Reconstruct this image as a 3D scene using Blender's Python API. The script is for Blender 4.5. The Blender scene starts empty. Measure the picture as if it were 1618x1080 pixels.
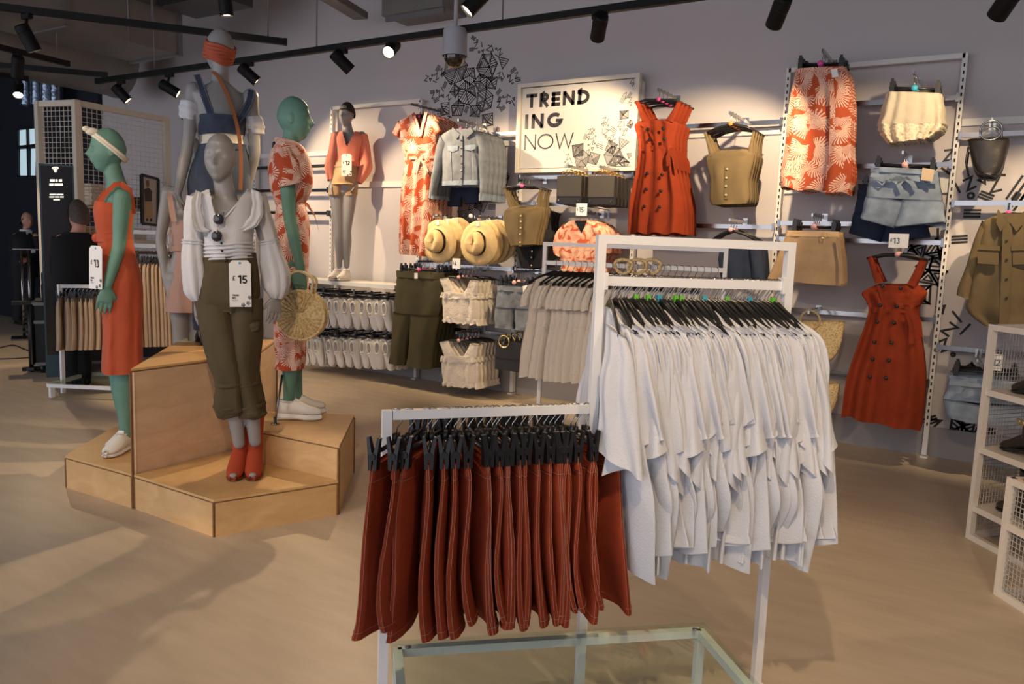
import bpy, math, random
import numpy as np
from math import sin, cos, pi, radians, sqrt, atan2
from mathutils import Vector, Matrix
random.seed(7)
scn = bpy.context.scene
COL = scn.collection

# ------------------------------------------------------------------ camera
FPX = 1220.0
CAMH = 1.43
YAW, PITCH, ROLL = radians(31.6), radians(7.0), radians(2.1)
_f = np.array([-sin(YAW)*cos(PITCH), cos(YAW)*cos(PITCH), -sin(PITCH)])
_r0 = np.array([cos(YAW), sin(YAW), 0.0])
_u0 = np.cross(_r0, _f)
_r = cos(ROLL)*_r0 + sin(ROLL)*_u0
_u = -sin(ROLL)*_r0 + cos(ROLL)*_u0
CAM = np.array([0.0, 0.0, CAMH])
cam_d = bpy.data.cameras.new('camera')
cam_d.sensor_width = 36.0
cam_d.lens = 36.0*FPX/1618.0
cam_d.clip_end = 100
cam = bpy.data.objects.new('camera', cam_d)
COL.objects.link(cam)
cam.matrix_world = Matrix(((_r[0], _u[0], -_f[0], 0), (_r[1], _u[1], -_f[1], 0), (_r[2], _u[2], -_f[2], CAMH), (0, 0, 0, 1)))
scn.camera = cam

# ------------------------------------------------------------------ world, exposure
scn.view_settings.view_transform = 'Standard'
scn.view_settings.look = 'None'
scn.view_settings.gamma = 1.0
scn.view_settings.use_curve_mapping = False
scn.view_settings.exposure = 0.25
world = bpy.data.worlds.new('daylight')
scn.world = world
world.use_nodes = True
bg = world.node_tree.nodes['Background']
bg.inputs[0].default_value = (0.86, 0.88, 1.0, 1)
bg.inputs[1].default_value = 1.55

def spot(name, loc, target, power, size=60, blend=0.35, col=(1.0, 0.72, 0.42), radius=0.03):
    l = bpy.data.lights.new(name, 'SPOT')
    l.energy = power; l.spot_size = radians(size); l.spot_blend = blend
    l.color = col; l.shadow_soft_size = radius
    o = bpy.data.objects.new(name, l); COL.objects.link(o)
    o.location = loc
    d = Vector(target) - Vector(loc)
    o.rotation_euler = d.to_track_quat('-Z', 'Y').to_euler()
    return o

# ------------------------------------------------------------------ from a photo point to a place in the room
def ray(px, py):
    return _f + _r*(px-809)/FPX - _u*(py-540)/FPX
def Zp(px, py, z=0.0):                     # on a horizontal plane
    d = ray(px, py); return CAM + d*((z-CAMH)/d[2])
def W(px, py, Y):                          # on a plane parallel to the back wall
    d = ray(px, py); return CAM + d*(Y/d[1])
def Dp(px, py, depth):
    return CAM + ray(px, py)*depth
class Plane:                               # upright plane through a standing place, square to the line of sight
    def __init__(s, R):
        s.R = np.array(R, float)
        n = (CAM - s.R); n[2] = 0; s.n = n/np.linalg.norm(n)
        s.side = np.array([-s.n[1], s.n[0], 0.0])      # to the right as the camera sees it
    def __call__(s, px, py, d=0.0):
        q = ray(px, py); R = s.R + s.n*d
        return CAM + q*(((R-CAM) @ s.n)/(q @ s.n))
def PX(p):                                 # back to the photo
    d = np.asarray(p, float)-CAM; z = d @ _f
    return 809+FPX*(d @ _r)/z, 540-FPX*(d @ _u)/z
def inpoly(x, y, poly):
    c = False; n = len(poly)
    for i in range(n):
        (x1, y1), (x2, y2) = poly[i], poly[(i+1) % n]
        if (y1 > y) != (y2 > y) and x < (x2-x1)*(y-y1)/(y2-y1)+x1: c = not c
    return c
class WallPlane:
    def __init__(s, Y):
        s.Y = Y; s.n = np.array([0, -1.0, 0]); s.side = np.array([1.0, 0, 0])
    def __call__(s, px, py, d=0.0):
        return W(px, py, s.Y-d)

# ------------------------------------------------------------------ materials
MATS = {}
def M(name, col, rough=0.6, metal=0.0, var=0.0, vscale=6.0, bump=0.0, bscale=120.0, spec=0.4, emit=None, es=0.0, sheen=0.0, trans=0.0, stretch=None, coords='Object', alpha=1.0):
    if name in MATS: return MATS[name]
    m = bpy.data.materials.new(name); m.use_nodes = True
    nt = m.node_tree; b = nt.nodes['Principled BSDF']
    c4 = (col[0], col[1], col[2], 1)
    b.inputs['Base Color'].default_value = c4
    b.inputs['Roughness'].default_value = rough
    b.inputs['Metallic'].default_value = metal
    b.inputs['Specular IOR Level'].default_value = spec
    if sheen: b.inputs['Sheen Weight'].default_value = sheen
    if trans: b.inputs['Transmission Weight'].default_value = trans
    if alpha < 1: b.inputs['Alpha'].default_value = alpha
    if emit is not None:
        b.inputs['Emission Color'].default_value = (*emit, 1); b.inputs['Emission Strength'].default_value = es
    if var or bump:
        tc = nt.nodes.new('ShaderNodeTexCoord'); src = tc.outputs[coords]
        if stretch:
            mp = nt.nodes.new('ShaderNodeMapping'); mp.inputs['Scale'].default_value = stretch
            nt.links.new(src, mp.inputs[0]); src = mp.outputs[0]
        if var:
            n = nt.nodes.new('ShaderNodeTexNoise'); n.inputs['Scale'].default_value = vscale; n.inputs['Detail'].default_value = 5
            nt.links.new(src, n.inputs['Vector'])
            r = nt.nodes.new('ShaderNodeValToRGB')
            r.color_ramp.elements[0].position = 0.3; r.color_ramp.elements[1].position = 0.7
            r.color_ramp.elements[0].color = tuple(max(0, c*(1-var)) for c in col)+(1,)
            r.color_ramp.elements[1].color = tuple(min(1, c*(1+var)) for c in col)+(1,)
            nt.links.new(n.outputs['Fac'], r.inputs[0]); nt.links.new(r.outputs[0], b.inputs['Base Color'])
        if bump:
            n2 = nt.nodes.new('ShaderNodeTexNoise'); n2.inputs['Scale'].default_value = bscale; n2.inputs['Detail'].default_value = 3
            nt.links.new(src, n2.inputs['Vector'])
            bp = nt.nodes.new('ShaderNodeBump'); bp.inputs['Strength'].default_value = bump; bp.inputs['Distance'].default_value = 0.01
            nt.links.new(n2.outputs['Fac'], bp.inputs['Height']); nt.links.new(bp.outputs[0], b.inputs['Normal'])
    MATS[name] = m
    return m

def palm_print(name, ground, leaf, scale=7.0):
    """printed cloth: two layers of palm fronds fanning out from scattered stems"""
    if name in MATS: return MATS[name]
    m = bpy.data.materials.new(name); m.use_nodes = True
    nt = m.node_tree; b = nt.nodes['Principled BSDF']; N = nt.nodes.new; L = nt.links.new
    b.inputs['Roughness'].default_value = 0.75; b.inputs['Specular IOR Level'].default_value = 0.25
    def mth(op, *ins):
        n = N('ShaderNodeMath'); n.operation = op
        for i, v in enumerate(ins):
            if isinstance(v, (int, float)): n.inputs[i].default_value = v
            else: L(v, n.inputs[i])
        return n.outputs[0]
    tc = N('ShaderNodeTexCoord')
    def layer(sc, off, lines):
        ad = N('ShaderNodeVectorMath'); ad.operation = 'ADD'; ad.inputs[1].default_value = off; L(tc.outputs['UV'], ad.inputs[0])
        nz = N('ShaderNodeTexNoise'); nz.inputs['Scale'].default_value = 9; L(ad.outputs[0], nz.inputs['Vector'])
        mx = N('ShaderNodeVectorMath'); mx.operation = 'MULTIPLY_ADD'; mx.inputs[1].default_value = (0.05, 0.05, 0)
        L(nz.outputs['Color'], mx.inputs[0]); L(ad.outputs[0], mx.inputs[2])
        v = N('ShaderNodeTexVoronoi'); v.voronoi_dimensions = '2D'; v.inputs['Scale'].default_value = sc; v.inputs['Randomness'].default_value = 0.85
        L(mx.outputs[0], v.inputs['Vector'])
        sb_ = N('ShaderNodeVectorMath'); sb_.operation = 'SUBTRACT'; L(mx.outputs[0], sb_.inputs[0]); L(v.outputs['Position'], sb_.inputs[1])
        sx = N('ShaderNodeSeparateXYZ'); L(sb_.outputs[0], sx.inputs[0])
        an = mth('ARCTAN2', sx.outputs[1], sx.outputs[0])
        sp = N('ShaderNodeSeparateColor'); L(v.outputs['Color'], sp.inputs[0])
        dist = v.outputs['Distance']
        sn = mth('SINE', mth('MULTIPLY_ADD', dist, 4.0, mth('MULTIPLY', an, lines)))
        thr = mth('MULTIPLY_ADD', dist, 1.5, -0.70)                      # leaflets part towards their tips
        g1 = mth('GREATER_THAN', sn, thr)
        cs = mth('COSINE', mth('MULTIPLY_ADD', sp.outputs[0], 6.28, an))
        g2 = mth('GREATER_THAN', cs, -0.30)
        edge = mth('MULTIPLY_ADD', cs, 0.24, 0.56)
        g3 = mth('LESS_THAN', dist, edge)
        return mth('MULTIPLY', mth('MULTIPLY', g1, g2), g3)
    a = layer(scale, (0.3, 0.1, 0), 27.0); c = layer(scale*1.12, (3.37, 1.71, 0), 25.0)
    f = mth('MAXIMUM', a, c)
    mix = N('ShaderNodeMix'); mix.data_type = 'RGBA'
    mix.inputs['A'].default_value = (*ground, 1); mix.inputs['B'].default_value = (*leaf, 1)
    L(f, mix.inputs['Factor']); L(mix.outputs['Result'], b.inputs['Base Color'])
    MATS[name] = m
    return m

def wood_mat(name, c1, c2):
    if name in MATS: return MATS[name]
    m = bpy.data.materials.new(name); m.use_nodes = True
    nt = m.node_tree; b = nt.nodes['Principled BSDF']; N = nt.nodes.new; L = nt.links.new
    tc = N('ShaderNodeTexCoord'); mp = N('ShaderNodeMapping'); mp.inputs['Scale'].default_value = (2.0, 2.0, 5.5); mp.inputs['Rotation'].default_value = (0.1, 0.2, 0.6)
    L(tc.outputs['Object'], mp.inputs[0])
    n = N('ShaderNodeTexNoise'); n.inputs['Scale'].default_value = 2.2; n.inputs['Detail'].default_value = 7; n.inputs['Distortion'].default_value = 1.2
    L(mp.outputs[0], n.inputs['Vector'])
    r = N('ShaderNodeValToRGB'); r.color_ramp.elements[0].position = 0.3; r.color_ramp.elements[1].position = 0.7
    r.color_ramp.elements[0].color = (*c1, 1); r.color_ramp.elements[1].color = (*c2, 1)
    L(n.outputs['Fac'], r.inputs[0]); L(r.outputs[0], b.inputs['Base Color'])
    b.inputs['Roughness'].default_value = 0.42
    MATS[name] = m
    return m

def weave_mat(name, c1, c2, scale=90):
    if name in MATS: return MATS[name]
    m = bpy.data.materials.new(name); m.use_nodes = True
    nt = m.node_tree; b = nt.nodes['Principled BSDF']; N = nt.nodes.new; L = nt.links.new
    tc = N('ShaderNodeTexCoord')
    v = N('ShaderNodeTexVoronoi'); v.inputs['Scale'].default_value = scale; L(tc.outputs['Object'], v.inputs['Vector'])
    r = N('ShaderNodeValToRGB'); r.color_ramp.elements[0].color = (*c2, 1); r.color_ramp.elements[1].color = (*c1, 1); r.color_ramp.elements[1].position = 0.6
    L(v.outputs['Distance'], r.inputs[0]); L(r.outputs[0], b.inputs['Base Color'])
    bp = N('ShaderNodeBump'); bp.inputs['Strength'].default_value = 0.7; bp.inputs['Distance'].default_value = 0.006; bp.invert = True
    L(v.outputs['Distance'], bp.inputs['Height']); L(bp.outputs[0], b.inputs['Normal'])
    b.inputs['Roughness'].default_value = 0.8
    MATS[name] = m
    return m

m_white = M('white_powder_coat', (0.80, 0.79, 0.78), 0.35)
m_black = M('black_plastic', (0.012, 0.012, 0.013), 0.35)
m_chrome = M('chrome', (0.36, 0.35, 0.34), 0.16, 1.0)
m_dchrome = M('smoked_chrome', (0.22, 0.21, 0.21), 0.18, 1.0)
m_bmetal = M('black_track_metal', (0.006, 0.006, 0.006), 0.6, spec=0.25)
m_gold = M('gold_metal', (0.85, 0.60, 0.22), 0.25, 1.0)
m_ink = M('black_print', (0.02, 0.02, 0.02), 0.7)
m_tag = M('white_card', (0.82, 0.81, 0.79), 0.6)
m_rust = M('rust_cotton', (0.255, 0.038, 0.013), 0.9, var=0.12, vscale=9, bump=0.25, bscale=260, spec=0.15)
m_orange = M('orange_crepe', (0.44, 0.075, 0.027), 0.8, var=0.08, vscale=5, bump=0.15, bscale=200, sheen=0.1)
m_whitecot = M('white_cotton', (0.62, 0.62, 0.645), 0.85, bump=0.2, bscale=180, sheen=0.1)
m_cream = M('cream_cotton', (0.76, 0.70, 0.56), 0.85, bump=0.3, bscale=150)
m_ivory = M('ivory_crinkle', (0.68, 0.61, 0.52), 0.85, bump=0.6, bscale=90)
m_olive = M('olive_twill', (0.080, 0.060, 0.028), 0.85, var=0.12, vscale=7, bump=0.2, bscale=260)
m_khaki = M('khaki_linen', (0.145, 0.103, 0.048), 0.85, var=0.1, vscale=8, bump=0.2, bscale=260)
m_dkgreen = M('dark_olive_cloth', (0.06, 0.05, 0.02), 0.85, var=0.1, bump=0.2, bscale=260)
m_beige = M('beige_cotton', (0.42, 0.28, 0.155), 0.85, var=0.1, vscale=10, bump=0.2, bscale=220)
m_sand = M('sand_jersey', (0.42, 0.30, 0.20), 0.85, var=0.08, bump=0.2, bscale=220)
m_denim = M('mid_denim', (0.042, 0.056, 0.090), 0.85, var=0.25, vscale=10, bump=0.25, bscale=320)
m_ldenim = M('light_denim', (0.25, 0.31, 0.385), 0.85, var=0.25, vscale=9, bump=0.25, bscale=320)
m_gdenim = M('grey_denim', (0.17, 0.19, 0.22), 0.85, var=0.28, vscale=11, bump=0.25, bscale=320)
m_ddenim = M('dark_denim', (0.02, 0.03, 0.06), 0.85, var=0.2, bump=0.2, bscale=320)
m_blackcl = M('black_cloth', (0.010, 0.010, 0.011), 0.85)
m_bleather = M('black_leather', (0.018, 0.016, 0.015), 0.38, bump=0.15, bscale=150)
m_tanleather = M('tan_leather', (0.30, 0.10, 0.03), 0.5)
m_coral = M('coral_blouse', (0.80, 0.26, 0.17), 0.8, bump=0.2, bscale=160)
m_pink = M('dusty_pink_cotton', (0.46, 0.29, 0.24), 0.85, bump=0.25, bscale=180)
m_floral = palm_print('palm_print_rust', (0.44, 0.075, 0.025), (0.74, 0.50, 0.39), 6.5)
m_floral2 = palm_print('palm_print_small', (0.52, 0.10, 0.04), (0.80, 0.55, 0.40), 13.0)
m_floral3 = palm_print('palm_print_dark', (0.44, 0.075, 0.030), (0.76, 0.58, 0.50), 9.0)
m_straw = weave_mat('woven_straw', (0.76, 0.58, 0.30), (0.40, 0.26, 0.09), 75)
m_hat = M('hat_straw', (0.72, 0.52, 0.25), 0.8, var=0.08, vscale=30, bump=0.3, bscale=240)
m_grey = M('grey_mannequin_paint', (0.29, 0.28, 0.272), 0.32)
m_green = M('verdigris_mannequin_paint', (0.125, 0.26, 0.205), 0.55, var=0.16, vscale=5, bump=0.05, bscale=60)
m_trainer = M('white_trainer', (0.80, 0.78, 0.75), 0.55)
m_ply = wood_mat('birch_ply', (0.60, 0.36, 0.15), (0.72, 0.47, 0.22))
m_ply2 = wood_mat('birch_ply_pale', (0.62, 0.42, 0.25), (0.74, 0.53, 0.33))
m_plyedge = M('ply_edge', (0.20, 0.095, 0.035), 0.6, var=0.2, vscale=60)
m_skin = M('skin', (0.55, 0.28, 0.20), 0.5)
m_hair = M('grey_brown_hair', (0.07, 0.05, 0.04), 0.7, var=0.4, vscale=60)
m_suit = M('dark_suit', (0.012, 0.012, 0.016), 0.8)

# ------------------------------------------------------------------ geometry
class G:
    def __init__(s): s.V = []; s.F = []; s.UV = []
    def add(s, v, f, uv=None):
        o = len(s.V); v = [tuple(map(float, p)) for p in v]
        s.V += v; s.F += [tuple(i+o for i in q) for q in f]
        s.UV += (uv if uv is not None else [(p[0]+p[1]*0.7, p[2]) for p in v])
        return s
    def box(s, c, size, ax=None):
        c = np.array(c, float); h = np.array(size, float)/2
        ax = np.eye(3) if ax is None else np.array(ax, float)
        v = [c + ax[0]*h[0]*i + ax[1]*h[1]*j + ax[2]*h[2]*k for i in (-1, 1) for j in (-1, 1) for k in (-1, 1)]
        return s.add(v, [(0, 1, 3, 2), (4, 6, 7, 5), (0, 4, 5, 1), (2, 3, 7, 6), (0, 2, 6, 4), (1, 5, 7, 3)])
    def bar(s, a, b, w, t, up=(0, 0, 1)):
        """straight square bar from a to b, w across, t along 'up'"""
        a = np.array(a, float); b = np.array(b, float); d = b-a; L = np.linalg.norm(d); d /= L
        up = np.array(up, float)
        if abs(d @ up) > 0.95: up = np.array([0, 1.0, 0])
        x = np.cross(up, d); x /= np.linalg.norm(x); z = np.cross(d, x)
        return s.box((a+b)/2, (L, w, t), (d, x, z))
    def loft(s, rings, cap0=True, cap1=True, uvscale=1.0):
        rings = [np.asarray(r, float) for r in rings]; n = len(rings[0]); m = len(rings)
        V = []; UV = []; v0 = 0.0
        per = [np.concatenate([[0], np.cumsum(np.linalg.norm(np.diff(np.vstack([r, r[:1]]), axis=0), axis=1))]) for r in rings]
        mid = per[m//2]
        for i, r in enumerate(rings):
            if i: v0 += float(np.mean(np.linalg.norm(r-rings[i-1], axis=1)))
            for j in range(n+1):
                V.append(r[j % n]); UV.append((mid[j]*uvscale, -v0*uvscale))
        k = n+1; F = []
        for i in range(m-1):
            for j in range(n):
                F.append((i*k+j, i*k+j+1, (i+1)*k+j+1, (i+1)*k+j))
        if cap0: F.append(tuple(range(n)))
        if cap1: F.append(tuple((m-1)*k+j for j in range(n-1, -1, -1)))
        return s.add(V, F, UV)
    def tube(s, pts, r, n=8, closed=False, cap=True):
        pts = [np.array(p, float) for p in pts]; m = len(pts)
        rr = [r]*m if np.isscalar(r) else list(r)
        rings = []; prev = None
        for i, p in enumerate(pts):
            if closed: t = pts[(i+1) % m]-pts[i-1]
            else: t = pts[min(i+1, m-1)]-pts[max(i-1, 0)]
            t = t/(np.linalg.norm(t)+1e-9)
            if prev is None:
                a = np.array([0, 0, 1.0]) if abs(t[2]) < 0.9 else np.array([1.0, 0, 0])
                x = np.cross(t, a)
            else: x = prev - t*(prev @ t)
            x /= (np.linalg.norm(x)+1e-9); prev = x; y = np.cross(t, x)
            rings.append([p + rr[i]*(x*cos(2*pi*j/n)+y*sin(2*pi*j/n)) for j in range(n)])
        if closed:
            V = [q for r_ in rings for q in r_]
            F = [(i*n+j, i*n+(j+1) % n, ((i+1) % m)*n+(j+1) % n, ((i+1) % m)*n+j) for i in range(m) for j in range(n)]
            return s.add(V, F)
        V = [q for r_ in rings for q in r_]
        F = [(i*n+j, i*n+(j+1) % n, (i+1)*n+(j+1) % n, (i+1)*n+j) for i in range(m-1) for j in range(n)]
        if cap: F += [tuple(range(n))[::-1], tuple((m-1)*n+j for j in range(n))]
        return s.add(V, F)
    def lathe(s, prof, c, axis=(0, 0, 1), n=24, cap=False):
        """prof = [(radius, height along axis)]"""
        ax = np.array(axis, float); ax /= np.linalg.norm(ax)
        a = np.array([0, 0, 1.0]) if abs(ax[2]) < 0.9 else np.array([1.0, 0, 0])
        x = np.cross(a, ax); x /= np.linalg.norm(x); y = np.cross(ax, x); c = np.array(c, float)
        V = [c + ax*h + r*(x*cos(2*pi*j/n)+y*sin(2*pi*j/n)) for r, h in prof for j in range(n)]
        F = [(i*n+j, i*n+(j+1) % n, (i+1)*n+(j+1) % n, (i+1)*n+j) for i in range(len(prof)-1) for j in range(n)]
        if cap: F += [tuple(range(n))[::-1], tuple((len(prof)-1)*n+j for j in range(n))]
        return s.add(V, F)
    def ell(s, c, rad, ax=None, n=14, m=9):
        ax = np.eye(3) if ax is None else np.array(ax, float); c = np.array(c, float)
        V = []
        for i in range(m+1):
            th = pi*i/m
            for j in range(n):
                ph = 2*pi*j/n
                V.append(c + ax[0]*rad[0]*sin(th)*cos(ph) + ax[1]*rad[1]*sin(th)*sin(ph) + ax[2]*rad[2]*cos(th))
        F = [(i*n+j, (i+1)*n+j, (i+1)*n+(j+1) % n, i*n+(j+1) % n) for i in range(m) for j in range(n)]
        return s.add(V, F)
    def prism(s, poly, d):
        """flat outline (3D points) given thickness by vector d"""
        n = len(poly); d = np.array(d, float); p = [np.array(q, float) for q in poly]
        return s.add(p + [q+d for q in p], [tuple(range(n)), tuple(range(2*n-1, n-1, -1))] + [(i, i+n, (i+1) % n+n, (i+1) % n) for i in range(n)])
    def strip(s, pts, w, n, closed=False):
        """flat ribbon of width w along pts, lying square to normal n"""
        pts = [np.array(p, float) for p in pts]; m = len(pts); n = np.array(n, float); V = []
        for i in range(m):
            if closed: a, b = pts[i-1], pts[(i+1) % m]
            else: a, b = pts[max(i-1, 0)], pts[min(i+1, m-1)]
            d0 = pts[i]-pts[i-1] if (i or closed) else b-a
            d1 = pts[(i+1) % m]-pts[i] if (i < m-1 or closed) else d0
            if i == 0 and not closed: d0 = d1
            d0 = d0/(np.linalg.norm(d0)+1e-9); d1 = d1/(np.linalg.norm(d1)+1e-9)
            t = d0+d1; t /= (np.linalg.norm(t)+1e-9)
            x = np.cross(t, n); c = max(0.45, t @ d1)
            V += [pts[i]+x*w/2/c, pts[i]-x*w/2/c]
        F = [(2*i, 2*i+1, 2*i+3, 2*i+2) for i in range(m-1)]
        if closed: F.append((2*m-2, 2*m-1, 1, 0))
        return s.add(V, F)
    def cut(s, poly, n, c):
        """open a neckline: drop faces in front of c (along n) that lie inside the outline"""
        keep = []
        for f in s.F:
            m = sum(np.array(s.V[i]) for i in f)/len(f)
            if len(f) < 9 and (m-c) @ n > 0 and inpoly(*PX(m), poly): continue
            keep.append(f)
        s.F = keep; return s
    def obj(s, name, mat, parent=None, smooth=True, origin=None, sharp=None):
        me = bpy.data.meshes.new(name)
        base = np.zeros(3)
        if parent is not None: base = np.array(parent.get('_w', (0, 0, 0)))
        V = np.array(s.V)-base
        o_ = np.zeros(3)
        if origin is not None: o_ = np.array(origin, float)-base; V = V-o_
        me.from_pydata(V.tolist(), [], s.F)
        uvl = me.uv_layers.new(name='UVMap')
        li = np.zeros(len(me.loops), dtype=np.int32); me.loops.foreach_get('vertex_index', li)
        uvl.data.foreach_set('uv', np.array(s.UV, dtype=np.float32)[li].ravel())
        if smooth: me.polygons.foreach_set('use_smooth', [True]*len(me.polygons))
        me.validate(); me.update()
        if smooth and sharp: me.set_sharp_from_angle(angle=radians(sharp))
        me.materials.append(mat)
        o = bpy.data.objects.new(name, me); COL.objects.link(o)
        if parent is not None: o.parent = parent
        o.location = o_.tolist()
        if parent is not None and '_w' in parent.keys(): o['_w'] = (base+o_).tolist()
        elif parent is None: o['_w'] = o_.tolist()
        return o

def tag(o, label, cat, group=None):
    o['label'] = label; o['category'] = cat
    if group: o['group'] = group
    return o
def thing(name, label, cat, loc=(0, 0, 0), group=None):
    o = bpy.data.objects.new(name, None); COL.objects.link(o)
    o.empty_display_size = 0.05
    o.location = tuple(float(v) for v in loc); o['_w'] = [float(v) for v in loc]
    return tag(o, label, cat, group)
def nth(i):
    return ('first', 'second', 'third', 'fourth', 'fifth', 'sixth', 'seventh', 'eighth', 'ninth', 'tenth')[i] if i < 10 else str(i+1)+('th' if 10 <= i <= 19 else {0: 'st', 1: 'nd', 2: 'rd'}.get(i % 10, 'th'))
def struct(o):
    o['kind'] = 'structure'; return o
def copy_tree(o, parent=None):
    c = o.copy(); COL.objects.link(c)
    if parent is not None: c.parent = parent
    for ch in list(o.children): copy_tree(ch, c)
    return c
def dup(root, shift, label, group=None, rot=0.0, scale=1.0):
    c = copy_tree(root)
    c.location = Vector(root.location)+Vector(shift)
    c.rotation_euler = (0, 0, root.rotation_euler[2]+rot)
    c.scale = (scale,)*3
    c['label'] = label
    if group: c['group'] = group
    return c

# cloth panels traced by left and right edges, given real girth and folds
def catmull(a, t):
    a = np.asarray(a, float); n = len(a)-1; i = min(int(t*n), n-1); u = t*n-i
    p0, p1, p2, p3 = a[max(i-1, 0)], a[i], a[i+1], a[min(i+2, n)]
    m1 = (p2-p0)/2; m2 = (p3-p1)/2
    return p1*(2*u**3-3*u**2+1)+p2*(-2*u**3+3*u**2)+m1*(u**3-2*u**2+u)+m2*(u**3-u**2)
def cloth(g, pl, pairs, th=0.03, folds=(7, 0.0, 0.012), rows=16, n=36, d=0.0, seed=0, flat=0.75, ratio=None, hemwave=0.0, cap=(True, False), noise=0.004, lin=False, wob=0.0, shear=0.0):
    """pairs = [(xl,yl,xr,yr[,d])] photo points on plane pl; th = half thickness (m) or ratio of half width"""
    rnd = random.Random(seed)
    A = []
    for p in pairs:
        dd = d + (p[4] if len(p) > 4 else 0.0)
        A.append(np.concatenate([pl(p[0], p[1], dd), pl(p[2], p[3], dd)]))
    A = np.array(A); ph = rnd.uniform(0, 6.28); ph2 = rnd.uniform(0, 6.28); rings = []
    k, a0, a1 = folds
    for i in range(rows+1):
        t = i/rows
        if lin:
            q = t*(len(A)-1); j = min(int(q), len(A)-2); P = A[j]*(1-(q-j))+A[j+1]*(q-j)
        else: P = catmull(A, t)
        P = P + np.tile(pl.n*wob*t*(sin(3.1*t+ph)+.6*sin(7.3*t+ph2)), 2)
        L, R = P[:3], P[3:]; c = (L+R)/2; a = (R-L)/2; hw = np.linalg.norm(a)
        tt = ratio*hw if ratio else (th if np.isscalar(th) else th[0]*(1-t)+th[1]*t)
        amp = a0*(1-t)+a1*t; ring = []
        for j in range(n):
            an = -pi/2+2*pi*j/n; cc, ss = cos(an), sin(an)
            x = math.copysign(abs(cc)**flat, cc); y = math.copysign(abs(ss)**flat, ss)
            w = sin(k*x*pi/2+ph+0.6*sin(2.1*t*3+ph2))+0.5*sin(k*1.9*x+ph2+t*2)
            p = c + a*x*(1+0.35*amp/max(hw, .01)*sin(k*0.8*t*3+ph)) + pl.n*(tt*y + amp*w*(1 if ss > -0.2 else 0.7))
            if shear: p = p + pl.n*(shear*t*max(x, -.2)*hw)
            p = p + np.array([0, 0, 1.0])*(hemwave*t**3*sin(k*x*1.3+ph2)) + pl.n*noise*rnd.uniform(-1, 1)
            ring.append(p)
        rings.append(ring)
    g.loft(rings, cap[0], cap[1])
    return g
def band(g, pl, pts, w, t=0.004, d=0.0):
    """flat strap through photo points, w metres wide"""
    P = [pl(p[0], p[1], d+(p[2] if len(p) > 2 else 0)) for p in pts]
    for off in (0, 1):
        g.strip([p + pl.n*(t*off) for p in P], w, pl.n)
    return g
def patch(g, pl, pts, t=0.004, d=0.0):
    g.prism([pl(p[0], p[1], d) for p in pts], pl.n*t); return g
def disc(g, pl, px, py, r, d=0.0, t=0.006, n=14):
    g.lathe([(0.0001, 0), (r, 0), (r, t*0.7), (r*0.75, t), (0.0001, t)], pl(px, py, d), pl.n, n); return g
# ================================================================== the setting
YW = 6.45                                  # back wall
YU = 6.36                                  # face of the slotted uprights
XL, XR, YF, ZC = -15.0, 3.2, -4.0, 4.3
def floor_mat():
    m = bpy.data.materials.new('stone_look_vinyl'); m.use_nodes = True
    nt = m.node_tree; b = nt.nodes['Principled BSDF']; N = nt.nodes.new; L = nt.links.new
    tc = N('ShaderNodeTexCoord'); mp = N('ShaderNodeMapping'); mp.inputs['Rotation'].default_value = (0, 0, 0.6); mp.inputs['Scale'].default_value = (1, 4.0, 1)
    L(tc.outputs['Object'], mp.inputs[0])
    n = N('ShaderNodeTexNoise'); n.inputs['Scale'].default_value = 2.6; n.inputs['Detail'].default_value = 9; n.inputs['Roughness'].default_value = 0.62
    L(mp.outputs[0], n.inputs['Vector'])
    r = N('ShaderNodeValToRGB'); r.color_ramp.elements[0].position = 0.28; r.color_ramp.elements[1].position = 0.72
    r.color_ramp.elements[0].color = (0.44, 0.355, 0.265, 1); r.color_ramp.elements[1].color = (0.55, 0.455, 0.35, 1)
    L(n.outputs['Fac'], r.inputs[0]); L(r.outputs[0], b.inputs['Base Color'])
    b.inputs['Roughness'].default_value = 0.42; b.inputs['Specular IOR Level'].default_value = 0.35
    return m
g = G(); g.box(((XL+XR)/2, (YF+YW+0.2)/2, -0.05), (XR-XL+0.4, YW+0.2-YF, 0.1)); struct(g.obj('floor', floor_mat(), smooth=False))
m_wall = M('lilac_white_wall', (0.56, 0.53, 0.54), 0.75, bump=0.04, bscale=90)
g = G(); g.box(((XL+XR)/2, YW+0.1, ZC/2), (XR-XL+0.4, 0.2, ZC)); struct(g.obj('wall_back', m_wall, smooth=False))
m_dark = M('dark_navy_wall', (0.012, 0.016, 0.026), 0.7)
g = G(); g.box((XL-0.1, (YF+YW)/2, ZC/2), (0.2, YW-YF, ZC)); struct(g.obj('wall_left', m_dark, smooth=False))
g = G(); g.box((XR+0.1, (YF+YW)/2, ZC/2), (0.2, YW-YF, ZC)); struct(g.obj('wall_right', m_wall, smooth=False))
m_ceil = M('raw_soffit', (0.10, 0.095, 0.09), 0.85, var=0.12, vscale=1.2)
g = G(); g.box(((XL+XR)/2, (YF+YW)/2, ZC+0.1), (XR-XL+0.4, YW-YF+0.4, 0.2)); struct(g.obj('ceiling', m_ceil, smooth=False))
m_skirt = M('grey_skirting', (0.30, 0.285, 0.285), 0.5)
g = G(); g.box(((XL+XR)/2, YW-0.012, 0.11), (XR-XL, 0.024, 0.22)); struct(g.obj('baseboard_back', m_skirt, smooth=False))
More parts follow.
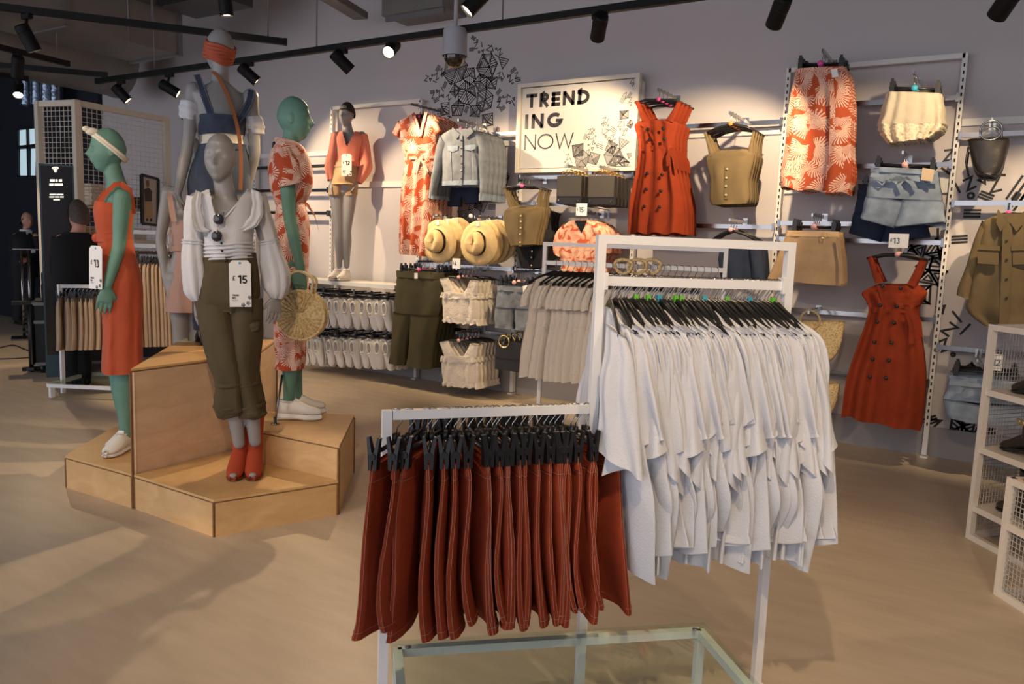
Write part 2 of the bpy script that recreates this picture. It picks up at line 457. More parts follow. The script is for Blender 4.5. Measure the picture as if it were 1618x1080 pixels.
# --- window high on the dark wall, four panes
pw = WallPlane(5.9)
m_winframe = M('dark_window_frame', (0.02, 0.025, 0.03), 0.4)
m_pane = M('daylit_glass', (0.3, 0.4, 0.45), 0.1, emit=(0.60, 0.78, 0.88), es=0.55)
xp = WallPlane(6.36)
r_ = xp(45, 280); win = bpy.data.objects.new('window_1', None); COL.objects.link(win); win.location = r_.tolist(); win['_w'] = r_.tolist(); struct(win)
g = G()
for a, b in (((29, 203), (31, 280)), ((61, 200), (60, 280)), ((29, 203), (61, 200)), ((30, 233), (61, 230)), ((30, 280), (60, 280)), ((45, 202), (47, 280))):
    g.bar(xp(*a), xp(*b), 0.05, 0.05)
g.obj('window_frame', m_winframe, win, smooth=False)
for q in (((31, 206), (44, 204), (44, 229), (31, 231)), ((46, 204), (60, 203), (60, 228), (46, 230)), ((32, 236), (44, 235), (46, 277), (32, 278)), ((49, 235), (60, 234), (59, 277), (49, 277))):
    g = G(); g.prism([xp(*p) for p in q], (0, 0.01, 0)); g.obj('pane', m_pane, win, smooth=False)

# ================================================================== ceiling plant
m_galv = M('galvanised_duct', (0.20, 0.19, 0.18), 0.5, 0.25, var=0.12, vscale=3)
m_pipe = M('dull_steel', (0.20, 0.20, 0.21), 0.45, 0.5)
g = G(); g.box((-8.05, 2.9, 3.62), (0.85, 5.0, 0.55))
t = thing('air_duct', 'big rectangular sheet metal air duct under the dark ceiling', 'duct', (-8.05, 2.9, 3.34))
g.obj('duct_body', m_galv, t, smooth=False)
for y in (5.38, 4.2, 3.0, 1.8):
    g = G(); g.bar((-8.5, y, 3.345), (-7.6, y, 3.345), 0.05, 0.03); g.bar((-7.62, y, 3.34), (-7.62, y, 3.9), 0.05, 0.03, (1, 0, 0)); g.obj('flange', m_pipe, t, smooth=False)
for y in (4.8, 2.4):
    g = G(); g.tube([(-7.62, y, 3.3), (-7.62, y, 4.3)], 0.008, 6); g.obj('hanger_rod', m_pipe, t)
t = thing('round_duct', 'thick round spiral duct running behind the square duct', 'duct', (-9.6, 5.2, 3.1))
g = G(); g.tube([(-9.6, 2.0, 3.55), (-9.6, 5.9, 3.55)], 0.42, 28); g.obj('pipe', m_galv, t, sharp=40)
for y in (5.88, 4.6, 3.3):
    g = G(); g.tube([(-9.6, y-0.03, 3.55), (-9.6, y+0.03, 3.55)], 0.435, 28); g.obj('seam_ring', m_pipe, t, sharp=40)
t = thing('air_conditioner', 'dark louvred air conditioning unit under the ceiling above the tall mannequin', 'air unit', (-7.0, 5.1, 3.75))
g = G(); g.box((-7.05, 5.15, 3.98), (0.9, 0.7, 0.5)); g.obj('housing', M('dark_unit', (0.05, 0.055, 0.06), 0.5), t, smooth=False)
for i in range(9):
    g = G(); g.box((-7.05, 4.795, 3.78+i*0.05), (0.8, 0.02, 0.018)); g.obj('louvre', m_pipe, t, smooth=False)
t = thing('cable_tray', 'grey steel cable tray hanging near the top of the picture', 'cable tray', (-5.6, 5.2, 3.6))
a, b = Zp(520, 0, 3.7), Zp(570, 30, 3.7)
d_ = (b-a)/np.linalg.norm(b-a); a = a-d_*1.2
g = G(); g.bar(a, b, 0.16, 0.012); g.obj('tray_base', m_galv, t, smooth=False)
sd = np.cross(d_, [0, 0, 1.0])
for s_ in (-1, 1):
    g = G(); g.bar(a+sd*s_*0.08+(0, 0, .03), b+sd*s_*0.08+(0, 0, .03), 0.006, 0.06); g.obj('tray_side', m_galv, t, smooth=False)
t = thing('fan_coil_unit', 'pale grey fan coil box with a wooden edge beside the camera pole', 'air unit', (-4.6, 5.8, 3.6))
a = Zp(655, 20, 3.65)
g = G(); g.box(a+(0.0, 0.35, 0.16), (0.75, 0.8, 0.32)); g.obj('casing', m_galv, t, smooth=False)
g = G(); g.box(a+(-0.05, -0.07, 0.22), (0.85, 0.04, 0.10)); g.obj('timber_edge', m_ply, t, smooth=False)
g = G(); g.bar(a+(-0.36, 0.0, -0.02), a+(0.36, 0.0, -0.02), 0.03, 0.05); g.obj('bracket', m_pipe, t, smooth=False)
t = thing('pleated_foil_duct', 'crumpled foil flexible ducts shining blue in the far dark corner', 'duct', (-11.5, 6.2, 2.6))
m_foil = M('foil', (0.25, 0.32, 0.42), 0.25, 0.9, bump=0.8, bscale=14)
for i, px in enumerate((45, 62, 78, 92)):
    p0 = W(px, 118, 6.15); p0[2] = ZC; p1 = W(px-3, 168, 6.15)
    g = G(); n_ = 30
    g.tube([p0+(p1-p0)*k/n_ for k in range(n_+1)], [0.085+0.010*(k % 2) for k in range(n_+1)], 12); g.obj('flexible_pipe', m_foil, t)

# lighting tracks
def track(name, label, a, b, rods=()):
    a = np.array(a, float); b = np.array(b, float)
    t = thing(name, label, 'light track', (a+b)/2)
    g = G(); g.bar(a, b, 0.045, 0.05); g.obj('rail', m_bmetal, t, smooth=False)
    d = (b-a)/np.linalg.norm(b-a)
    for e, s_ in ((a, -1), (b, 1)):
        g = G(); g.bar(e, e+d*s_*0.03, 0.05, 0.055); g.obj('end_cap', m_bmetal, t, smooth=False)
    for q in rods:
        p = a+(b-a)*q
        g = G(); g.tube([p+(0, 0, .02), p+(0, 0, ZC-p[2])], 0.006, 6); g.obj('hanger_rod', m_pipe, t)
    return t
ZT, YT = 3.08, 5.04
ta = Zp(165, 130, ZT)
track('lighting_track', 'long black lighting track running along the back wall', (ta[0], YT, ZT), (1.6, YT, ZT), (0.1, 0.33, 0.52, 0.8))
track('lighting_track', 'black lighting track crossing the top left towards the tall mannequin', Zp(-120, -4, ZT), Zp(448, 66, ZT), (0.6, 0.95))
track('lighting_track', 'short black track ending left of the white mesh frame, upper of two', Zp(-40, 65, ZT), Zp(104, 100, ZT), (0.9,))
track('lighting_track', 'short black track passing just above the white mesh frame', Zp(-40, 99, ZT), Zp(165, 118, ZT), (0.05,))
track('lighting_track', 'lowest black track in the far left above the glowing lamp', Zp(-40, 112, ZT+.02), Zp(40, 124, ZT+.02), (0.5,))

WARM = (1.0, 0.73, 0.44)
m_lens = M('lit_lens', (1, 0.9, 0.75), 0.3, emit=(1.0, 0.80, 0.55), es=14)
def spotlight(px, py, at, label, power=90, size=50, plane='main', L=0.20, R=0.052, glow=False, pos=None, blend=0.5, ztop=None):
    """track lamp: adapter, yoke, cylinder head with lens; its beam is the lamp's own light"""
    p = np.array(pos, float) if pos is not None else W(px, py, YT)
    if pos is None and plane == 'main': p[1] = YT
    at = np.array(at, float); d = at-p; d /= np.linalg.norm(d)
    t = thing('track_spotlight', label, 'spotlight', p, 'black track spotlights')
    top = np.array([p[0], p[1], (ztop or ZT)-0.02])
    g = G(); g.box(top-(0, 0, 0.02), (0.11, 0.035, 0.04)); g.obj('adapter', m_bmetal, t, smooth=False)
    g = G(); g.tube([top-(0, 0, .03), p-d*0.03], 0.011, 8)
    g.obj('yoke', m_bmetal, t)
    a, b = p-d*L*0.5, p+d*L*0.5
    g = G(); g.lathe([(0.0001, 0), (R*0.8, 0), (R, 0.012), (R, L), (R*0.9, L), (R*0.88, L-0.015)], a, d, 20); h = g.obj('lamp_head', m_bmetal, t, sharp=35)
    for q in (0.03, 0.05, 0.07):
        g = G(); g.lathe([(R, q), (R*1.04, q+0.003), (R*1.04, q+0.007), (R, q+0.010)], a, d, 20); g.obj('cooling_fin', m_bmetal, h)
    g = G(); g.lathe([(0.0001, L-0.014), (R*0.87, L-0.014)], a, d, 20); g.obj('lens', m_lens, t)
    if power:
        s_ = spot('spot_beam', (b+d*0.012).tolist(), at.tolist(), power, size, blend, WARM, 0.025)
        s_.parent = t; s_.location = ((b+d*0.012)-p).tolist()
    return t

# ================================================================== wall fixture: slotted uprights, cross bars
XU = [-8.9, -7.62, -6.36, -5.11, -3.905, -2.71, -1.49, -0.305, 0.92]
m_slot = M('dark_slot', (0.015, 0.015, 0.017), 0.8)
m_up = M('upright_white', (0.74, 0.73, 0.71), 0.4)
up_lab = {-7.62: 'behind the green mannequin with the straw bag', -6.36: 'left of the wall mannequin', -5.11: 'behind the palm print dresses', -3.905: 'left of the trending sign', -2.71: 'right of the trending sign', -1.49: 'left of the palm print skirts', -0.305: 'right of the denim shorts, fully in view', 0.92: 'at the right end', -8.9: 'at the far left end'}
for X in XU[1:]:
    top = 2.88
    t = thing('slotted_upright', 'white slotted wall upright '+up_lab[X], 'wall upright', (X, YU, 0.0), 'slotted wall uprights')
    g = G(); g.box((X, YU+0.025, top/2+0.01), (0.034, 0.05, top-0.02)); g.obj('post', m_up, t, smooth=False)
    g = G()
    z = 0.25
    while z < top-0.04:
        g.box((X, YU-0.0005, z), (0.010, 0.002, 0.024)); z += 0.05
    o = g.obj('slots', m_slot, t, smooth=False); o['kind'] = 'stuff'
    g = G(); g.box((X, YU+0.01, 0.006), (0.05, 0.08, 0.012)); g.obj('foot', m_up, t, smooth=False)
# tall white frames standing over two of the bays
def frame(X0, X1, zt, label):
    t = thing('bay_frame', label, 'frame', ((X0+X1)/2, YU, 0))
    g = G(); g.bar((X0, YU+0.02, zt), (X1, YU+0.02, zt), 0.04, 0.035); g.obj('top_bar', m_up, t, smooth=False)
    return t
frame(-6.36, -5.11, 2.875, 'white top bar of the bay behind the wall mannequin')
frame(-1.49, -0.305, 2.865, 'white top bar of the bay behind the palm print skirts')
def panel(X0, X1, zc, h, label, mat=None):
    g = G(); g.box(((X0+X1)/2, YW-0.012, zc), (abs(X1-X0)-0.04, 0.02, h)); o = g.obj('back_panel', mat or m_up, smooth=False)
    tag(o, label, 'panel', 'white wall back panels'); return o
for i, X in enumerate((-7.62, -5.11, -2.71, -0.305)):
    z0 = (2.40, 2.42, 2.42, 2.42)[i]
    panel(X, X+1.25 if X > -7 else X+1.26, z0, 0.05, 'pale ledge strip across the wall, '+('behind the straw bag mannequin', 'behind the denim jackets', 'behind the olive tops', 'behind the black handbag')[i])
panel(-1.49, -0.305, 1.98, 0.10, 'pale back panel strip below the cream lace top')
panel(-6.36, -5.11, 2.05, 0.06, 'pale back panel strip beside the wall mannequin')
# cross bars hooked between the uprights; (x, y) ends in the photo
bars = [((470, 262), (515, 263), 'd'), ((474, 300), (515, 301), 'd'), ((478, 336), (515, 337), 'd'), ((745, 211), (816, 213), 'd'), ((645, 414), (812, 428), 'c'), ((668, 516), (838, 531), 'c'),
        ((818, 276), (1008, 283), 'c'), ((860, 318), (1008, 327), 'c'), ((1010, 201), (1237, 195), 'd'), ((1010, 352), (1228, 362), 'c'),
        ((1238, 168), (1510, 157), 'd'), ((1236, 262), (1504, 263), 'd'), ((1228, 350), (1500, 358), 'c'), ((1226, 372), (1497, 389), 'c'), ((1222, 486), (1488, 507), 'c'), ((1220, 578), (1478, 607), 'd'),
        ((1513, 212), (1640, 211), 'd'), ((1503, 318), (1640, 324), 'c'), ((1488, 548), (1640, 562), 'd'), ((812, 424), (1000, 438), 'd')]
bl = ['behind the straw bag mannequin at chest height', 'behind the straw bag mannequin at elbow height', 'behind the straw bag mannequin at waist height', 'between the denim jackets and the sign', 'below the straw hats', 'between the two groups of white ruffle tops',
      'just under the trending sign', 'under the black clutch bags', 'above the olive button tops', 'below the olive button tops', 'above the cream lace top', 'at the top of the belted denim shorts', 'holding the beige skirts', 'with a price card above the lower rust dress', 'carrying the upper straw bag', 'carrying the lower straw bag',
      'carrying the black handbag', 'carrying the olive shirts', 'carrying the pale denim shorts', 'behind the white dress rack']
for (a, b, k), lb in zip(bars, bl):
    A, B = W(*a, YU-0.02), W(*b, YU-0.02)
    z = (A[2]+B[2])/2
    x0 = max([x for x in XU if x <= A[0]+0.12], default=A[0]); x1 = min([x for x in XU if x >= B[0]-0.12], default=B[0])
    t = thing('cross_bar', ('chrome' if k == 'c' else 'dark metal')+' cross bar '+lb, 'bar', ((x0+x1)/2, YU-0.02, z), 'cross bars of the wall fixture')
    g = G(); g.bar((x0+.02, YU-0.02, z), (x1-.02, YU-0.02, z), 0.014, 0.034); g.obj('rail', m_chrome if k == 'c' else m_dchrome, t, smooth=False)
    for x in (x0+0.02, x1-0.02):
        g = G(); g.box((x, YU-0.01, z), (0.02, 0.05, 0.06)); g.obj('end_bracket', m_dchrome, t, smooth=False)
# shelf under the wall mannequin
zs = W(560, 446, 5.98)[2]
t = thing('wall_shelf', 'white shelf carrying the wall mannequin', 'shelf', (-5.95, 6.1, zs))
g = G(); g.box((-6.02, 6.16, zs-0.02), (1.9, 0.40, 0.04)); g.obj('board', m_up, t, smooth=False)
for x in (-6.36, -5.11):
    g = G(); g.prism([(x, YU, zs-0.04), (x, 5.99, zs-0.04), (x, 5.99, zs-0.055), (x, YU, zs-0.16)], (0.004, 0, 0)); g.obj('bracket', m_up, t, smooth=False)
# low white plinth boards along the wall foot
for i, (x0, x1) in enumerate(((-6.3, -5.2), (-5.05, -3.95), (-3.85, -2.75))):
    g = G(); g.box(((x0+x1)/2, YW-0.04, 0.30), (x1-x0, 0.03, 0.10)); o = g.obj('kick_rail', m_up, smooth=False)
    tag(o, 'low white rail near the floor '+('under the trainers', 'under the white ruffle tops', 'behind the white dress rack')[i], 'rail')

# ================================================================== wall drawings
m_vinyl = M('black_vinyl', (0.014, 0.014, 0.015), 0.55)
class Draw:
    """line drawing on a wall or board, thin vinyl standing 1 mm proud"""
    def __init__(s, pl): s.pl = pl; s.g = G()
    def line(s, pts, w): s.g.strip(pts, w, s.pl.n)
def p2(c, side, a, r): return c+side*(r*cos(a))+np.array([0, 0, 1.0])*(r*sin(a))
def shard(D, c, r, n, rot, seed, lw):
    rnd = random.Random(seed); side = D.pl.side
    V = [p2(c, side, rot+2*pi*i/n+rnd.uniform(-.15, .15), r*rnd.uniform(0.94, 1.06)) for i in range(n)]
    c0 = p2(c, side, rnd.uniform(0, 6.28), r*rnd.uniform(0.05, 0.3)) if n > 3 else None
    tris = [(c0, V[i], V[(i+1) % n]) for i in range(n)] if n > 3 else [tuple(V)]
    for T in tris:
        D.line([T[0], T[1], T[2], T[0]], lw)
        cen = sum(T)/3; kind = rnd.choice('hhn')
        size = max(np.linalg.norm(T[1]-T[0]), np.linalg.norm(T[2]-T[1])); m = max(3, int(size/(lw*2.6)))
        if kind == 'n':
            for q in range(1, max(2, m//2)):
                f = 1-q/(m/2+0.3)
                D.line([cen+(T[j % 3]-cen)*f for j in range(4)], lw*0.8)
        else:
            j = rnd.randrange(3); A, B, C = T[j], T[(j+1) % 3], T[(j+2) % 3]
            for q in range(1, m):
                f = q/m
                D.line([A+(B-A)*f, A+(C-A)*f], lw*0.8)
def sym(D, c, s, kind, rot, lw):
    side = D.pl.side; up = np.array([0, 0, 1.0]); ca, sa = cos(rot), sin(rot)
    P = lambda x, y: c+side*(s*(x*ca-y*sa))+up*(s*(x*sa+y*ca))
    if kind == 'Z': D.line([P(-.4, .5), P(.4, .5), P(-.4, -.5), P(.4, -.5)], lw)
    elif kind == '|': D.line([P(0, .7), P(0, -.7)], lw)
    elif kind == '=':
        for y in (-.3, 0, .3): D.line([P(-.7, y), P(.7, y)], lw)
    elif kind == 'o': D.g.strip([P(.25*cos(a*pi/5), .25*sin(a*pi/5)) for a in range(10)], lw, D.pl.n, True)
    elif kind == 'v': D.g.strip([P(-.35, .3), P(.35, .3), P(0, -.4)], lw, D.pl.n, True)
def graphic(pl, shards, syms, lw, name, label, parent=None, cat='wall graphic'):
    D = Draw(pl)
    for i, (px, py, r, n, rot) in enumerate(shards):
        c = pl(px, py); sc = np.linalg.norm(pl(px+10, py)-c)/10
        shard(D, c, r*sc*(.86 if lw > .006 else .9), n, rot, int(px*7+py), lw)
    for (px, py, s, k, rot) in syms:
        c = pl(px, py); sc = np.linalg.norm(pl(px, py+10)-c)/10
        sym(D, c, s*sc, k, rot, lw)
    o = D.g.obj(name, m_vinyl, parent, smooth=False)
    if parent is None: tag(o, label, cat)
    return o
wp = WallPlane(YW-0.0015)
rs = random.Random(3)
def scatter(cx, cy, R, cnt, size, seed):
    r = random.Random(seed); out = []
    for i in range(cnt):
        a = 2*pi*i/cnt+r.uniform(-.3, .3); q = R*r.uniform(0.25, 1)
        out.append((cx+q*cos(a), cy+q*sin(a), size*r.uniform(.8, 1.2), r.choice('Z|=oZv|'), r.uniform(-1, 1)))
    return out
graphic(wp, [(719, 110, 22, 6, .2), (742, 120, 13, 5, .9), (770, 104, 19, 6, 1.1), (795, 98, 11, 3, .3), (760, 130, 13, 5, .5), (777, 131, 12, 4, .7), (737, 147, 18, 6, .7), (719, 143, 10, 4, .2), (703, 172, 11, 4, .8), (723, 171, 13, 5, .2), (765, 158, 17, 6, 1.4), (751, 175, 12, 4, .75), (770, 190, 13, 4, .8)],
        [(748, 60, 7, '=', -.5), (754, 64, 6, 'o', 0), (752, 72, 9, 'Z', .1), (761, 70, 7, '|', .3), (763, 81, 6, 'v', .2), (757, 82, 6, 'o', 0), (764, 89, 7, 'Z', 0), (745, 78, 7, '=', 0), (772, 76, 8, 'Z', -.4), (778, 76, 8, '|', .4), (784, 77, 6, 'o', 0), (790, 82, 9, 'Z', .5), (776, 83, 6, 'v', 0), (785, 88, 6, '|', 1), (758, 102, 8, '=', 1.1),
         (692, 108, 8, '=', .9), (698, 113, 8, 'Z', .6), (683, 119, 6, 'o', 0), (690, 121, 9, 'Z', .5), (674, 124, 8, 'Z', -.3), (680, 126, 6, 'v', 0), (687, 129, 6, '|', 1.2), (703, 134, 8, '=', 1.1), (700, 117, 7, '=', .6), (683, 145, 7, '=', 0), (684, 151, 8, 'Z', .2), (690, 143, 6, 'o', 0), (694, 148, 9, 'Z', .7), (699, 141, 7, '|', .6), (700, 152, 6, 'v', .5), (709, 154, 8, 'Z', .7), (689, 158, 8, '=', .4),
         (811, 111, 8, '=', .6), (816, 119, 8, 'Z', .2), (803, 120, 6, 'o', 0), (806, 124, 9, 'Z', .6), (789, 119, 8, 'Z', .4), (795, 118, 8, '|', .5), (793, 126, 6, 'v', 0), (818, 126, 8, '=', .1), (810, 131, 6, 'o', 0), (788, 145, 8, '=', .8), (795, 153, 6, 'o', 0), (801, 157, 9, 'Z', .5), (804, 151, 7, '|', 1), (789, 157, 7, '=', 1.2), (788, 165, 9, 'Z', .1), (794, 171, 8, '=', .6), (806, 162, 6, 'o', 0), (811, 163, 9, '|', .6), (812, 156, 6, 'v', .3), (737, 173, 8, '=', 1.1), (708, 188, 8, 'Z', -.3), (711, 184, 6, '|', 1), (714, 196, 8, 'o', .5), (786, 206, 8, '=', 1.2)],
        0.0090, 'wall_drawing', 'black line drawing of faceted flowers on the wall above the jackets')
graphic(wp, [(742, 330, 24, 6, .3), (760, 322, 14, 4, .2)], [(777, 327, 10, '=', 0)],
        0.007, 'wall_drawing', 'black faceted line drawing on the wall just above the straw hats')
graphic(wp, [(795, 285, 14, 4, .5), (791, 300, 10, 4, .2)], [(792, 229, 10, 'Z', .2), (799, 232, 8, '|', .1), (794, 246, 10, 'Z', -.2), (788, 260, 8, 'v', 0), (798, 262, 9, '|', .4), (790, 272, 10, '=', .9), (802, 275, 6, 'o', 0)],
        0.007, 'wall_drawing', 'black line drawing on the wall between the jackets and the sign')
SH_ = [(1445, 395, 26, 4, .6), (1470, 430, 30, 5, .2), (1452, 465, 26, 4, .9), (1480, 395, 22, 4, .3), (1520, 672, 26, 6, .5), (1440, 690, 30, 5, .1), (1535, 590, 22, 5, .3), (1590, 640, 24, 5, .6), (1555, 690, 26, 5, .9)]
SY_ = [(1499, 245, 16, 'Z', .1), (1494, 270, 12, '|', .9), (1513, 297, 13, '|', .5), (1532, 290, 17, 'Z', .5), (1534, 309, 17, 'o', 0), (1553, 285, 14, 'v', .6), (1572, 292, 20, 'Z', .3), (1558, 310, 15, '=', -.4), (1536, 337, 17, '=', 0), (1578, 276, 14, '|', 1.5), (1612, 300, 30, '=', 1.1), (1604, 318, 20, '=', 1.1), (1516, 378, 16, '=', .1), (1482, 370, 14, '|', .1), (1500, 520, 18, 'Z', -.6), (1512, 500, 16, '|', .7), (1492, 545, 16, 'Z', .5), (1506, 560, 10, 'o', 0), (1488, 488, 14, 'v', .3), (1478, 672, 18, 'Z', 0), (1470, 664, 15, '=', .5), (1494, 688, 12, '|', 1.5), (1420, 688, 14, '|', -.7), (1462, 686, 13, '|', .4), (1525, 520, 16, '|', -.6)]
for lb_, fn_ in (('beside the lower rust dress', lambda x, y: x < 1490 and y < 640), ('just left of the long upright', lambda x, y: 1490 <= x < 1506 and y < 300), ('under the black bucket bag', lambda x, y: x >= 1506 and x < 1595 and y < 350), ('at the right edge beside the black bag', lambda x, y: x >= 1595 and y < 350), ('left of the olive shirts', lambda x, y: x >= 1490 and 350 <= y < 470), ('between the olive shirts and pale shorts', lambda x, y: x >= 1490 and 470 <= y < 640), ('near the floor at lower right', lambda x, y: y >= 640)):
    graphic(wp, [q for q in SH_ if fn_(q[0], q[1])], [q for q in SY_ if fn_(q[0], q[1])], 0.016, 'wall_drawing', 'bold black line drawing of shards and letters '+lb_)

# ================================================================== stroke lettering
def arc(cx, cy, rx, ry, a0, a1, n=14):
    return [(cx+rx*cos(radians(a0+(a1-a0)*i/n)), cy+ry*sin(radians(a0+(a1-a0)*i/n))) for i in range(n+1)]
def glyph(ch, w):
    h = w/2
    if ch == 'T': return 0.64, [[(0, 1-h), (.64, 1-h)], [(.32, 1), (.32, 0)]]
    if ch == 'R': return 0.62, [[(h, 0), (h, 1)], [(h, 1-h), (.32, 1-h)]+arc(.32, .70, .30-h, .30-h, 90, -90)+[(h, .40+h)], [(.27, .45), (.60-h*.6, 0)]]
    if ch == 'E': return 0.50, [[(h, 0), (h, 1)], [(0, 1-h), (.5, 1-h)], [(0, .5), (.47, .5)], [(0, h), (.5, h)]]
    if ch == 'N': return 0.74, [[(h, 0), (h, 1)], [(h*.9, 1-h*.5), (.74-h*.9, h*.5)], [(.74-h, 0), (.74-h, 1)]]
    if ch == 'D': return 0.70, [[(h, 0), (h, 1)], [(0, 1-h), (.24, 1-h)]+arc(.24, .5, .46-h, .5-h, 90, -90, 20)+[(0, h)]]
    if ch == 'I': return w, [[(h, 0), (h, 1)]]
    if ch == 'G': return 0.84, [arc(.45, .5, .45-h, .5-h, 48, 352, 26)+[(.5, .46)]]
    if ch == 'O': return 1.0, [arc(.5, .5, .5-h, .5-h, 0, 360, 30)]
    if ch == 'W': return 1.12, [[(h, 1), (.30, h*.4), (.56, .92), (.82, h*.4), (1.12-h, 1)]]
    if ch == '1': return 0.40, [[(.02, .78), (.26, .94)], [(.30, 1), (.30, 0)]]
    if ch == '2': return 0.56, [arc(.27, .72, .27-h, .28-h, 170, -35)+[(h*.8, h), (.56, h)]]
    if ch == '3': return 0.54, [arc(.24, .74, .25-h, .26-h, 150, -80), arc(.25, .27, .29-h, .29-h, 80, -150)]
    if ch == '4': return 0.60, [[(.44, 0), (.44, 1), (h, .28), (.6, .28)]]
    if ch == '5': return 0.56, [[(.5, 1-h), (.12, 1-h), (.08, .52)]+arc(.24, .31, .31-h, .31-h, 115, -150)]
    if ch == '£': return 0.56, [arc(.34, .72, .18, .26-h, 20, 180)+[(.17, .3), (.05, h), (.55, h)], [(.02, .46), (.42, .46)]]
    if ch == '.': return 0.2, [[(.05, .06), (.15, .06)]]
    return 0.3, []
def text(g, s, o, ux, uy, n, size, weight, track=0.10):
    """o = lower left corner; ux, uy unit vectors; returns width"""
    o = np.array(o, float); x = 0.0
    for ch in s:
        w, st = glyph(ch, weight)
        for line in st:
            g.strip([o+ux*((x+p[0])*size)+uy*(p[1]*size) for p in line], weight*size, n)
        x += w+track
    return x*size

# ================================================================== the trending sign
SY = 6.30
sp = WallPlane(SY)
c00, c10, c01, c11 = sp(818, 272), sp(1003, 264), sp(820, 134), sp(1006, 121)
x0, x1 = (c00[0]+c01[0])/2, (c10[0]+c11[0])/2; z0, z1 = (c00[2]+c10[2])/2, (c01[2]+c11[2])/2
m_board = M('sign_white', (0.66, 0.635, 0.59), 0.6)
sign = thing('trending_sign', 'white framed TREND ING NOW sign with black faceted drawing', 'sign', ((x0+x1)/2, SY, z0))
g = G(); g.box(((x0+x1)/2, SY+0.02, (z0+z1)/2), (x1-x0-0.05, 0.02, z1-z0-0.05)); g.obj('board', m_board, sign, smooth=False)
g = G()
for a, b in (((x0, z0), (x1, z0)), ((x0, z1), (x1, z1))): g.box(((a[0]+b[0])/2, SY+0.015, a[1]), (x1-x0+0.035, 0.05, 0.035))
for x in (x0, x1): g.box((x, SY+0.015, (z0+z1)/2), (0.035, 0.05, z1-z0-0.035))
g.obj('frame', M('sign_frame', (0.78, 0.72, 0.62), 0.4), sign, smooth=False)
m_grey_ink = M('charcoal_lettering', (0.035, 0.030, 0.026), 0.28, spec=0.6)
ux, uz, nn = np.array([1.0, 0, 0]), np.array([0, 0, 1.0]), np.array([0, -1.0, 0])
sb = WallPlane(SY+0.008)
for word, (bx, by), (tx, ty), rx_, wt in (('TREND', (831, 171), (831, 149), 932, .26), ('ING', (828, 204), (829, 181), 888, .26), ('NOW', (828, 237), (829, 213), 906, .105)):
    o = sb(bx, by); hgt = abs(sb(tx, ty)[2]-o[2]); g = G()
    wd_ = text(G(), word, o, ux, uz, nn, hgt, wt, 0.09 if wt > .2 else 0.07)-hgt*(0.09 if wt > .2 else 0.07)
    k_ = (sb(rx_, by)[0]-o[0])/wd_
    text(g, word, o, ux*k_, uz, nn, hgt, wt, 0.09 if wt > .2 else 0.07); g.obj('lettering', m_grey_ink, sign, smooth=False)
SH_ = [(913, 236, 13, 4, .9), (919, 250, 14, 5, .3), (938, 250, 12, 4, .5), (966, 232, 12, 4, .4), (969, 247, 17, 6, .9), (984, 226, 12, 3, .2), (986, 257, 10, 4, .1), (986, 181, 10, 4, .8), (996, 196, 7, 4, .2), (995, 245, 6, 3, .4)]
SY_ = [(925, 216, 7, '=', 1.2), (932, 208, 8, 'Z', .2), (937, 207, 7, '=', 1.3), (930, 218, 7, 'v', .3), (941, 215, 5, 'o', 0), (937, 223, 9, 'Z', .4), (930, 229, 5, 'o', 0), (940, 227, 7, '|', .8), (936, 235, 7, 'v', 0), (930, 241, 8, 'Z', .4), (948, 231, 9, '=', -.4), (955, 190, 8, 'Z', .1), (959, 193, 9, '|', -.4), (953, 197, 7, 'v', .2), (961, 198, 5, 'o', 0), (952, 208, 7, '|', .1), (958, 209, 9, 'Z', -.3), (957, 216, 5, 'o', 0), (969, 205, 9, '=', -.6), (963, 221, 8, '=', -1), (969, 217, 8, 'Z', .4), (979, 196, 8, 'Z', 0), (986, 196, 7, '|', .1), (980, 204, 5, 'o', 0), (985, 210, 7, 'Z', .2), (990, 205, 6, 'v', 0), (984, 157, 9, '=', 1), (989, 151, 8, 'Z', .5), (995, 150, 7, '=', .9), (996, 158, 8, 'Z', .1), (997, 166, 5, 'o', 0), (998, 127, 8, 'Z', .1), (1001, 128, 7, '|', .1), (1000, 134, 6, 'v', 0), (897, 248, 8, 'Z', .3), (902, 253, 7, '|', .4), (893, 256, 5, 'o', 0), (896, 261, 7, '=', .8)]
for fn_ in (lambda x, y: y > 187, lambda x, y: y <= 187):
    graphic(sb, [q for q in SH_ if fn_(q[0], q[1])], [q for q in SY_ if fn_(q[0], q[1])], 0.0045, 'sign_drawing', '', sign)
# ================================================================== dome camera on its pole
pc = W(719, 70, 5.0)
t = thing('dome_camera', 'grey security dome camera on a ceiling pole above the jackets', 'security camera', pc)
g = G(); g.tube([pc+(0, 0, .12), (pc[0], pc[1], ZC)], 0.016, 10); g.obj('pole', M('camera_grey', (0.42, 0.42, 0.46), 0.4), t)
R_ = 19/FPX*((pc-CAM) @ _f)
g = G(); g.lathe([(0.02, .13), (R_*.9, .115), (R_, .10), (R_, -.06), (R_*1.04, -.075), (R_*1.04, -.09)], pc, (0, 0, 1), 28); g.obj('housing', M('camera_grey', (0, 0, 0)), t, sharp=35)
g = G(); g.lathe([(R_*.9*cos(a), -.09-R_*.95*sin(a)) for a in [i*pi/20 for i in range(11)]], pc, (0, 0, 1), 28); g.obj('dome', M('smoked_dome', (0.02, 0.015, 0.012), 0.06, spec=0.8), t)
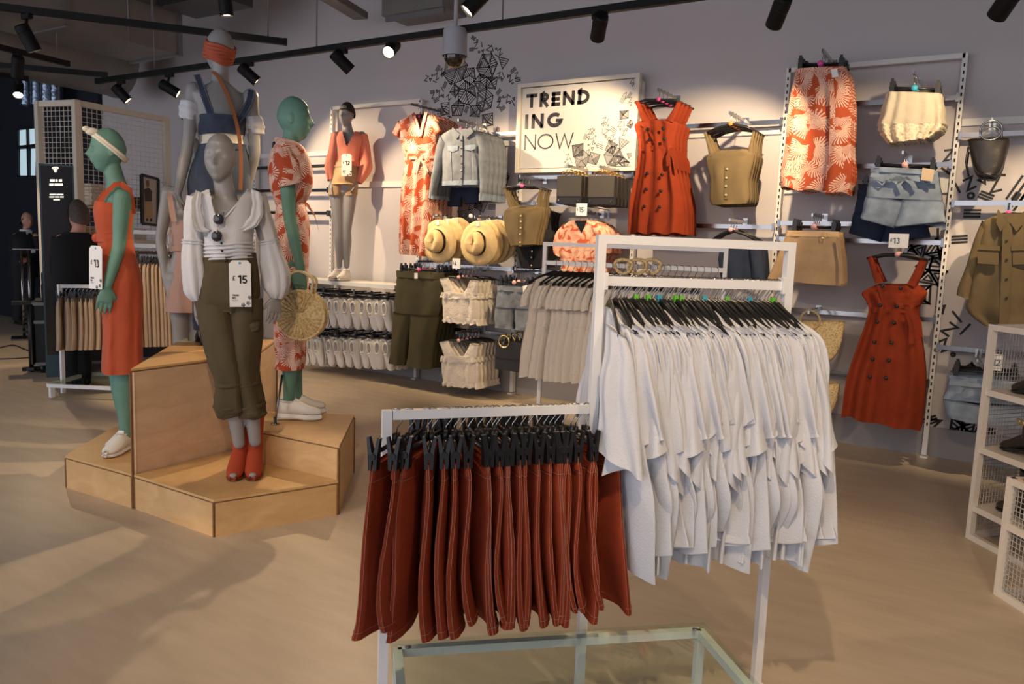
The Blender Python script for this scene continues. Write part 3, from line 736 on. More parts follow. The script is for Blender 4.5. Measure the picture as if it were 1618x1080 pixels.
# ================================================================== things hung on the wall fixture
m_pinkd = M('pink_size_disc', (0.75, 0.10, 0.35), 0.5)
m_palepink = M('pale_size_disc', (0.85, 0.45, 0.42), 0.5)
m_blued = M('blue_size_disc', (0.05, 0.35, 0.50), 0.5)
m_oranged = M('orange_size_disc', (0.85, 0.25, 0.05), 0.5)
def hook_pts(top, neck, pl, r=0.016):
    top = np.array(top); s = pl.n
    c = top-np.array([0, 0, r])
    pts = [c+s*r*cos(a)*1.0+np.array([0, 0, r*sin(a)]) for a in [radians(v) for v in (-60, -20, 20, 60, 100, 140, 180)]]
    return pts+[np.array(neck)+(c-np.array(neck))*0.45-s*r*0.3, np.array(neck)]
def hanger(t, pl, top, L, R, disc_m=None, neck=None, rad=0.010, drop=None):
    """black plastic hanger: chrome hook, sloping shoulders"""
    PT, PL_, PR = pl(*top), pl(*L), pl(*R)
    nk = pl(*neck) if neck else np.array([PT[0], PT[1], PT[2]-0.085])
    g = G()
    path = [PL_, PL_*.55+nk*.45+np.array([0, 0, .012]), nk*.88+PL_*.12+np.array([0, 0, .004]), nk, nk*.88+PR*.12+np.array([0, 0, .004]), PR*.55+nk*.45+np.array([0, 0, .012]), PR]
    path = [p-pl.n*0.012 for p in path]
    g.tube(path, [rad*.8, rad, rad*1.1, rad*1.3, rad*1.1, rad, rad*.8], 8)
    h = g.obj('hanger', m_black, t)
    g = G(); g.tube(hook_pts(PT, nk, pl), 0.0025, 6); g.obj('hook', m_chrome, h)
    if disc_m:
        g = G(); g.lathe([(0.0001, 0), (0.017, 0), (0.017, 0.01), (0.0001, 0.012)], nk+pl.n*0.003+np.array([0, 0, .004]), pl.n, 14); g.obj('size_disc', disc_m, h)
    return h
def clip_hanger(t, pl, top, L, R, disc_m=None):
    PT, A, B = pl(*top), pl(*L), pl(*R); mid = (A+B)/2
    g = G(); g.tube([A, B], 0.008, 8); h = g.obj('clip_hanger', m_black, t)
    for P, o in ((A, 1), (B, -1)):
        c = P+(B-A)*0.06*o
        g = G(); g.box(c+pl.n*0.008, (0.030, 0.024, 0.07)); g.box(c+pl.n*0.016+np.array([0, 0, .03]), (0.018, 0.012, 0.05)); g.obj('clip', m_black, h, smooth=False)
    g = G(); g.tube(hook_pts(PT, mid, pl), 0.0025, 6); g.obj('hook', m_chrome, h)
    if disc_m:
        g = G(); g.lathe([(0.0001, 0), (0.02, 0), (0.02, 0.01), (0.0001, 0.012)], mid+pl.n*0.01, pl.n, 14); g.obj('size_disc', disc_m, h)
    return h
def arm(px, py, Y0, label):
    """sloping chrome arm from the cross bar to the front of the row"""
    p = W(px, py, Y0); p = p-np.array([0, 0, .017])
    t = thing('hanging_arm', label, 'hanging arm', (p[0], YU, p[2]), 'chrome hanging arms')
    b = np.array([p[0], YU-0.02, p[2]+0.004])
    g = G(); g.bar(p-np.array([0, .05, 0]), b, 0.012, 0.022); g.obj('arm_bar', m_chrome, t, smooth=False)
    g = G(); g.box(b, (0.04, 0.02, 0.06)); g.obj('bracket', m_chrome, t, smooth=False)
    for k in range(5):
        q = p+(b-p)*(0.1+0.18*k)
        g = G(); g.ell(q+np.array([0, 0, .014]), (0.006, 0.006, 0.006), None, 8, 5); g.obj('stop_ball', m_chrome, t)
def row(root, n, dy, label, group, dx=0.004, swap=None, jit=0.03):
    root['group'] = group
    out = []
    for i in range(1, n):
        c = dup(root, (random.uniform(-dx, dx), dy*i, random.uniform(-.004, .004)), label+', '+nth(i)+' from the front', group, random.uniform(-jit, jit))
        if swap:
            for ch in c.children_recursive:
                if ch.name.split('.')[0] in swap[0] and ch.type == 'MESH':
                    ch.data = ch.data.copy(); ch.data.materials[0] = swap[1]
        out.append(c)
    return out
def base_of(pl, px, py): return pl(px, py)

# ---- palm print shirt dresses
p = WallPlane(5.95)
t = thing('palm_print_dress', 'front palm print shirt dress of its row beside the wall mannequin', 'dress', base_of(p, 655, 404))
g = cloth(G(), p, [(648, 183, 678, 180), (629, 196, 693, 189), (633, 218, 690, 214), (637, 238, 688, 235), (641, 253, 687, 250), (635, 290, 686, 288), (633, 345, 682, 346), (632, 401, 676, 405)], 0.05, (6, .003, .018), 40, 72, seed=1).cut([(654, 174), (673, 172), (664, 216)], p.n, p(664, 200)); g.obj('dress_body', m_floral, t)
for q in ([(632, 191, 640, 206), (626, 203, 637, 212), (622, 210, 634, 219)], [(688, 187, 682, 204), (695, 198, 686, 208), (699, 207, 690, 216)]):
    g = cloth(G(), p, q, 0.045, (3, .002, .006), 8, 20, seed=2); g.obj('sleeve', m_floral, t)
for q in ([(653, 179), (659, 196), (664, 216)], [(674, 177), (669, 196), (664, 216)]):
    g = G(); band(g, p, q, 0.035, 0.006, 0.053); g.obj('lapel', m_floral, t)
g = cloth(G(), p, [(641, 249, 688, 246), (641, 254, 688, 251)], 0.056, (5, .003, .003), 3, 30, seed=5, cap=(False, False)); b_ = g.obj('belt', m_floral, t)
g = G(); band(g, p, [(664, 251), (660, 262), (657, 276)], 0.03, 0.004, 0.062); band(g, p, [(666, 251), (672, 262), (676, 272)], 0.03, 0.004, 0.062); g.obj('belt_tie', m_floral, b_)
hanger(t, p, (663, 170), (634, 192), (690, 187), m_pinkd)
arm(655, 163, 5.95, 'chrome arm holding the palm print shirt dresses')
row(t, 5, 0.075, 'palm print shirt dress beside the wall mannequin', 'palm print shirt dresses on the wall')

# ---- denim jackets
p = WallPlane(5.95)
t = thing('denim_jacket', 'faded grey denim jacket at the front of its row beside the sign', 'jacket', base_of(p, 730, 295))
g = cloth(G(), p, [(712, 206, 747, 204), (697, 217, 763, 213), (698, 235, 762, 232), (700, 262, 760, 260), (700, 286, 759, 284), (700, 294, 758, 292)], 0.055, (3, .003, .004), 18, 40, seed=3); g.obj('jacket_body', m_gdenim, t)
for q in ([(697, 213, 708, 230), (689, 238, 702, 246), (684, 268, 696, 272), (680, 300, 689, 303), (680, 313, 689, 315)], [(752, 214, 764, 212), (757, 238, 771, 234), (758, 268, 772, 264), (759, 300, 770, 298), (759, 318, 769, 317)]):
    g = cloth(G(), p, q, 0.042, (2, .004, .006), 14, 20, seed=4, d=0.01); s_ = g.obj('sleeve', m_gdenim, t)
    a = q[-1]; b = q[-2]
    g = cloth(G(), p, [(b[0], b[1]+6, b[2], b[3]+6), a], 0.045, (2, 0, 0), 3, 18, seed=4, d=0.01); g.obj('cuff', m_ldenim, s_)
g = G(); band(g, p, [(729, 212, .0), (729, 250), (728, 293)], 0.035, 0.006, 0.062); g.obj('button_placket', m_gdenim, t)
for y in (222, 234, 246, 258, 270, 282):
    g = disc(G(), p, 729, y, 0.008, 0.068); g.obj('button', m_dchrome, t)
for q in ([(708, 231), (724, 230), (724, 237), (716, 240), (708, 237)], [(735, 230), (752, 228), (752, 235), (744, 238), (735, 236)]):
    g = patch(G(), p, q, 0.006, 0.06); g.obj('pocket_flap', m_ldenim, t, smooth=False)
for q in ([(716, 201), (728, 212), (722, 220), (711, 211)], [(744, 200), (731, 212), (737, 219), (749, 209)]):
    g = patch(G(), p, q, 0.010, 0.062); g.obj('collar', m_gdenim, t, smooth=False)
g = cloth(G(), p, [(700, 287, 759, 285), (700, 294, 758, 292)], 0.06, (3, 0, 0), 3, 36, seed=3, cap=(False, False)); g.obj('waistband', m_ldenim, t)
for x in (712, 746):
    g = G(); band(g, p, [(x, 238), (x+2, 286)], 0.006, 0.003, 0.060); g.obj('seam', m_ldenim, t)
hanger(t, p, (729, 190), (700, 212), (760, 210), m_pinkd)
arm(729, 188, 5.95, 'chrome arm holding the denim jackets')
row(t, 5, 0.075, 'faded denim jacket further back in the row beside the sign', 'denim jackets on the wall')
# dark jeans hung under the jackets
p = WallPlane(6.2)
t = thing('dark_jeans', 'dark navy denim hanging below the denim jackets', 'jeans', base_of(p, 735, 330))
g = cloth(G(), p, [(708, 282, 756, 280), (708, 300, 757, 298), (709, 312, 757, 310)], 0.04, (3, .002, .004), 8, 28, seed=9); g.obj('waist_part', m_ddenim, t)
for q in ([(709, 310, 730, 310), (709, 326, 729, 326)], [(733, 310, 757, 309), (735, 322, 757, 320)]):
    g = cloth(G(), p, q, 0.04, (2, .002, .004), 4, 20, seed=9); g.obj('leg', m_ddenim, t)

# ---- straw hats in two stacks
def hat(px, py, Y, label, tilt=(-0.02, -0.98, -0.05), R=0.205):
    c = W(px, py, Y); ax = np.array(tilt, float); ax /= np.linalg.norm(ax)
    t = thing('straw_hat', label, 'hat', c, 'straw hats on the wall')
    up = np.array([0, 0, 1.0]); x = np.cross(up, ax); x /= np.linalg.norm(x); y = np.cross(ax, x); n = 40
    def P(r, h, a, sq=1.0): return c+ax*h+r*(x*cos(a)*sq+y*sin(a))
    rings = []
    for r, h in ((R, .006), (R*.99, .012), (R*.8, .018), (R*.56, .016), (R*.53, .03)):
        rings.append([P(r, h+0.02*sin(2*2*pi*j/n)*(r/R)**3*.5, 2*pi*j/n) for j in range(n)])
    g = G(); g.loft(rings, False, False); g.loft([[q-ax*.004 for q in r] for r in rings], False, False); g.obj('brim', m_hat, t)
    rings = []
    for r, h in ((.545, .015), (.535, .05), (.515, .09), (.455, .122), (.32, .134), (.13, .126), (.01, .122)):
        ring = []
        for j in range(n):
            a = 2*pi*j/n; hh = h
            if h > .07: hh = h-0.018*math.exp(-((cos(a)*r)/.12)**2)*(0.5+0.5*(r < .4)); hh -= 0.02*max(0, sin(a))*(h > .1)
            ring.append(P(R*r, hh, a, 0.88))
        rings.append(ring)
    g = G(); g.loft(rings, False, True); g.obj('crown', m_hat, t)
    g = G(); g.loft([[P(R*r, h, 2*pi*j/n, .885) for j in range(n)] for r, h in ((.556, .026), (.545, .060))], False, False); g.obj('hat_band', m_blackcl, t)
    g = G(); q = c+y*R*.86+ax*.02; g.box(q, (.03, .004, .045)); g.obj('label_tab', m_tag, t, smooth=False)
    return t
for i in range(3): hat(694+i*15, 381-i*2, 5.93+i*.10, ('front straw hat with black band in the left stack', 'middle straw hat of the left stack', 'rear straw hat of the left stack')[i])
for i in range(4): hat(757+i*9.5, 384-i, 5.93+i*.075, ('front straw hat with black band in the right stack', 'second straw hat of the right stack', 'third straw hat of the right stack', 'rear straw hat of the right stack')[i])
for px, lb in ((690, 'left'), (755, 'right')):
    arm(px, 340, 5.95, 'chrome arm holding the '+lb+' stack of straw hats')

# ---- small flowers / clips above hats are the hat loops
for i, px in enumerate((688, 703, 716, 744, 757, 772)):
    q = W(px, 341+(i % 3)*3, 6.0+0.06*(i % 3))
    g = G(); g.ell(q, (.024, .014, .02), None, 10, 6); o = g.obj('hat_clip', m_tag); tag(o, ('first', 'second', 'third', 'fourth', 'fifth', 'sixth')[i]+' white hat clip from the left above the straw hats', 'clip', 'white hat clips')

# ---- camisole tops with buttons
def cami(p, body, sl, sr, mat, label, hookpt, buttons, seed, disc_m=None, lin=True, neck=None, name='button_top'):
    b = body[-1]
    t = thing(name, label, 'top', base_of(p, (b[0]+b[2])/2, b[1]))
    g = cloth(G(), p, body, 0.05, (4, .003, .008), 16, 40, seed=seed); g.obj('bodice', mat, t)
    for s_ in (sl, sr):
        g = cloth(G(), p, s_, 0.012, (2, 0, 0), 8, 12, seed=seed, d=.02); g.obj('strap', mat, t)
    for x, y in buttons:
        g = disc(G(), p, x, y, 0.008, 0.062); g.obj('button', M('horn_button', (0.62, 0.50, 0.34), .4), t)
    g = G(); band(g, p, [(buttons[0][0], buttons[0][1]-6), (buttons[-1][0], buttons[-1][1]+6)], 0.03, 0.004, 0.055); g.obj('placket', mat, t)
    hanger(t, p, hookpt, (sl[0][0], sl[0][1]+1), (sr[0][2], sr[0][1]+1), disc_m)
    return t
p = WallPlane(5.93)
t = cami(p, [(811, 326, 852, 324), (799, 332, 857, 328), (797, 344, 857, 340), (800, 366, 852, 363), (807, 388, 848, 386)], [(795, 297, 799, 296), (800, 312, 804, 311), (805, 330, 813, 329)], [(853, 298, 857, 298), (850, 312, 854, 312), (846, 328, 854, 328)], m_khaki, 'khaki button front camisole beside the straw hats', (826, 279), [(823, 341), (823, 350), (823, 360), (822, 370), (822, 383)], 11, m_pinkd)
row(t, 4, 0.05, 'khaki camisole further back behind the one beside the hats', 'camisoles beside the hats')
b_ = dup(t, (0.03, 0.16, -0.20), 'black camisole hanging lower behind the khaki ones beside the hats', 'camisoles beside the hats')
for c in [b_]+row(b_, 4, 0.045, 'black camisole hanging lower behind the khaki ones beside the hats', 'camisoles beside the hats'):
    for ch in c.children_recursive:
        if ch.name.split('.')[0] in ('bodice', 'strap', 'placket'): ch.data = ch.data.copy(); ch.data.materials[0] = m_blackcl
arm(826, 276, 5.93, 'chrome arm holding the camisoles beside the hats')
p = WallPlane(5.93)
t = cami(p, [(1133, 238, 1182, 236), (1118, 246, 1192, 243), (1116, 258, 1191, 255), (1122, 285, 1184, 284), (1121, 315, 1186, 312), (1126, 324, 1182, 322)], [(1112, 210, 1116, 208), (1117, 228, 1122, 226), (1121, 248, 1131, 244)], [(1190, 206, 1194, 207), (1186, 222, 1191, 224), (1180, 242, 1190, 247)], m_khaki, 'khaki button front camisole below the ceiling lamp, beside the palm print skirts', (1156, 178), [(1149, 267), (1148, 281), (1147, 294), (1147, 308)], 12, m_oranged)
row(t, 5, 0.065, 'khaki camisole further back in the row beside the palm print skirts', 'khaki camisoles beside the skirts')
arm(1156, 176, 5.93, 'chrome arm holding the khaki camisoles beside the skirts')

# ---- black clutch bags with gold chains
for k, (px, py) in enumerate(((901, 300), (952, 301))):
    c = W(px, py, 5.95)
    for i in range(5):
        q = c+np.array([0.004*i, 0.065*i, -0.002*i])
        wd = ('left', 'right')[k]
        t = thing('clutch_bag', ('front black clutch bag with gold chain, ' if i == 0 else nth(i)+' black clutch bag from the front, ')+wd+' row under the sign', 'bag', q-np.array([0, 0, .13]), 'black clutch bags under the sign')
        g = G(); g.box(q, (.235, .045, .235)); o = g.obj('bag_body', m_bleather, t, smooth=False)
        g = G(); g.box(q+(0, -.026, .03), (.232, .008, .17)); g.obj('flap', M('olive_black_leather', (0.055, 0.048, 0.036), .4), t, smooth=False)
        for s_ in (-1, 1):
            g = G(); g.ell(q+np.array([.095*s_, -.032, -.09]), (.009, .005, .009), None, 10, 6); g.obj('stud', m_chrome, t)
        g = G()
        for j in range(15):
            a = pi*j/14; cpos = q+np.array([.075*cos(a), -.02+.006*sin(j*2.1), .12+.045*sin(a)])
            g.lathe([(.009, -.003), (.012, 0), (.009, .003), (.006, 0), (.009, -.003)], cpos, (sin(j*1.6), 1, cos(j)), 8)
        g.obj('chain', m_gold, t)
    arm(px, py-40, 5.95, 'gold toned arm holding the '+('left', 'right')[k]+' row of clutch bags')

# ---- palm print blouses
p = WallPlane(5.9)
t = thing('palm_print_blouse', 'palm print short blouse hanging behind the white dress rack', 'blouse', base_of(p, 918, 428))
g = cloth(G(), p, [(906, 348, 930, 347), (892, 357, 946, 355), (884, 376, 955, 374), (884, 398, 952, 397), (888, 412, 948, 412), (886, 428, 950, 430)], 0.07, (5, .004, .010), 16, 40, seed=21); g.obj('blouse_body', m_floral2, t)
for q in ([(893, 354, 902, 368), (881, 368, 893, 384), (876, 386, 890, 396), (878, 400, 890, 406)], [(946, 352, 938, 366), (958, 366, 946, 382), (963, 385, 948, 395), (960, 400, 948, 405)]):
    g = cloth(G(), p, q, 0.06, (3, .004, .006), 10, 20, seed=22); g.obj('puff_sleeve', m_floral2, t)
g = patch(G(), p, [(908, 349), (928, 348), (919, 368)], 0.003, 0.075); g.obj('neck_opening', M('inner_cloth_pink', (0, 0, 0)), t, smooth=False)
g = cloth(G(), p, [(886, 408, 951, 408), (887, 414, 949, 414)], 0.075, (4, .003, .003), 3, 30, seed=23, cap=(False, False)); g.obj('belt', m_floral2, t)
hanger(t, p, (917, 335), (893, 357), (945, 355), None)
row(t, 4, 0.08, 'palm print short blouse further back behind the white dress rack', 'palm print blouses')
arm(917, 332, 5.9, 'chrome arm holding the palm print blouses')

# ---- rust pinafore dresses, two rows
def pinafore(p, body, straps, waist, buttons, hookpt, label, seed, tie, topedge, disc_m=None):
    b = body[-1]
    t = thing('rust_pinafore_dress', label, 'dress', base_of(p, (b[0]+b[2])/2, max(b[1], b[3])))
    g = cloth(G(), p, body, (0.05, 0.08), (7, .003, .030), 30, 72, seed=seed, hemwave=.010); g.obj('dress_body', m_rust, t)
    for s_ in straps:
        g = cloth(G(), p, s_, 0.010, (2, 0, 0), 8, 12, seed=seed, d=.045); g.obj('strap', m_rust, t)
    g = cloth(G(), p, waist, 0.06, (5, .002, .004), 3, 40, seed=seed, cap=(False, False)); bl_ = g.obj('belt', m_rust, t)
    g = G(); band(g, p, tie[0], 0.035, 0.005, 0.085); band(g, p, tie[1], 0.035, 0.005, 0.088); g.obj('belt_tie', m_rust, bl_)
    for x, y in buttons:
        g = disc(G(), p, x, y, 0.013, 0.068+0.0001*y, 0.012); g.obj('button', m_black, t)
    for e in topedge:
        g = G(); band(g, p, e, 0.02, 0.006, 0.062); g.obj('front_edge', m_rust, t)
    hanger(t, p, hookpt, (straps[0][0][0]-1, straps[0][0][1]+2), (straps[1][0][2]+1, straps[1][0][1]+2), disc_m)
    return t
p = WallPlane(5.92)
t = pinafore(p, [(1012, 192, 1060, 190), (1004, 200, 1072, 196), (1010, 222, 1068, 218), (1013, 240, 1066, 238), (1006, 275, 1072, 272), (1000, 320, 1078, 320), (995, 368, 1082, 370)],
             [[(1003, 160, 1010, 159), (1009, 176, 1018, 175), (1014, 192, 1026, 191)], [(1070, 160, 1077, 161), (1062, 175, 1071, 177), (1052, 190, 1063, 193)]],
             [(1012, 233, 1068, 230), (1012, 240, 1067, 237)], [(1024, 204), (1048, 203), (1026, 221), (1050, 220), (1023, 274), (1046, 276), (1021, 299), (1044, 302), (1018, 326), (1042, 327)], (1042, 140), 'front rust button dress of the row right of the sign', 31,
             ([(1060, 234), (1068, 250), (1070, 268)], [(1062, 234), (1056, 248), (1057, 262)]), [[(1012, 195), (1024, 204), (1042, 235)]], m_pinkd)
row(t, 4, 0.085, 'rust button dress further back in the row right of the sign', 'rust dresses right of the sign')
arm(1042, 139, 5.92, 'chrome arm holding the rust dresses right of the sign')
p = WallPlane(5.90)
t = pinafore(p, [(1386, 449, 1445, 450), (1362, 462, 1462, 464), (1370, 478, 1454, 480), (1374, 490, 1448, 492), (1356, 540, 1456, 545), (1340, 600, 1458, 612), (1328, 655, 1457, 680)],
             [[(1370, 406, 1378, 404), (1376, 426, 1386, 424), (1383, 448, 1396, 446)], [(1453, 409, 1462, 411), (1444, 428, 1455, 431), (1433, 449, 1446, 453)]],
             [(1373, 484, 1449, 486), (1374, 492, 1447, 494)], [(1394, 452), (1423, 455), (1391, 482), (1417, 484), (1386, 508), (1413, 510), (1382, 540), (1409, 541), (1379, 567), (1405, 569), (1375, 595), (1400, 597)], (1420, 383), 'front rust button dress of the row at lower right', 32,
             ([(1434, 490), (1441, 515), (1440, 543)], [(1438, 490), (1448, 512), (1450, 535)]), [[(1388, 451), (1394, 470), (1397, 487)]], m_palepink)
row(t, 4, 0.09, 'rust button dress further back in the row at lower right', 'rust dresses at lower right')
arm(1420, 380, 5.90, 'chrome arm holding the rust dresses at lower right')

# ---- palm print skirts on clip hangers
p = WallPlane(5.92)
t = thing('palm_print_skirt', 'front palm print wrap skirt hung high beside the cream lace top', 'skirt', base_of(p, 1288, 311))
g = cloth(G(), p, [(1258, 112, 1338, 108), (1253, 130, 1343, 126), (1246, 170, 1345, 168), (1240, 220, 1346, 222), (1235, 265, 1345, 270), (1232, 297, 1343, 307)], (0.045, 0.07), (6, .002, .022), 26, 60, seed=41, hemwave=.01); g.obj('skirt_body', m_floral, t)
g = cloth(G(), p, [(1258, 110, 1338, 106), (1256, 118, 1340, 114)], 0.05, (5, .001, .001), 3, 40, seed=41, cap=(False, False)); g.obj('waistband', m_floral, t)
g = G(); band(g, p, [(1312, 116), (1316, 170), (1314, 240), (1306, 305)], 0.035, 0.006, 0.06); g.obj('wrap_edge', m_floral, t)
g = patch(G(), p, [(1313, 110), (1323, 108), (1325, 121), (1315, 123)], .003, .07); g.obj('swing_tag', m_tag, t, smooth=False)
clip_hanger(t, p, (1302, 80), (1261, 101), (1334, 100), m_pinkd)
row(t, 5, 0.055, 'palm print wrap skirt further back beside the cream lace top', 'palm print skirts')
arm(1302, 78, 5.92, 'chrome arm holding the palm print skirts')

# ---- cream lace trimmed tops
p = WallPlane(5.95)
t = thing('lace_trim_top', 'cream off shoulder top with lace hem, hung high right', 'top', base_of(p, 1440, 236))
g = cloth(G(), p, [(1400, 146, 1489, 149), (1394, 168, 1492, 170), (1387, 193, 1495, 194), (1388, 205, 1492, 203), (1398, 216, 1482, 210)], 0.06, (10, .004, .020), 20, 72, seed=51); g.obj('top_body', M('cream_gauze', (0.50, 0.44, 0.33), .85, bump=.3, bscale=120), t)
g = cloth(G(), p, [(1386, 198, 1494, 197), (1391, 212, 1490, 207), (1404, 228, 1474, 219)], 0.066, (10, .018, .024), 8, 72, seed=51, cap=(False, False)); g.obj('lace_hem', weave_mat('lace', (0.74, 0.62, 0.45), (0.45, 0.34, 0.22), 60), t)
clip_hanger(t, p, (1445, 113), (1405, 138), (1487, 141), m_blued)
row(t, 3, 0.07, 'cream lace hem top further back, hung high right', 'cream lace tops')
arm(1445, 112, 5.95, 'chrome arm holding the cream lace tops')

# ---- denim shorts with tie belt
def shorts(p, top, mid, legs, mat, label, hookpt, bar, seed, disc_m=None, belt=None, name='denim_shorts', th=.06):
    t = thing(name, label, 'shorts', base_of(p, (top[0]+top[2])/2, legs[0][-1][1]))
    g = cloth(G(), p, [top]+mid, (th, th*.85), (6, .006, .004), 10, 44, seed=seed); g.obj('hip_part', mat, t)
    for q in legs:
        g = cloth(G(), p, q, th, (4, .005, .010), 8, 28, seed=seed+1); g.obj('leg', mat, t)
    g = cloth(G(), p, [(top[0]-1, top[1]-2, top[2]+1, top[3]-2), (top[0]-1, top[1]+6, top[2]+1, top[3]+6)], th+.006, (8, .004, .004), 3, 48, seed=seed, cap=(False, False)); g.obj('waistband', mat, t)
    if belt:
        g = G()
        for q in belt: band(g, p, q, 0.028, 0.005, th+.022)
        g.obj('tie_belt', mat, t)
    for x0_, x1_ in ((top[0]+10, top[0]+26), (top[2]-26, top[2]-10)):
        g = G(); band(g, p, [(x0_, top[1]+20), ((x0_+x1_)/2, top[1]+26), (x1_, top[1]+18)], 0.008, 0.004, th+.012); g.obj('pocket_seam', mat, t)
    clip_hanger(t, p, hookpt, bar[0], bar[1], disc_m)
    return t
p = WallPlane(5.93)
t = shorts(p, (1376, 266, 1482, 272), [(1373, 285, 1485, 290), (1368, 312, 1489, 318)], ([(1368, 310, 1430, 318), (1363, 330, 1420, 345), (1360, 345, 1412, 359)], [(1424, 316, 1490, 317), (1418, 340, 1492, 335), (1414, 358, 1494, 350)]), m_ldenim, 'front pale denim shorts with tied belt below the lace top', (1428, 240), ((1382, 259), (1480, 262)), 61, m_palepink,
           [[(1376, 276), (1410, 283), (1430, 280)], [(1430, 280), (1455, 284), (1483, 280)], [(1428, 280), (1420, 292), (1424, 300)], [(1430, 280), (1442, 290), (1446, 298)], [(1429, 281), (1418, 288), (1412, 284), (1424, 279)]])
t_first = t
c = dup(t, (-.09, .16, -.10), 'dark navy denim shorts peeping out behind the pale belted shorts', 'denim shorts below the lace top')
for c in [c]+row(t, 3, 0.07, 'pale denim shorts further back below the lace top', 'denim shorts below the lace top')[-1:]:
    for ch in c.children_recursive:
        if ch.name.split('.')[0] in ('hip_part', 'leg', 'waistband', 'tie_belt', 'pocket_seam'): ch.data = ch.data.copy(); ch.data.materials[0] = m_ddenim
c['label'] = 'dark navy denim shorts at the back of the row below the lace top'
g = patch(G(), p, [(1458, 265), (1477, 268), (1473, 287), (1455, 284)], .003, .10); g.obj('swing_tag', M('kraft_card', (.60, .46, .30), .7), t_first, smooth=False)
arm(1428, 238, 5.93, 'chrome arm holding the belted denim shorts')

# ---- beige skirts
p = WallPlane(5.90)
t = thing('beige_skirt', 'front beige wrap mini skirt with buckle belt right of the white rack', 'skirt', base_of(p, 1272, 452))
g = cloth(G(), p, [(1244, 364, 1326, 366), (1238, 380, 1330, 383), (1226, 410, 1331, 416), (1213, 441, 1331, 452)], (.045, .07), (3, .002, .010), 16, 44, seed=71); g.obj('skirt_body', m_beige, t)
g = cloth(G(), p, [(1243, 364, 1327, 366), (1242, 373, 1328, 375)], .055, (3, .001, .001), 3, 40, seed=71, cap=(False, False)); b_ = g.obj('belt', M('pale_belt', (.68, .45, .24), .6), t)
g = G(); P_ = [p(x, y, .07) for x, y in ((1299, 367), (1306, 367), (1306, 376), (1299, 376))]; g.tube(P_, .003, 6, True); g.obj('buckle', m_gold, b_)
g = G(); band(g, p, [(1324, 375), (1329, 410), (1330, 448)], .02, .006, .06); g.obj('wrap_edge', m_beige, t)
clip_hanger(t, p, (1286, 338), (1252, 357), (1322, 359), m_palepink)
row(t, 4, .06, 'beige mini skirt further back right of the white rack', 'beige skirts on the wall')
arm(1286, 336, 5.90, 'chrome arm holding the beige mini skirts')

# ---- dark jeans jacket behind the white rack
p = WallPlane(5.95)
t = thing('dark_denim_jacket', 'dark denim piece on a black hanger seen through the tall white rack', 'jacket', base_of(p, 1175, 450))
g = cloth(G(), p, [(1140, 388, 1200, 390), (1136, 410, 1204, 412), (1140, 452, 1202, 455)], .05, (4, .003, .006), 10, 32, seed=75); g.obj('jacket_body', m_ddenim, t)
for q in ([(1184, 390, 1204, 388), (1186, 410, 1206, 408), (1188, 438, 1208, 440)],):
    g = cloth(G(), p, q, .04, (2, .003, .005), 8, 18, seed=76, d=.05); g.obj('sleeve', m_ddenim, t)
hanger(t, p, (1156, 346), (1124, 379), (1196, 381), m_palepink)
arm(1156, 344, 5.95, 'chrome arm above the tall white rack, holding dark denim')
row(t, 3, .07, 'dark denim piece further back, seen through the tall white rack', 'dark denim pieces')

# ---- olive shirts at the right edge
p = WallPlane(5.88)
t = thing('olive_shirt', 'front olive utility shirt with chest pockets at the right edge', 'shirt', base_of(p, 1605, 515))
g = cloth(G(), p, [(1580, 338, 1634, 336), (1553, 350, 1662, 348), (1548, 375, 1668, 372), (1540, 420, 1676, 420), (1530, 465, 1686, 468), (1528, 490, 1690, 495), (1556, 514, 1660, 520)], .08, (5, .003, .012), 22, 52, seed=81); g.obj('shirt_body', m_khaki, t)
g = cloth(G(), p, [(1552, 348, 1566, 362), (1538, 382, 1558, 388), (1526, 420, 1546, 424), (1514, 452, 1536, 462), (1512, 466, 1534, 474)], .05, (3, .004, .006), 12, 22, seed=82, d=.0); g.obj('sleeve', m_khaki, t)
g = G(); band(g, p, [(1592, 352), (1590, 420), (1586, 512)], .05, .005, .09); g.obj('placket', m_khaki, t)
for y in (380, 410, 440, 470):
    g = disc(G(), p, 1591, y, .008, .096); g.obj('button', m_dkgreen, t)
for q, w_ in (([(1543, 386), (1580, 388), (1580, 396), (1543, 394)], 1), ([(1598, 388), (1640, 386), (1640, 394), (1598, 396)], 1)):
    g = patch(G(), p, q, .008, .092); pk = g.obj('pocket_flap', m_khaki, t, smooth=False)
    q2 = [(q[0][0]+2, q[0][1]+6), (q[1][0]-2, q[1][1]+6), (q[1][0]-2, q[1][1]+30), (q[0][0]+2, q[0][1]+30)]
    g = patch(G(), p, q2, .005, .088); g.obj('pocket', m_khaki, t, smooth=False)
for q in ([(1577, 330), (1592, 352), (1581, 366), (1574, 352)], [(1622, 330), (1596, 352), (1606, 366), (1618, 352)]):
    g = patch(G(), p, q, .012, .088); g.obj('collar', m_khaki, t, smooth=False)
hanger(t, p, (1596, 316), (1560, 348), (1640, 346), m_pinkd)
row(t, 5, .075, 'olive utility shirt further back at the right edge', 'olive shirts')
arm(1596, 314, 5.88, 'chrome arm holding the olive shirts')

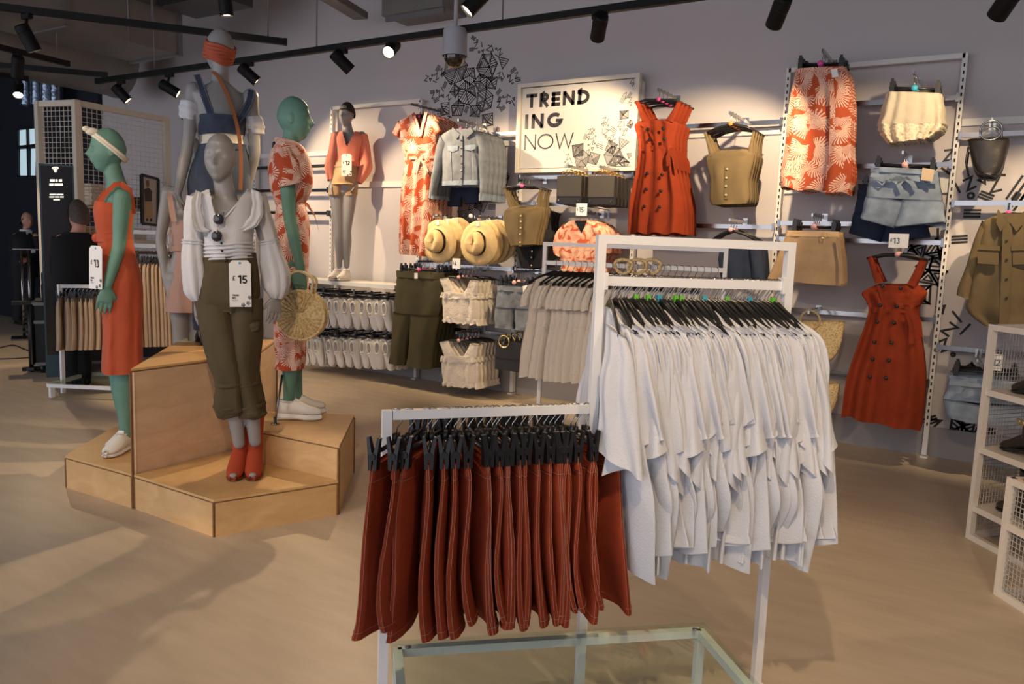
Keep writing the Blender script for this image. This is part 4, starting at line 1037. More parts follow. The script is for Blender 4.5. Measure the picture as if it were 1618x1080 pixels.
# ---- black handbag with ring handles
p = WallPlane(5.98)
t = thing('ring_handle_bag', 'black leather bucket bag with metal ring handles at upper right', 'bag', base_of(p, 1560, 283))
g = cloth(G(), p, [(1529, 221, 1597, 219), (1533, 240, 1591, 240), (1538, 262, 1585, 264), (1545, 274, 1577, 277), (1550, 276, 1572, 279)], .07, (2, .002, .003), 12, 40, seed=91, cap=(True, True)); g.obj('bag_body', m_bleather, t)
for dd in (.07, -.07):
    c_ = p(1566, 206, dd); rr = 15/FPX*((c_-CAM) @ _f)
    g = G(); g.tube([c_+np.array([rr*cos(a), 0, rr*sin(a)]) for a in [i*2*pi/24 for i in range(24)]], .006, 8, True); g.obj('ring_handle', m_chrome, t)
g = G(); g.tube([p(1530, 232, .03), p(1526, 256, .03), p(1530, 272, .03)], .007, 6); g.obj('side_tie', m_bleather, t)
for i, dy in enumerate((.10,)):
    dup(t, (.0, dy+.08, -.01), 'second black bucket bag hidden behind the first at upper right', None)
arm(1568, 186, 5.98, 'chrome arm holding the black bucket bag')

# ---- straw half moon bags
def moonbag(p, cx, cy, w, h, ring, label, seed):
    t = thing('straw_bag', label, 'bag', base_of(p, cx, cy+h), 'half moon straw bags')
    pairs = []
    for i in range(9):
        a = i/8; ww = w*sqrt(max(0, 1-(a*.985)**2.2)); pairs.append((cx-ww, cy+h*a, cx+ww, cy+h*a+2))
    g = cloth(G(), p, pairs, .05, (3, .0, .0), 20, 40, seed=seed, noise=.004, cap=(True, True)); g.obj('bag_body', m_straw, t)
    for dd in (.055, -.055):
        c_ = p(*ring, dd); rr = 14.5/FPX*((c_-CAM) @ _f)
        g = G(); g.tube([c_+np.array([rr*cos(a), 0, rr*sin(a)]) for a in [i*2*pi/28 for i in range(28)]], .009, 8, True); g.obj('ring_handle', M('cane_ring', (.66, .48, .26), .5), t)
    return t
p = WallPlane(6.05)
arm(1280, 489, 6.0, 'short chrome arm holding the upper straw bag')
arm(1275, 586, 6.0, 'short chrome arm holding the lower straw bag')
moonbag(p, 1288, 505, 47, 72, (1280, 505), 'upper half moon straw bag with ring handles right of the tees', 95)
moonbag(p, 1282, 602, 45, 66, (1275, 602), 'lower straw bag mostly hidden behind the white tees', 96)

# ---- pale denim shorts low at the right
p = WallPlane(5.92)
t = shorts(p, (1500, 594, 1625, 606), [(1496, 612, 1630, 622), (1489, 630, 1634, 640)], ([(1490, 628, 1562, 640), (1494, 650, 1556, 660), (1498, 658, 1552, 670)], [(1556, 638, 1634, 640), (1556, 655, 1636, 662), (1558, 670, 1638, 676)]), m_ldenim, 'front pale paper bag denim shorts behind the mesh shelf', (1545, 566), ((1505, 584), (1610, 592)), 65, None, [[(1500, 604), (1540, 608), (1625, 614)]])
row(t, 4, .08, 'pale denim shorts further back behind the mesh shelf', 'pale denim shorts low right')
arm(1545, 564, 5.92, 'chrome arm holding the pale denim shorts low right')

# ---- olive wide trousers
p = WallPlane(5.9)
t = thing('olive_trousers', 'front dark olive wide leg trousers beside the trainers', 'trousers', base_of(p, 650, 580))
g = cloth(G(), p, [(629, 427, 700, 431), (627, 450, 701, 452), (625, 480, 698, 484), (627, 500, 690, 503)], (.062, .045), (4, .003, .004), 12, 44, seed=101); g.obj('hip_part', m_dkgreen, t)
for q in ([(624, 492, 657, 496), (621, 535, 646, 538), (618, 573, 641, 577)], [(650, 495, 694, 498), (648, 540, 686, 545), (645, 578, 680, 583)]):
    g = cloth(G(), p, q, .065, (3, .006, .012), 12, 30, seed=102); g.obj('leg', m_dkgreen, t)
g = cloth(G(), p, [(628, 427, 701, 431), (628, 437, 701, 441)], .066, (7, .004, .002), 3, 44, seed=103, cap=(False, False)); g.obj('paperbag_waist', m_dkgreen, t)
g = patch(G(), p, [(655, 431), (660, 431), (660, 440), (655, 440)], .003, .08); g.obj('swing_tag', m_tag, t, smooth=False)
clip_hanger(t, p, (664, 412), (632, 424), (697, 428), m_pinkd)
row(t, 5, .07, 'dark olive wide leg trousers further back beside the trainers', 'olive trousers on the wall')
arm(664, 410, 5.9, 'chrome arm holding the olive trousers')

# ---- white ruffle tops in two rows
def ruffle(p, dx, dy, label, seed):
    s = lambda L: [tuple(v+(dx if i % 2 == 0 else dy) for i, v in enumerate(q)) for q in L]
    t = thing('ruffle_top', label, 'top', base_of(p, 732+dx, 510+dy))
    g = cloth(G(), p, s([(704, 462, 752, 464), (700, 470, 756, 470), (701, 488, 758, 490), (703, 503, 757, 510)]), .06, (8, .004, .010), 12, 56, seed=seed, hemwave=.012); g.obj('top_body', m_ivory, t)
    for q in ([(695, 440, 708, 438), (699, 452, 714, 450), (703, 464, 722, 464)], [(744, 442, 757, 444), (739, 452, 755, 454), (732, 464, 754, 466)]):
        g = cloth(G(), p, s(q), .02, (4, .004, .004), 8, 18, seed=seed, d=.03); g.obj('strap', m_ivory, t)
    g = cloth(G(), p, s([(699, 461, 756, 463), (697, 470, 759, 472)]), .068, (14, .006, .010), 4, 64, seed=seed+1, cap=(False, False), hemwave=.006); g.obj('bust_ruffle', m_ivory, t)
    g = cloth(G(), p, s([(702, 498, 758, 504), (700, 507, 760, 513)]), .068, (14, .006, .012), 4, 64, seed=seed+2, cap=(False, False), hemwave=.008); g.obj('hem_ruffle', m_ivory, t)
    q = s([(726, 424, 696, 440)])[0]; r = s([(0, 0, 757, 444)])[0]
    hanger(t, p, (q[0], q[1]), (q[2], q[3]), (r[2], r[3]), m_palepink)
    return t
p = WallPlane(5.92)
t = ruffle(p, 0, 0, 'front white ruffle top of the upper row below the hats', 111)
row(t, 6, .065, 'white ruffle top further back in the upper row below the hats', 'upper white ruffle tops')
arm(726, 422, 5.92, 'chrome arm holding the upper white ruffle tops')
t = ruffle(p, 0, 100, 'front white ruffle top of the lower row below the hats', 121)
row(t, 6, .065, 'white ruffle top further back in the lower row below the hats', 'lower white ruffle tops')
arm(726, 522, 5.92, 'chrome arm holding the lower white ruffle tops')

# ---- denim shorts between ruffle tops and white dresses
p = WallPlane(5.95)
t = shorts(p, (788, 452, 840, 456), [(785, 470, 846, 474), (784, 485, 850, 488)], ([(784, 484, 816, 487), (783, 505, 812, 510), (784, 516, 812, 520)], [(814, 486, 850, 488), (815, 510, 850, 512), (815, 520, 850, 522)]), m_gdenim, 'front mid blue denim shorts right of the white ruffle tops', (815, 428), ((790, 444), (838, 448)), 67, m_palepink)
row(t, 4, .08, 'mid blue denim shorts further back right of the white ruffle tops', 'denim shorts beside the ruffle tops')
arm(815, 426, 5.95, 'chrome arm holding the mid blue denim shorts')
g = patch(G(), p, [(826, 452), (833, 450), (834, 462), (827, 463)], .003, .09); g.obj('swing_tag', m_tag, t, smooth=False)

# ---- black bags with gold ring low beside the ruffle tops
c = W(806, 562, 5.95)
for i in range(4):
    q = c+np.array([.004*i, .09*i, 0])
    t = thing('black_handbag', 'front black handbag with gold ring low beside the ruffle tops' if i == 0 else nth(i)+' black handbag from the front low beside the ruffle tops', 'bag', q-np.array([0, 0, .16]), 'black handbags low')
    g = G(); g.box(q, (.29, .05, .27)); g.obj('bag_body', m_bleather, t, smooth=False)
    g = G(); g.box(q+(0, -.028, .05), (.285, .008, .14)); g.obj('flap', m_bleather, t, smooth=False)
    g = G(); g.tube([q+np.array([-.05+.055*cos(a), -.035, .13+.055*sin(a)]) for a in [k*2*pi/20 for k in range(20)]], .006, 8, True); g.obj('ring', m_gold, t)
    g = G(); g.tube([q+np.array([-.05, 0, .13]), q+np.array([-.05, 0, .205])], .004, 6); g.obj('hang_loop', m_bleather, t)

arm(800, 538, 5.93, 'chrome arm holding the low black handbags')
# ---- price cards clipped on the bars
def price(p, cx, cy, w, h, txt, label, up_=False):
    c_ = p(cx, cy); sc = ((c_-CAM) @ _f)/FPX; w_, h_ = w*sc, h*sc
    t = thing('price_card', label, 'price card', c_-np.array([0, 0, h_/2]))
    g = G(); g.box(c_, (w_, .004, h_)); g.obj('card', m_tag, t, smooth=False)
    g = G(); g.bar(c_+np.array([0, .004, h_*.3]), np.array([c_[0], YU-.028, c_[2]+h_*.3]), .006, .006); g.bar(np.array([c_[0], YU-.030, c_[2]+h_*.3]), np.array([c_[0], YU-.030, c_[2]+h_*.3+(.10 if up_ else -.10)]), .02, .004, (0, 1, 0)); g.obj('card_holder', m_dchrome, t, smooth=False)
    g = G(); s_ = h_*.42; o = c_+np.array([-w_*.42, -.0035, -h_*.22])
    text(g, '£', o+np.array([0, 0, s_*.35]), ux, uz, nn, s_*.55, .16); text(g, txt, o+np.array([s_*.42, 0, 0]), ux, uz, nn, s_, .17)
    g.obj('price_print', M('blue_grey_print', (.05, .09, .13), .6), t, smooth=False)
p = WallPlane(5.86)
price(WallPlane(5.80), 919, 331, 19, 19, '15', '£15 price card above the palm print blouses')
price(WallPlane(5.80), 721, 416, 15, 16, '4', '£4 price card on the bar under the straw hats')
price(WallPlane(5.76), 1420, 380, 28, 22, '13', '£13 price card above the lower rust dresses')
price(WallPlane(5.80), 1572, 572, 20, 26, '12', 'price card above the pale denim shorts by the mesh shelf')
# ================================================================== free standing racks
UP = np.array([0, 0, 1.0])
class Local:                                # x along the hanger, z up, thickness along y
    n = np.array([0, -1.0, 0]); side = np.array([1.0, 0, 0])
    def __call__(s, x, z, d=0.0): return np.array([x, -d, z])
LP = Local()
def place(root, P, ang, tilt=0.0):
    root.location = tuple(float(v) for v in P); root.rotation_euler = (tilt, 0, ang)
    return root
def lhook(t, parent_name='hanger', neck=-.085, r=.019):
    pts = [np.array([0.0, -r*cos(a), -r+.003+r*sin(a)]) for a in [radians(v) for v in (-50, -10, 30, 60, 90, 120, 150, 180)]]
    pts += [np.array([0, r*.9, -.035]), np.array([0, .002, -.055]), np.array([0, 0, neck])]
    g = G(); g.tube(pts, .0022, 6); return g
def lhanger(t, w=.205, drop=.085, disc_m=None, neck=-.085):
    g = G()
    path = [(-w, 0, neck-drop), (-w*.55, 0, neck-drop*.42), (-.03, 0, neck-.004), (0, 0, neck), (.03, 0, neck-.004), (w*.55, 0, neck-drop*.42), (w, 0, neck-drop)]
    rings = []
    for i, q in enumerate(path):
        q = np.array(q); hh = (.008, .012, .016, .02, .016, .012, .008)[i]
        rings.append([q+np.array([0, .005*cos(a), hh*sin(a)]) for a in [k*2*pi/8 for k in range(8)]])
    g.loft(rings); h = g.obj('hanger', m_black, t)
    lhook(t, neck=neck).obj('hook', m_chrome, h)
    if disc_m:
        g = G(); g.box((0, 0, neck+.012), (.012, .016, .022)); g.obj('size_clip', disc_m, h, smooth=False)
    return h
def lclip(t, w=.165, z=-.095):
    g = G(); g.tube([(-w, 0, z), (w, 0, z)], .0065, 8); g.box((0, 0, z+.01), (.03, .012, .03)); h = g.obj('clip_hanger', m_black, t)
    lhook(t, neck=z+.01).obj('hook', m_chrome, h)
    for s_ in (-1, 1):
        x = s_*w*.92
        g = G()
        for q in (-1, 1):
            g.add([(x-.013, q*.003, z-.045), (x+.013, q*.003, z-.045), (x+.013, q*.012, z-.045), (x-.013, q*.012, z-.045),
                   (x-.012, q*.002, z), (x+.012, q*.002, z), (x+.012, q*.014, z), (x-.012, q*.014, z),
                   (x-.007, q*.012, z+.048), (x+.007, q*.012, z+.048), (x+.007, q*.020, z+.046), (x-.007, q*.020, z+.046)],
                  [(0, 1, 2, 3), (0, 4, 5, 1), (1, 5, 6, 2), (2, 6, 7, 3), (3, 7, 4, 0), (4, 8, 9, 5), (5, 9, 10, 6), (6, 10, 11, 7), (7, 11, 8, 4), (8, 11, 10, 9)])
        g.tube([(x-.016, 0, z-.005), (x+.016, 0, z-.005)], .010, 8)
        g.obj('clip', m_black, h, smooth=False)
    return h

# ---- tall rack, low rack, glass table
TL, TR = Dp(944, 368.5, 2.27), Dp(1255, 384.5, 2.41)
ztop = (TL[2]+TR[2])/2
d1 = np.array([TR[0]-TL[0], TR[1]-TL[1], 0]); TLEN = np.linalg.norm(d1); d1 /= TLEN
dn = np.array([d1[1], -d1[0], 0])           # towards the camera
AX = (d1, dn, UP)
TB = 0.026
A0 = np.array([TL[0], TL[1], 0])+d1*TB/2; B0 = np.array([TR[0], TR[1], 0])-d1*TB/2
ang_near = atan2(dn[1], dn[0])
t = thing('tall_rack', 'tall white square tube garment rack packed with white tees', 'garment rack', (A0+B0)/2)
for P in (A0, B0):
    g = G(); g.box(P+UP*(ztop/2), (TB, TB, ztop), AX); g.obj('post', m_white, t, smooth=False)
g = G(); g.box((A0+B0)/2+UP*(ztop-TB/2), (TLEN-2*TB, TB, TB), AX); g.obj('top_bar', m_white, t, smooth=False)
zr = Dp(955, 444, 2.27)[2]
g = G(); g.box((A0+B0)/2+UP*zr, (TLEN-2*TB, 0.012, 0.028), AX); g.obj('hanging_rail', m_white, t, smooth=False)
for P, s_ in ((A0, 1), (B0, -1)):
    g = G(); g.box(P+UP*0.006, (0.05, 0.05, 0.012), AX); g.obj('foot', m_white, t, smooth=False)
    g = G(); g.box(P+UP*zr+d1*s_*.018, (.01, .03, .05), AX); g.obj('rail_bracket', m_white, t, smooth=False)
RL = Dp(604, 645, 2.14); zl = (RL[2]+Dp(926, 647, 2.27)[2])/2-TB/2
RL0 = np.array([RL[0], RL[1], 0])+d1*TB/2
e1 = A0-RL0; LL = np.linalg.norm(e1); e1 /= LL; en = np.array([e1[1], -e1[0], 0])
t = thing('low_rack', 'low white garment rail hung with rust skirts', 'garment rack', (RL0+A0)/2)
g = G(); g.box(RL0+UP*(zl/2+TB/4), (TB, TB, zl+TB/2), (e1, en, UP)); g.obj('post', m_white, t, smooth=False)
g = G(); g.box((RL0+A0)/2+UP*zl, (LL-TB-.004, TB*.9, TB), (e1, en, UP)); g.obj('hanging_rail', m_white, t, smooth=False)
g = G(); g.box(RL0+UP*.006, (.05, .05, .012), (e1, en, UP)); g.obj('foot', m_white, t, smooth=False)
# glass table
GB, GR = Zp(617, 1012, .30), Zp(1112, 982, .30); zg = (GB[2]+GR[2])/2
k1 = np.array([GR[0]-GB[0], GR[1]-GB[1], 0]); KL = np.linalg.norm(k1); k1 /= KL; kn = np.array([k1[1], -k1[0], 0]); KD = 0.78
m_glass = bpy.data.materials.new('table_glass'); m_glass.use_nodes = True
nt_ = m_glass.node_tree; nt_.nodes.remove(nt_.nodes['Principled BSDF'])
gl_ = nt_.nodes.new('ShaderNodeBsdfGlossy'); gl_.inputs['Roughness'].default_value = .01; gl_.inputs['Color'].default_value = (.95, 1, .98, 1)
tp_ = nt_.nodes.new('ShaderNodeBsdfTransparent'); tp_.inputs['Color'].default_value = (.90, .95, .92, 1)
fr_ = nt_.nodes.new('ShaderNodeFresnel'); fr_.inputs['IOR'].default_value = 1.5
mx_ = nt_.nodes.new('ShaderNodeMixShader')
ge_ = nt_.nodes.new('ShaderNodeNewGeometry'); iv_ = nt_.nodes.new('ShaderNodeMath'); iv_.operation = 'SUBTRACT'; iv_.inputs[0].default_value = 1.0
nt_.links.new(ge_.outputs['Backfacing'], iv_.inputs[1]); mu_ = nt_.nodes.new('ShaderNodeMath'); mu_.operation = 'MULTIPLY'
nt_.links.new(fr_.outputs[0], mu_.inputs[0]); nt_.links.new(iv_.outputs[0], mu_.inputs[1]); nt_.links.new(mu_.outputs[0], mx_.inputs[0]); nt_.links.new(tp_.outputs[0], mx_.inputs[1]); nt_.links.new(gl_.outputs[0], mx_.inputs[2])
nt_.links.new(mx_.outputs[0], nt_.nodes['Material Output'].inputs['Surface'])
K0 = np.array([GB[0], GB[1], 0])
kc = K0+k1*KL/2+kn*KD/2
t = thing('glass_table', 'low glass topped white frame table under the racks', 'table', kc)
g = G(); g.box(kc+UP*(zg-.004), (KL, KD, .008), (k1, kn, UP)); g.obj('glass_top', m_glass, t, smooth=False)
for a, b in (((0, 0), (1, 0)), ((0, 1), (1, 1)), ((0, 0), (0, 1)), ((1, 0), (1, 1))):
    P = K0+k1*(.02+(KL-.04)*a[0])+kn*(.02+(KD-.04)*a[1]); Q = K0+k1*(.02+(KL-.04)*b[0])+kn*(.02+(KD-.04)*b[1])
    g = G(); g.bar(P+UP*(zg-.022), Q+UP*(zg-.022), .024, .024); g.obj('frame_bar', m_white, t, smooth=False)
    g = G(); g.bar(P*.96+kc*.04+UP*.02, Q*.96+kc*.04+UP*.02, .022, .022); g.obj('floor_bar', m_white, t, smooth=False)
for a in ((0, 0), (1, 0), (0, 1), (1, 1)):
    P = K0+k1*(.02+(KL-.04)*a[0])+kn*(.02+(KD-.04)*a[1])
    g = G(); g.box(P+UP*(zg-.034)/2, (.024, .024, zg-.036), (k1, kn, UP)); g.obj('leg', m_white, t, smooth=False)
    g = G(); Q = P*.94+kc*.06; g.lathe([(.0001, 0), (.009, 0), (.009, .002), (.0001, .003)], Q+UP*(zg+.0002), UP, 12); g.obj('glass_stud', m_pipe, t)

g = G()
for i in range(1, int(KL/.03)):
    P = K0+k1*i*.03; g.bar(P+kn*.03+UP*.11, P+kn*(KD-.03)+UP*.11, .004, .004)
for i in range(1, int(KD/.03)):
    P = K0+kn*i*.03; g.bar(P+k1*.03+UP*.114, P+k1*(KL-.03)+UP*.114, .004, .004)
o = g.obj('mesh_shelf', m_white, t, smooth=False); o['kind'] = 'stuff'
# ---- white tees
class Flap:                                  # plane of a sleeve that swings round the hanger end
    def __init__(s, x0, th): s.x0 = x0; s.side = np.array([cos(th), sin(th), 0]); s.n = np.array([sin(th), -cos(th), 0])
    def __call__(s, x, z, d=0.0): return np.array([s.x0, 0, 0])+s.side*x+s.n*d+np.array([0, 0, z])
def make_tee(seed, wide=1.0):
    r = random.Random(seed)
    t = thing('white_tee', 'x', 'tee', (0, 0, 0))
    hem = -.80+r.uniform(-.08, .06); hn = hem+r.uniform(-.09, .07)
    u = lambda a: r.uniform(-a, a)
    g = cloth(G(), LP, [(-.06, -.10, .06, -.10), (-.14, -.126, .14, -.126), (-.21, -.166, .212, -.166), (-.22, -.25, .225+u(.01), -.25), (-.21, -.38, .22+u(.015), -.38), (-.215, -.52, .225+u(.02), -.52), (-.22, -.66, .23+u(.03), -.66), (-.21, hem, .215+u(.04), hn)], (.010, .016), (6, .002, .015), 34, 60, seed=seed, hemwave=.012, noise=.0008, wob=.012, flat=.8, shear=-r.uniform(.25, .75))
    g.obj('tee_body', m_whitecot, t)
    for s_ in (-1, 1):
        th = radians(r.uniform(48, 72)) if s_ > 0 else radians(r.uniform(-10, 20))
        F_ = Flap(.195*s_, th if s_ > 0 else th+pi)
        L_ = .34+u(.05); e = r.choice((-1, 1, 1))*r.uniform(.03, .10); w_ = r.uniform(.085, .125)
        q = [(-.04, -.135, .022, -.17), (-.045, -.22, .05, -.23), (-.055, -.30, w_*.7, -.32), (-.06, -.40, w_*.92, -.42), (-.065+u(.02), -.166-L_-e, w_+u(.02), -.166-L_+e)]
        g = cloth(G(), F_, q, (.012, .015), (4, .002, .013), 22, 44, seed=seed+5+s_, noise=.0008, flat=.8, wob=.01); o = g.obj('sleeve', m_whitecot, t)
    lhanger(t, .205, .08, None)
    return t
tees = [make_tee(s_) for s_ in (201, 202, 203, 204, 205, 206, 207, 208, 209)]
NT = 44
for i in range(NT):
    f = (i+.5)/NT; P = A0+d1*(TB+.008+(TLEN-3*TB-.012)*f+random.uniform(-.004, .004))+UP*(zr+.0165)
    c = tees[i] if i < len(tees) else copy_tree(random.choice(tees))
    a = ang_near+random.uniform(-.09, .09)-(0.16*max(0, .12-f)/.12)
    place(c, P, a); c.scale = (.95, .95, .95)
    if i in (0,): lb = 'white tee at the left end of the tall rack, sleeve spread past the post'
    elif i == NT-1: lb = 'white tee at the right end of the tall rack'
    else: lb = 'white tee on the '+nth(i)+' hanger from the left of the tall rack'
    c['label'] = lb; c['group'] = 'white tees on the tall rack'
    if i > 0 and i % 6 == 0:
        hs = [ch for ch in c.children if ch.name.startswith('hanger')]
        if hs:
            g = G(); g.box((0, 0, -.068), (.014, .014, .022)); o = g.obj('size_clip', (m_blued, M('green_size_disc', (.15, .5, .05), .5))[(i//6) % 2], None, smooth=False); o.parent = hs[0]

# ---- rust skirts on clip hangers
m_stitch = M('pale_stitching', (.38, .16, .11), .8)
def make_skirt(seed):
    r = random.Random(seed)
    t = thing('rust_skirt', 'x', 'skirt', (0, 0, 0))
    hem = -.585+r.uniform(-.03, .015)
    prs = [(-.158, -.128, .158, -.128), (-.172, -.19, .172, -.19), (-.20, -.32, .20, -.32), (-.225, -.47, .225, -.47), (-.245, hem+.02, .245, hem)]
    g = cloth(G(), LP, prs, (.011, .024), (4, .002, .014), 20, 44, seed=seed, noise=.001, wob=.012); o = g.obj('skirt_body', m_rust, t)
    g = cloth(G(), LP, [(-.159, -.124, .159, -.124), (-.166, -.165, .166, -.165)], .014, (4, .001, .001), 3, 36, seed=seed, noise=.0005, cap=(False, False)); g.obj('waistband', m_rust, t)
    # pale double stitching down the side seams, waist and hem
    n_ = 44; k_ = n_+1
    V = np.array(o.data.vertices[0].co) if False else None
    co = np.array([v.co[:] for v in o.data.vertices]); rows_ = 21
    R_ = co[:rows_*k_].reshape(rows_, k_, 3)
    g = G()
    for j in (10, 12, 32, 34):
        pts = [R_[i, j]+(R_[i, j]-R_[i].mean(0))*.012 for i in range(rows_)]
        g.tube(pts, .0008, 4, cap=False)
    for row_, off in ((rows_-2, .004), (4, .0)):
        pts = [R_[row_, j]+(R_[row_, j]-R_[row_].mean(0))*.012+np.array([0, 0, off]) for j in range(n_)]
        g.tube(pts, .0008, 4, closed=True)
    g.obj('stitching', m_stitch, t)
    lclip(t)
    return t
skirts = [make_skirt(s_) for s_ in (301, 302, 303, 304, 305)]
sx = [613, 632, 659, 668, 690, 703, 712, 726, 741, 756, 765, 771, 787, 798, 813, 825, 840, 852, 862, 871, 884, 899, 907, 926]
NS = len(sx)
near2 = atan2(en[1], en[0])
for i, px in enumerate(sx):
    f = (px-604)/(926-604.0); P = RL0+e1*(TB*.4+(LL-TB*1.2)*f)+UP*(zl+TB/2+.001)
    c = skirts[i] if i < len(skirts) else copy_tree(random.choice(skirts))
    a = near2+random.uniform(-.12, .12)
    if i < 6: a -= (.66, .56, .50, .36, .22, .12)[i]
    if i >= NS-1: a += .20
    place(c, P, a); c.scale = (.95, .95, .95)
    if i == 0: lb = 'rust denim skirt at the left end of the low rail, turned outwards'
    elif i == NS-1: lb = 'rust denim skirt at the right end of the low rail, against the tall post'
    else: lb = 'rust denim skirt on the '+nth(i)+' clip hanger from the left of the low rail'
    c['label'] = lb; c['group'] = 'rust skirts on the low rail'

# ---- second rack with white dresses
SL, SR = Dp(862, 381, 5.3), Dp(1148, 393, 4.9)
zt2 = (SL[2]+SR[2])/2
s1 = np.array([SR[0]-SL[0], SR[1]-SL[1], 0]); SLEN = np.linalg.norm(s1); s1 /= SLEN; sn = np.array([s1[1], -s1[0], 0])
C0, C1 = np.array([SL[0], SL[1], 0]), np.array([SR[0], SR[1], 0])
t = thing('dress_rack', 'white garment rack behind the tall rack, hung with ivory dresses', 'garment rack', (C0+C1)/2)
for P in (C0, C1):
    g = G(); g.box(P+UP*zt2/2, (TB, TB, zt2), (s1, sn, UP)); g.obj('post', m_white, t, smooth=False)
    g = G(); g.box(P+UP*.006, (.05, .4, .012), (s1, sn, UP)); g.obj('foot', m_white, t, smooth=False)
g = G(); g.box((C0+C1)/2+UP*(zt2-TB/2), (SLEN-TB, TB, TB), (s1, sn, UP)); g.obj('top_bar', m_white, t, smooth=False)
zr2 = zt2-.14
g = G(); g.box((C0+C1)/2+UP*zr2, (SLEN-TB, .014, .028), (s1, sn, UP)); g.obj('hanging_rail', m_white, t, smooth=False)
def make_dress(seed):
    t = thing('ivory_dress', 'x', 'dress', (0, 0, 0))
    g = cloth(G(), LP, [(-.07, -.105, .07, -.105), (-.15, -.14, .15, -.14), (-.185, -.20, .185, -.20), (-.185, -.32, .185, -.32), (-.19, -.44, .19, -.44), (-.22, -.62, .22, -.62), (-.24, -.80, .24, -.80)], (.02, .035), (6, .003, .016), 22, 44, seed=seed, hemwave=.008, noise=.001); g.obj('dress_body', m_ivory, t)
    for z in (-.43, -.46):
        g = cloth(G(), LP, [(-.195, z, .195, z), (-.197, z-.014, .197, z-.014)], .034, (6, .009, .009), 2, 44, seed=seed, noise=.001, cap=(False, False)); g.obj('waist_tuck', m_ivory, t)
    for s_ in (-1, 1):
        q = [(.14, -.135, .19, -.17), (.165, -.23, .235, -.25), (.175, -.30, .245, -.32)]
        if s_ < 0: q = [(-c_, d_, -a_, b_) for a_, b_, c_, d_ in q]
        g = cloth(G(), LP, q, .022, (3, .003, .008), 8, 18, seed=seed+s_, noise=.001); g.obj('sleeve', m_ivory, t)
    lhanger(t, .19, .07, None)
    return t
drs = [make_dress(s_) for s_ in (401, 402, 403)]
ND = 26; na = atan2(sn[1], sn[0])
for i in range(ND):
    f = (i+.6)/ND; P = C0+s1*(.05+(SLEN-.09)*f)+UP*(zr2+.0165)
    c = drs[i] if i < 3 else copy_tree(random.choice(drs))
    place(c, P, na-.55+random.uniform(-.08, .08)-(.35 if i == 0 else 0))
    c['label'] = 'ivory tiered dress at the left end of the rear rack' if i == 0 else 'ivory tiered dress, '+nth(i)+' from the left on the rear white rack'
    c['group'] = 'ivory dresses on the rear rack'
# straw coloured belts looped on some of the rear hangers
for i, px in enumerate((985, 1008, 1030)):
    q = Dp(px, 421, 5.0); g = G(); g.tube([q+np.array([.06*cos(a), .02*sin(2*a), .045*sin(a)]) for a in [k*2*pi/20 for k in range(20)]], .012, 6, True)
    o = g.obj('woven_belt', m_straw); tag(o, ('left', 'middle', 'right')[i]+' looped straw belt on the rear rack, seen through the tall rack', 'belt', 'straw belts on the rear rack')

# ================================================================== plywood display blocks
Q = {k: np.array(v) for k, v in dict(A=(-4.30, 2.275), B=(-3.70, 2.30), C=(-3.045, 2.295), D=(-2.805, 2.875), E=(-3.26, 3.475), Gc=(-3.72, 3.12), H=(-4.16, 3.655), I=(-4.47, 3.10), J=(-4.74, 2.83), K=(-3.366, 2.841), Lk=(-3.74, 3.16)).items()}
def block(name, pts, h, label, matf=m_ply, seams=True):
    c = sum(pts)/len(pts)
    t = thing(name, label, 'display block', (c[0], c[1], 0))
    tp = .018; n = len(pts)
    area = sum(pts[i][0]*pts[(i+1) % n][1]-pts[(i+1) % n][0]*pts[i][1] for i in range(n))
    if area < 0: pts = pts[::-1]
    g = G(); g.prism([np.array([p_[0], p_[1], h-tp+.0]) for p_ in pts], (0, 0, tp*.35)); g.obj('edge_band', m_plyedge, t, smooth=False)
    g = G(); g.prism([np.array([p_[0], p_[1], h-tp*.65]) for p_ in pts], (0, 0, tp*.65)); g.obj('top_board', m_ply, t, smooth=False)
    for i in range(n):
        a, b = pts[i], pts[(i+1) % n]; d_ = (b-a)/np.linalg.norm(b-a); inn = np.array([-d_[1], d_[0]])
        a2, b2 = a+d_*.006, b-d_*.006
        g = G(); g.prism([np.array([a2[0], a2[1], 0]), np.array([b2[0], b2[1], 0]), np.array([b2[0]+inn[0]*.015, b2[1]+inn[1]*.015, 0]), np.array([a2[0]+inn[0]*.015, a2[1]+inn[1]*.015, 0])], (0, 0, h-tp-.001)); g.obj('side_board', matf, t, smooth=False)
        g = G(); q_ = a+inn*.003+d_*.0; g.box((q_[0], q_[1], (h-tp)/2), (.010, .010, h-tp-.001)); g.obj('corner_edge', m_plyedge, t, smooth=False)
    return t
block('plywood_block', [Q['A'], Q['B']-np.array([.004, 0]), Q['I']+np.array([.25, -.25]), Q['J']], .185, 'low left plywood block under the orange dress mannequin')
block('plywood_block', [Q['B'], Q['Gc'], Q['H'], Q['I']], .74, 'tall plywood block at the centre of the display', m_ply2)
block('plywood_block', [Q['B']+np.array([.008, -.0]), Q['C'], Q['D'], Q['K'], Q['Lk']+np.array([.03, -.03])], .185, 'low front plywood block under the white blouse mannequin')
block('plywood_block', [Q['K']+np.array([.0, .006]), Q['D']+np.array([0, .006]), Q['E'], Q['Lk']+np.array([.02, .03])], .37, 'half height plywood block on the right of the display')
block('plywood_block', [np.array(v) for v in ((-4.95, 3.0), (-4.50, 3.16), (-4.30, 3.62), (-4.85, 3.75))], .30, 'plywood block behind the display under the pink dress mannequin')
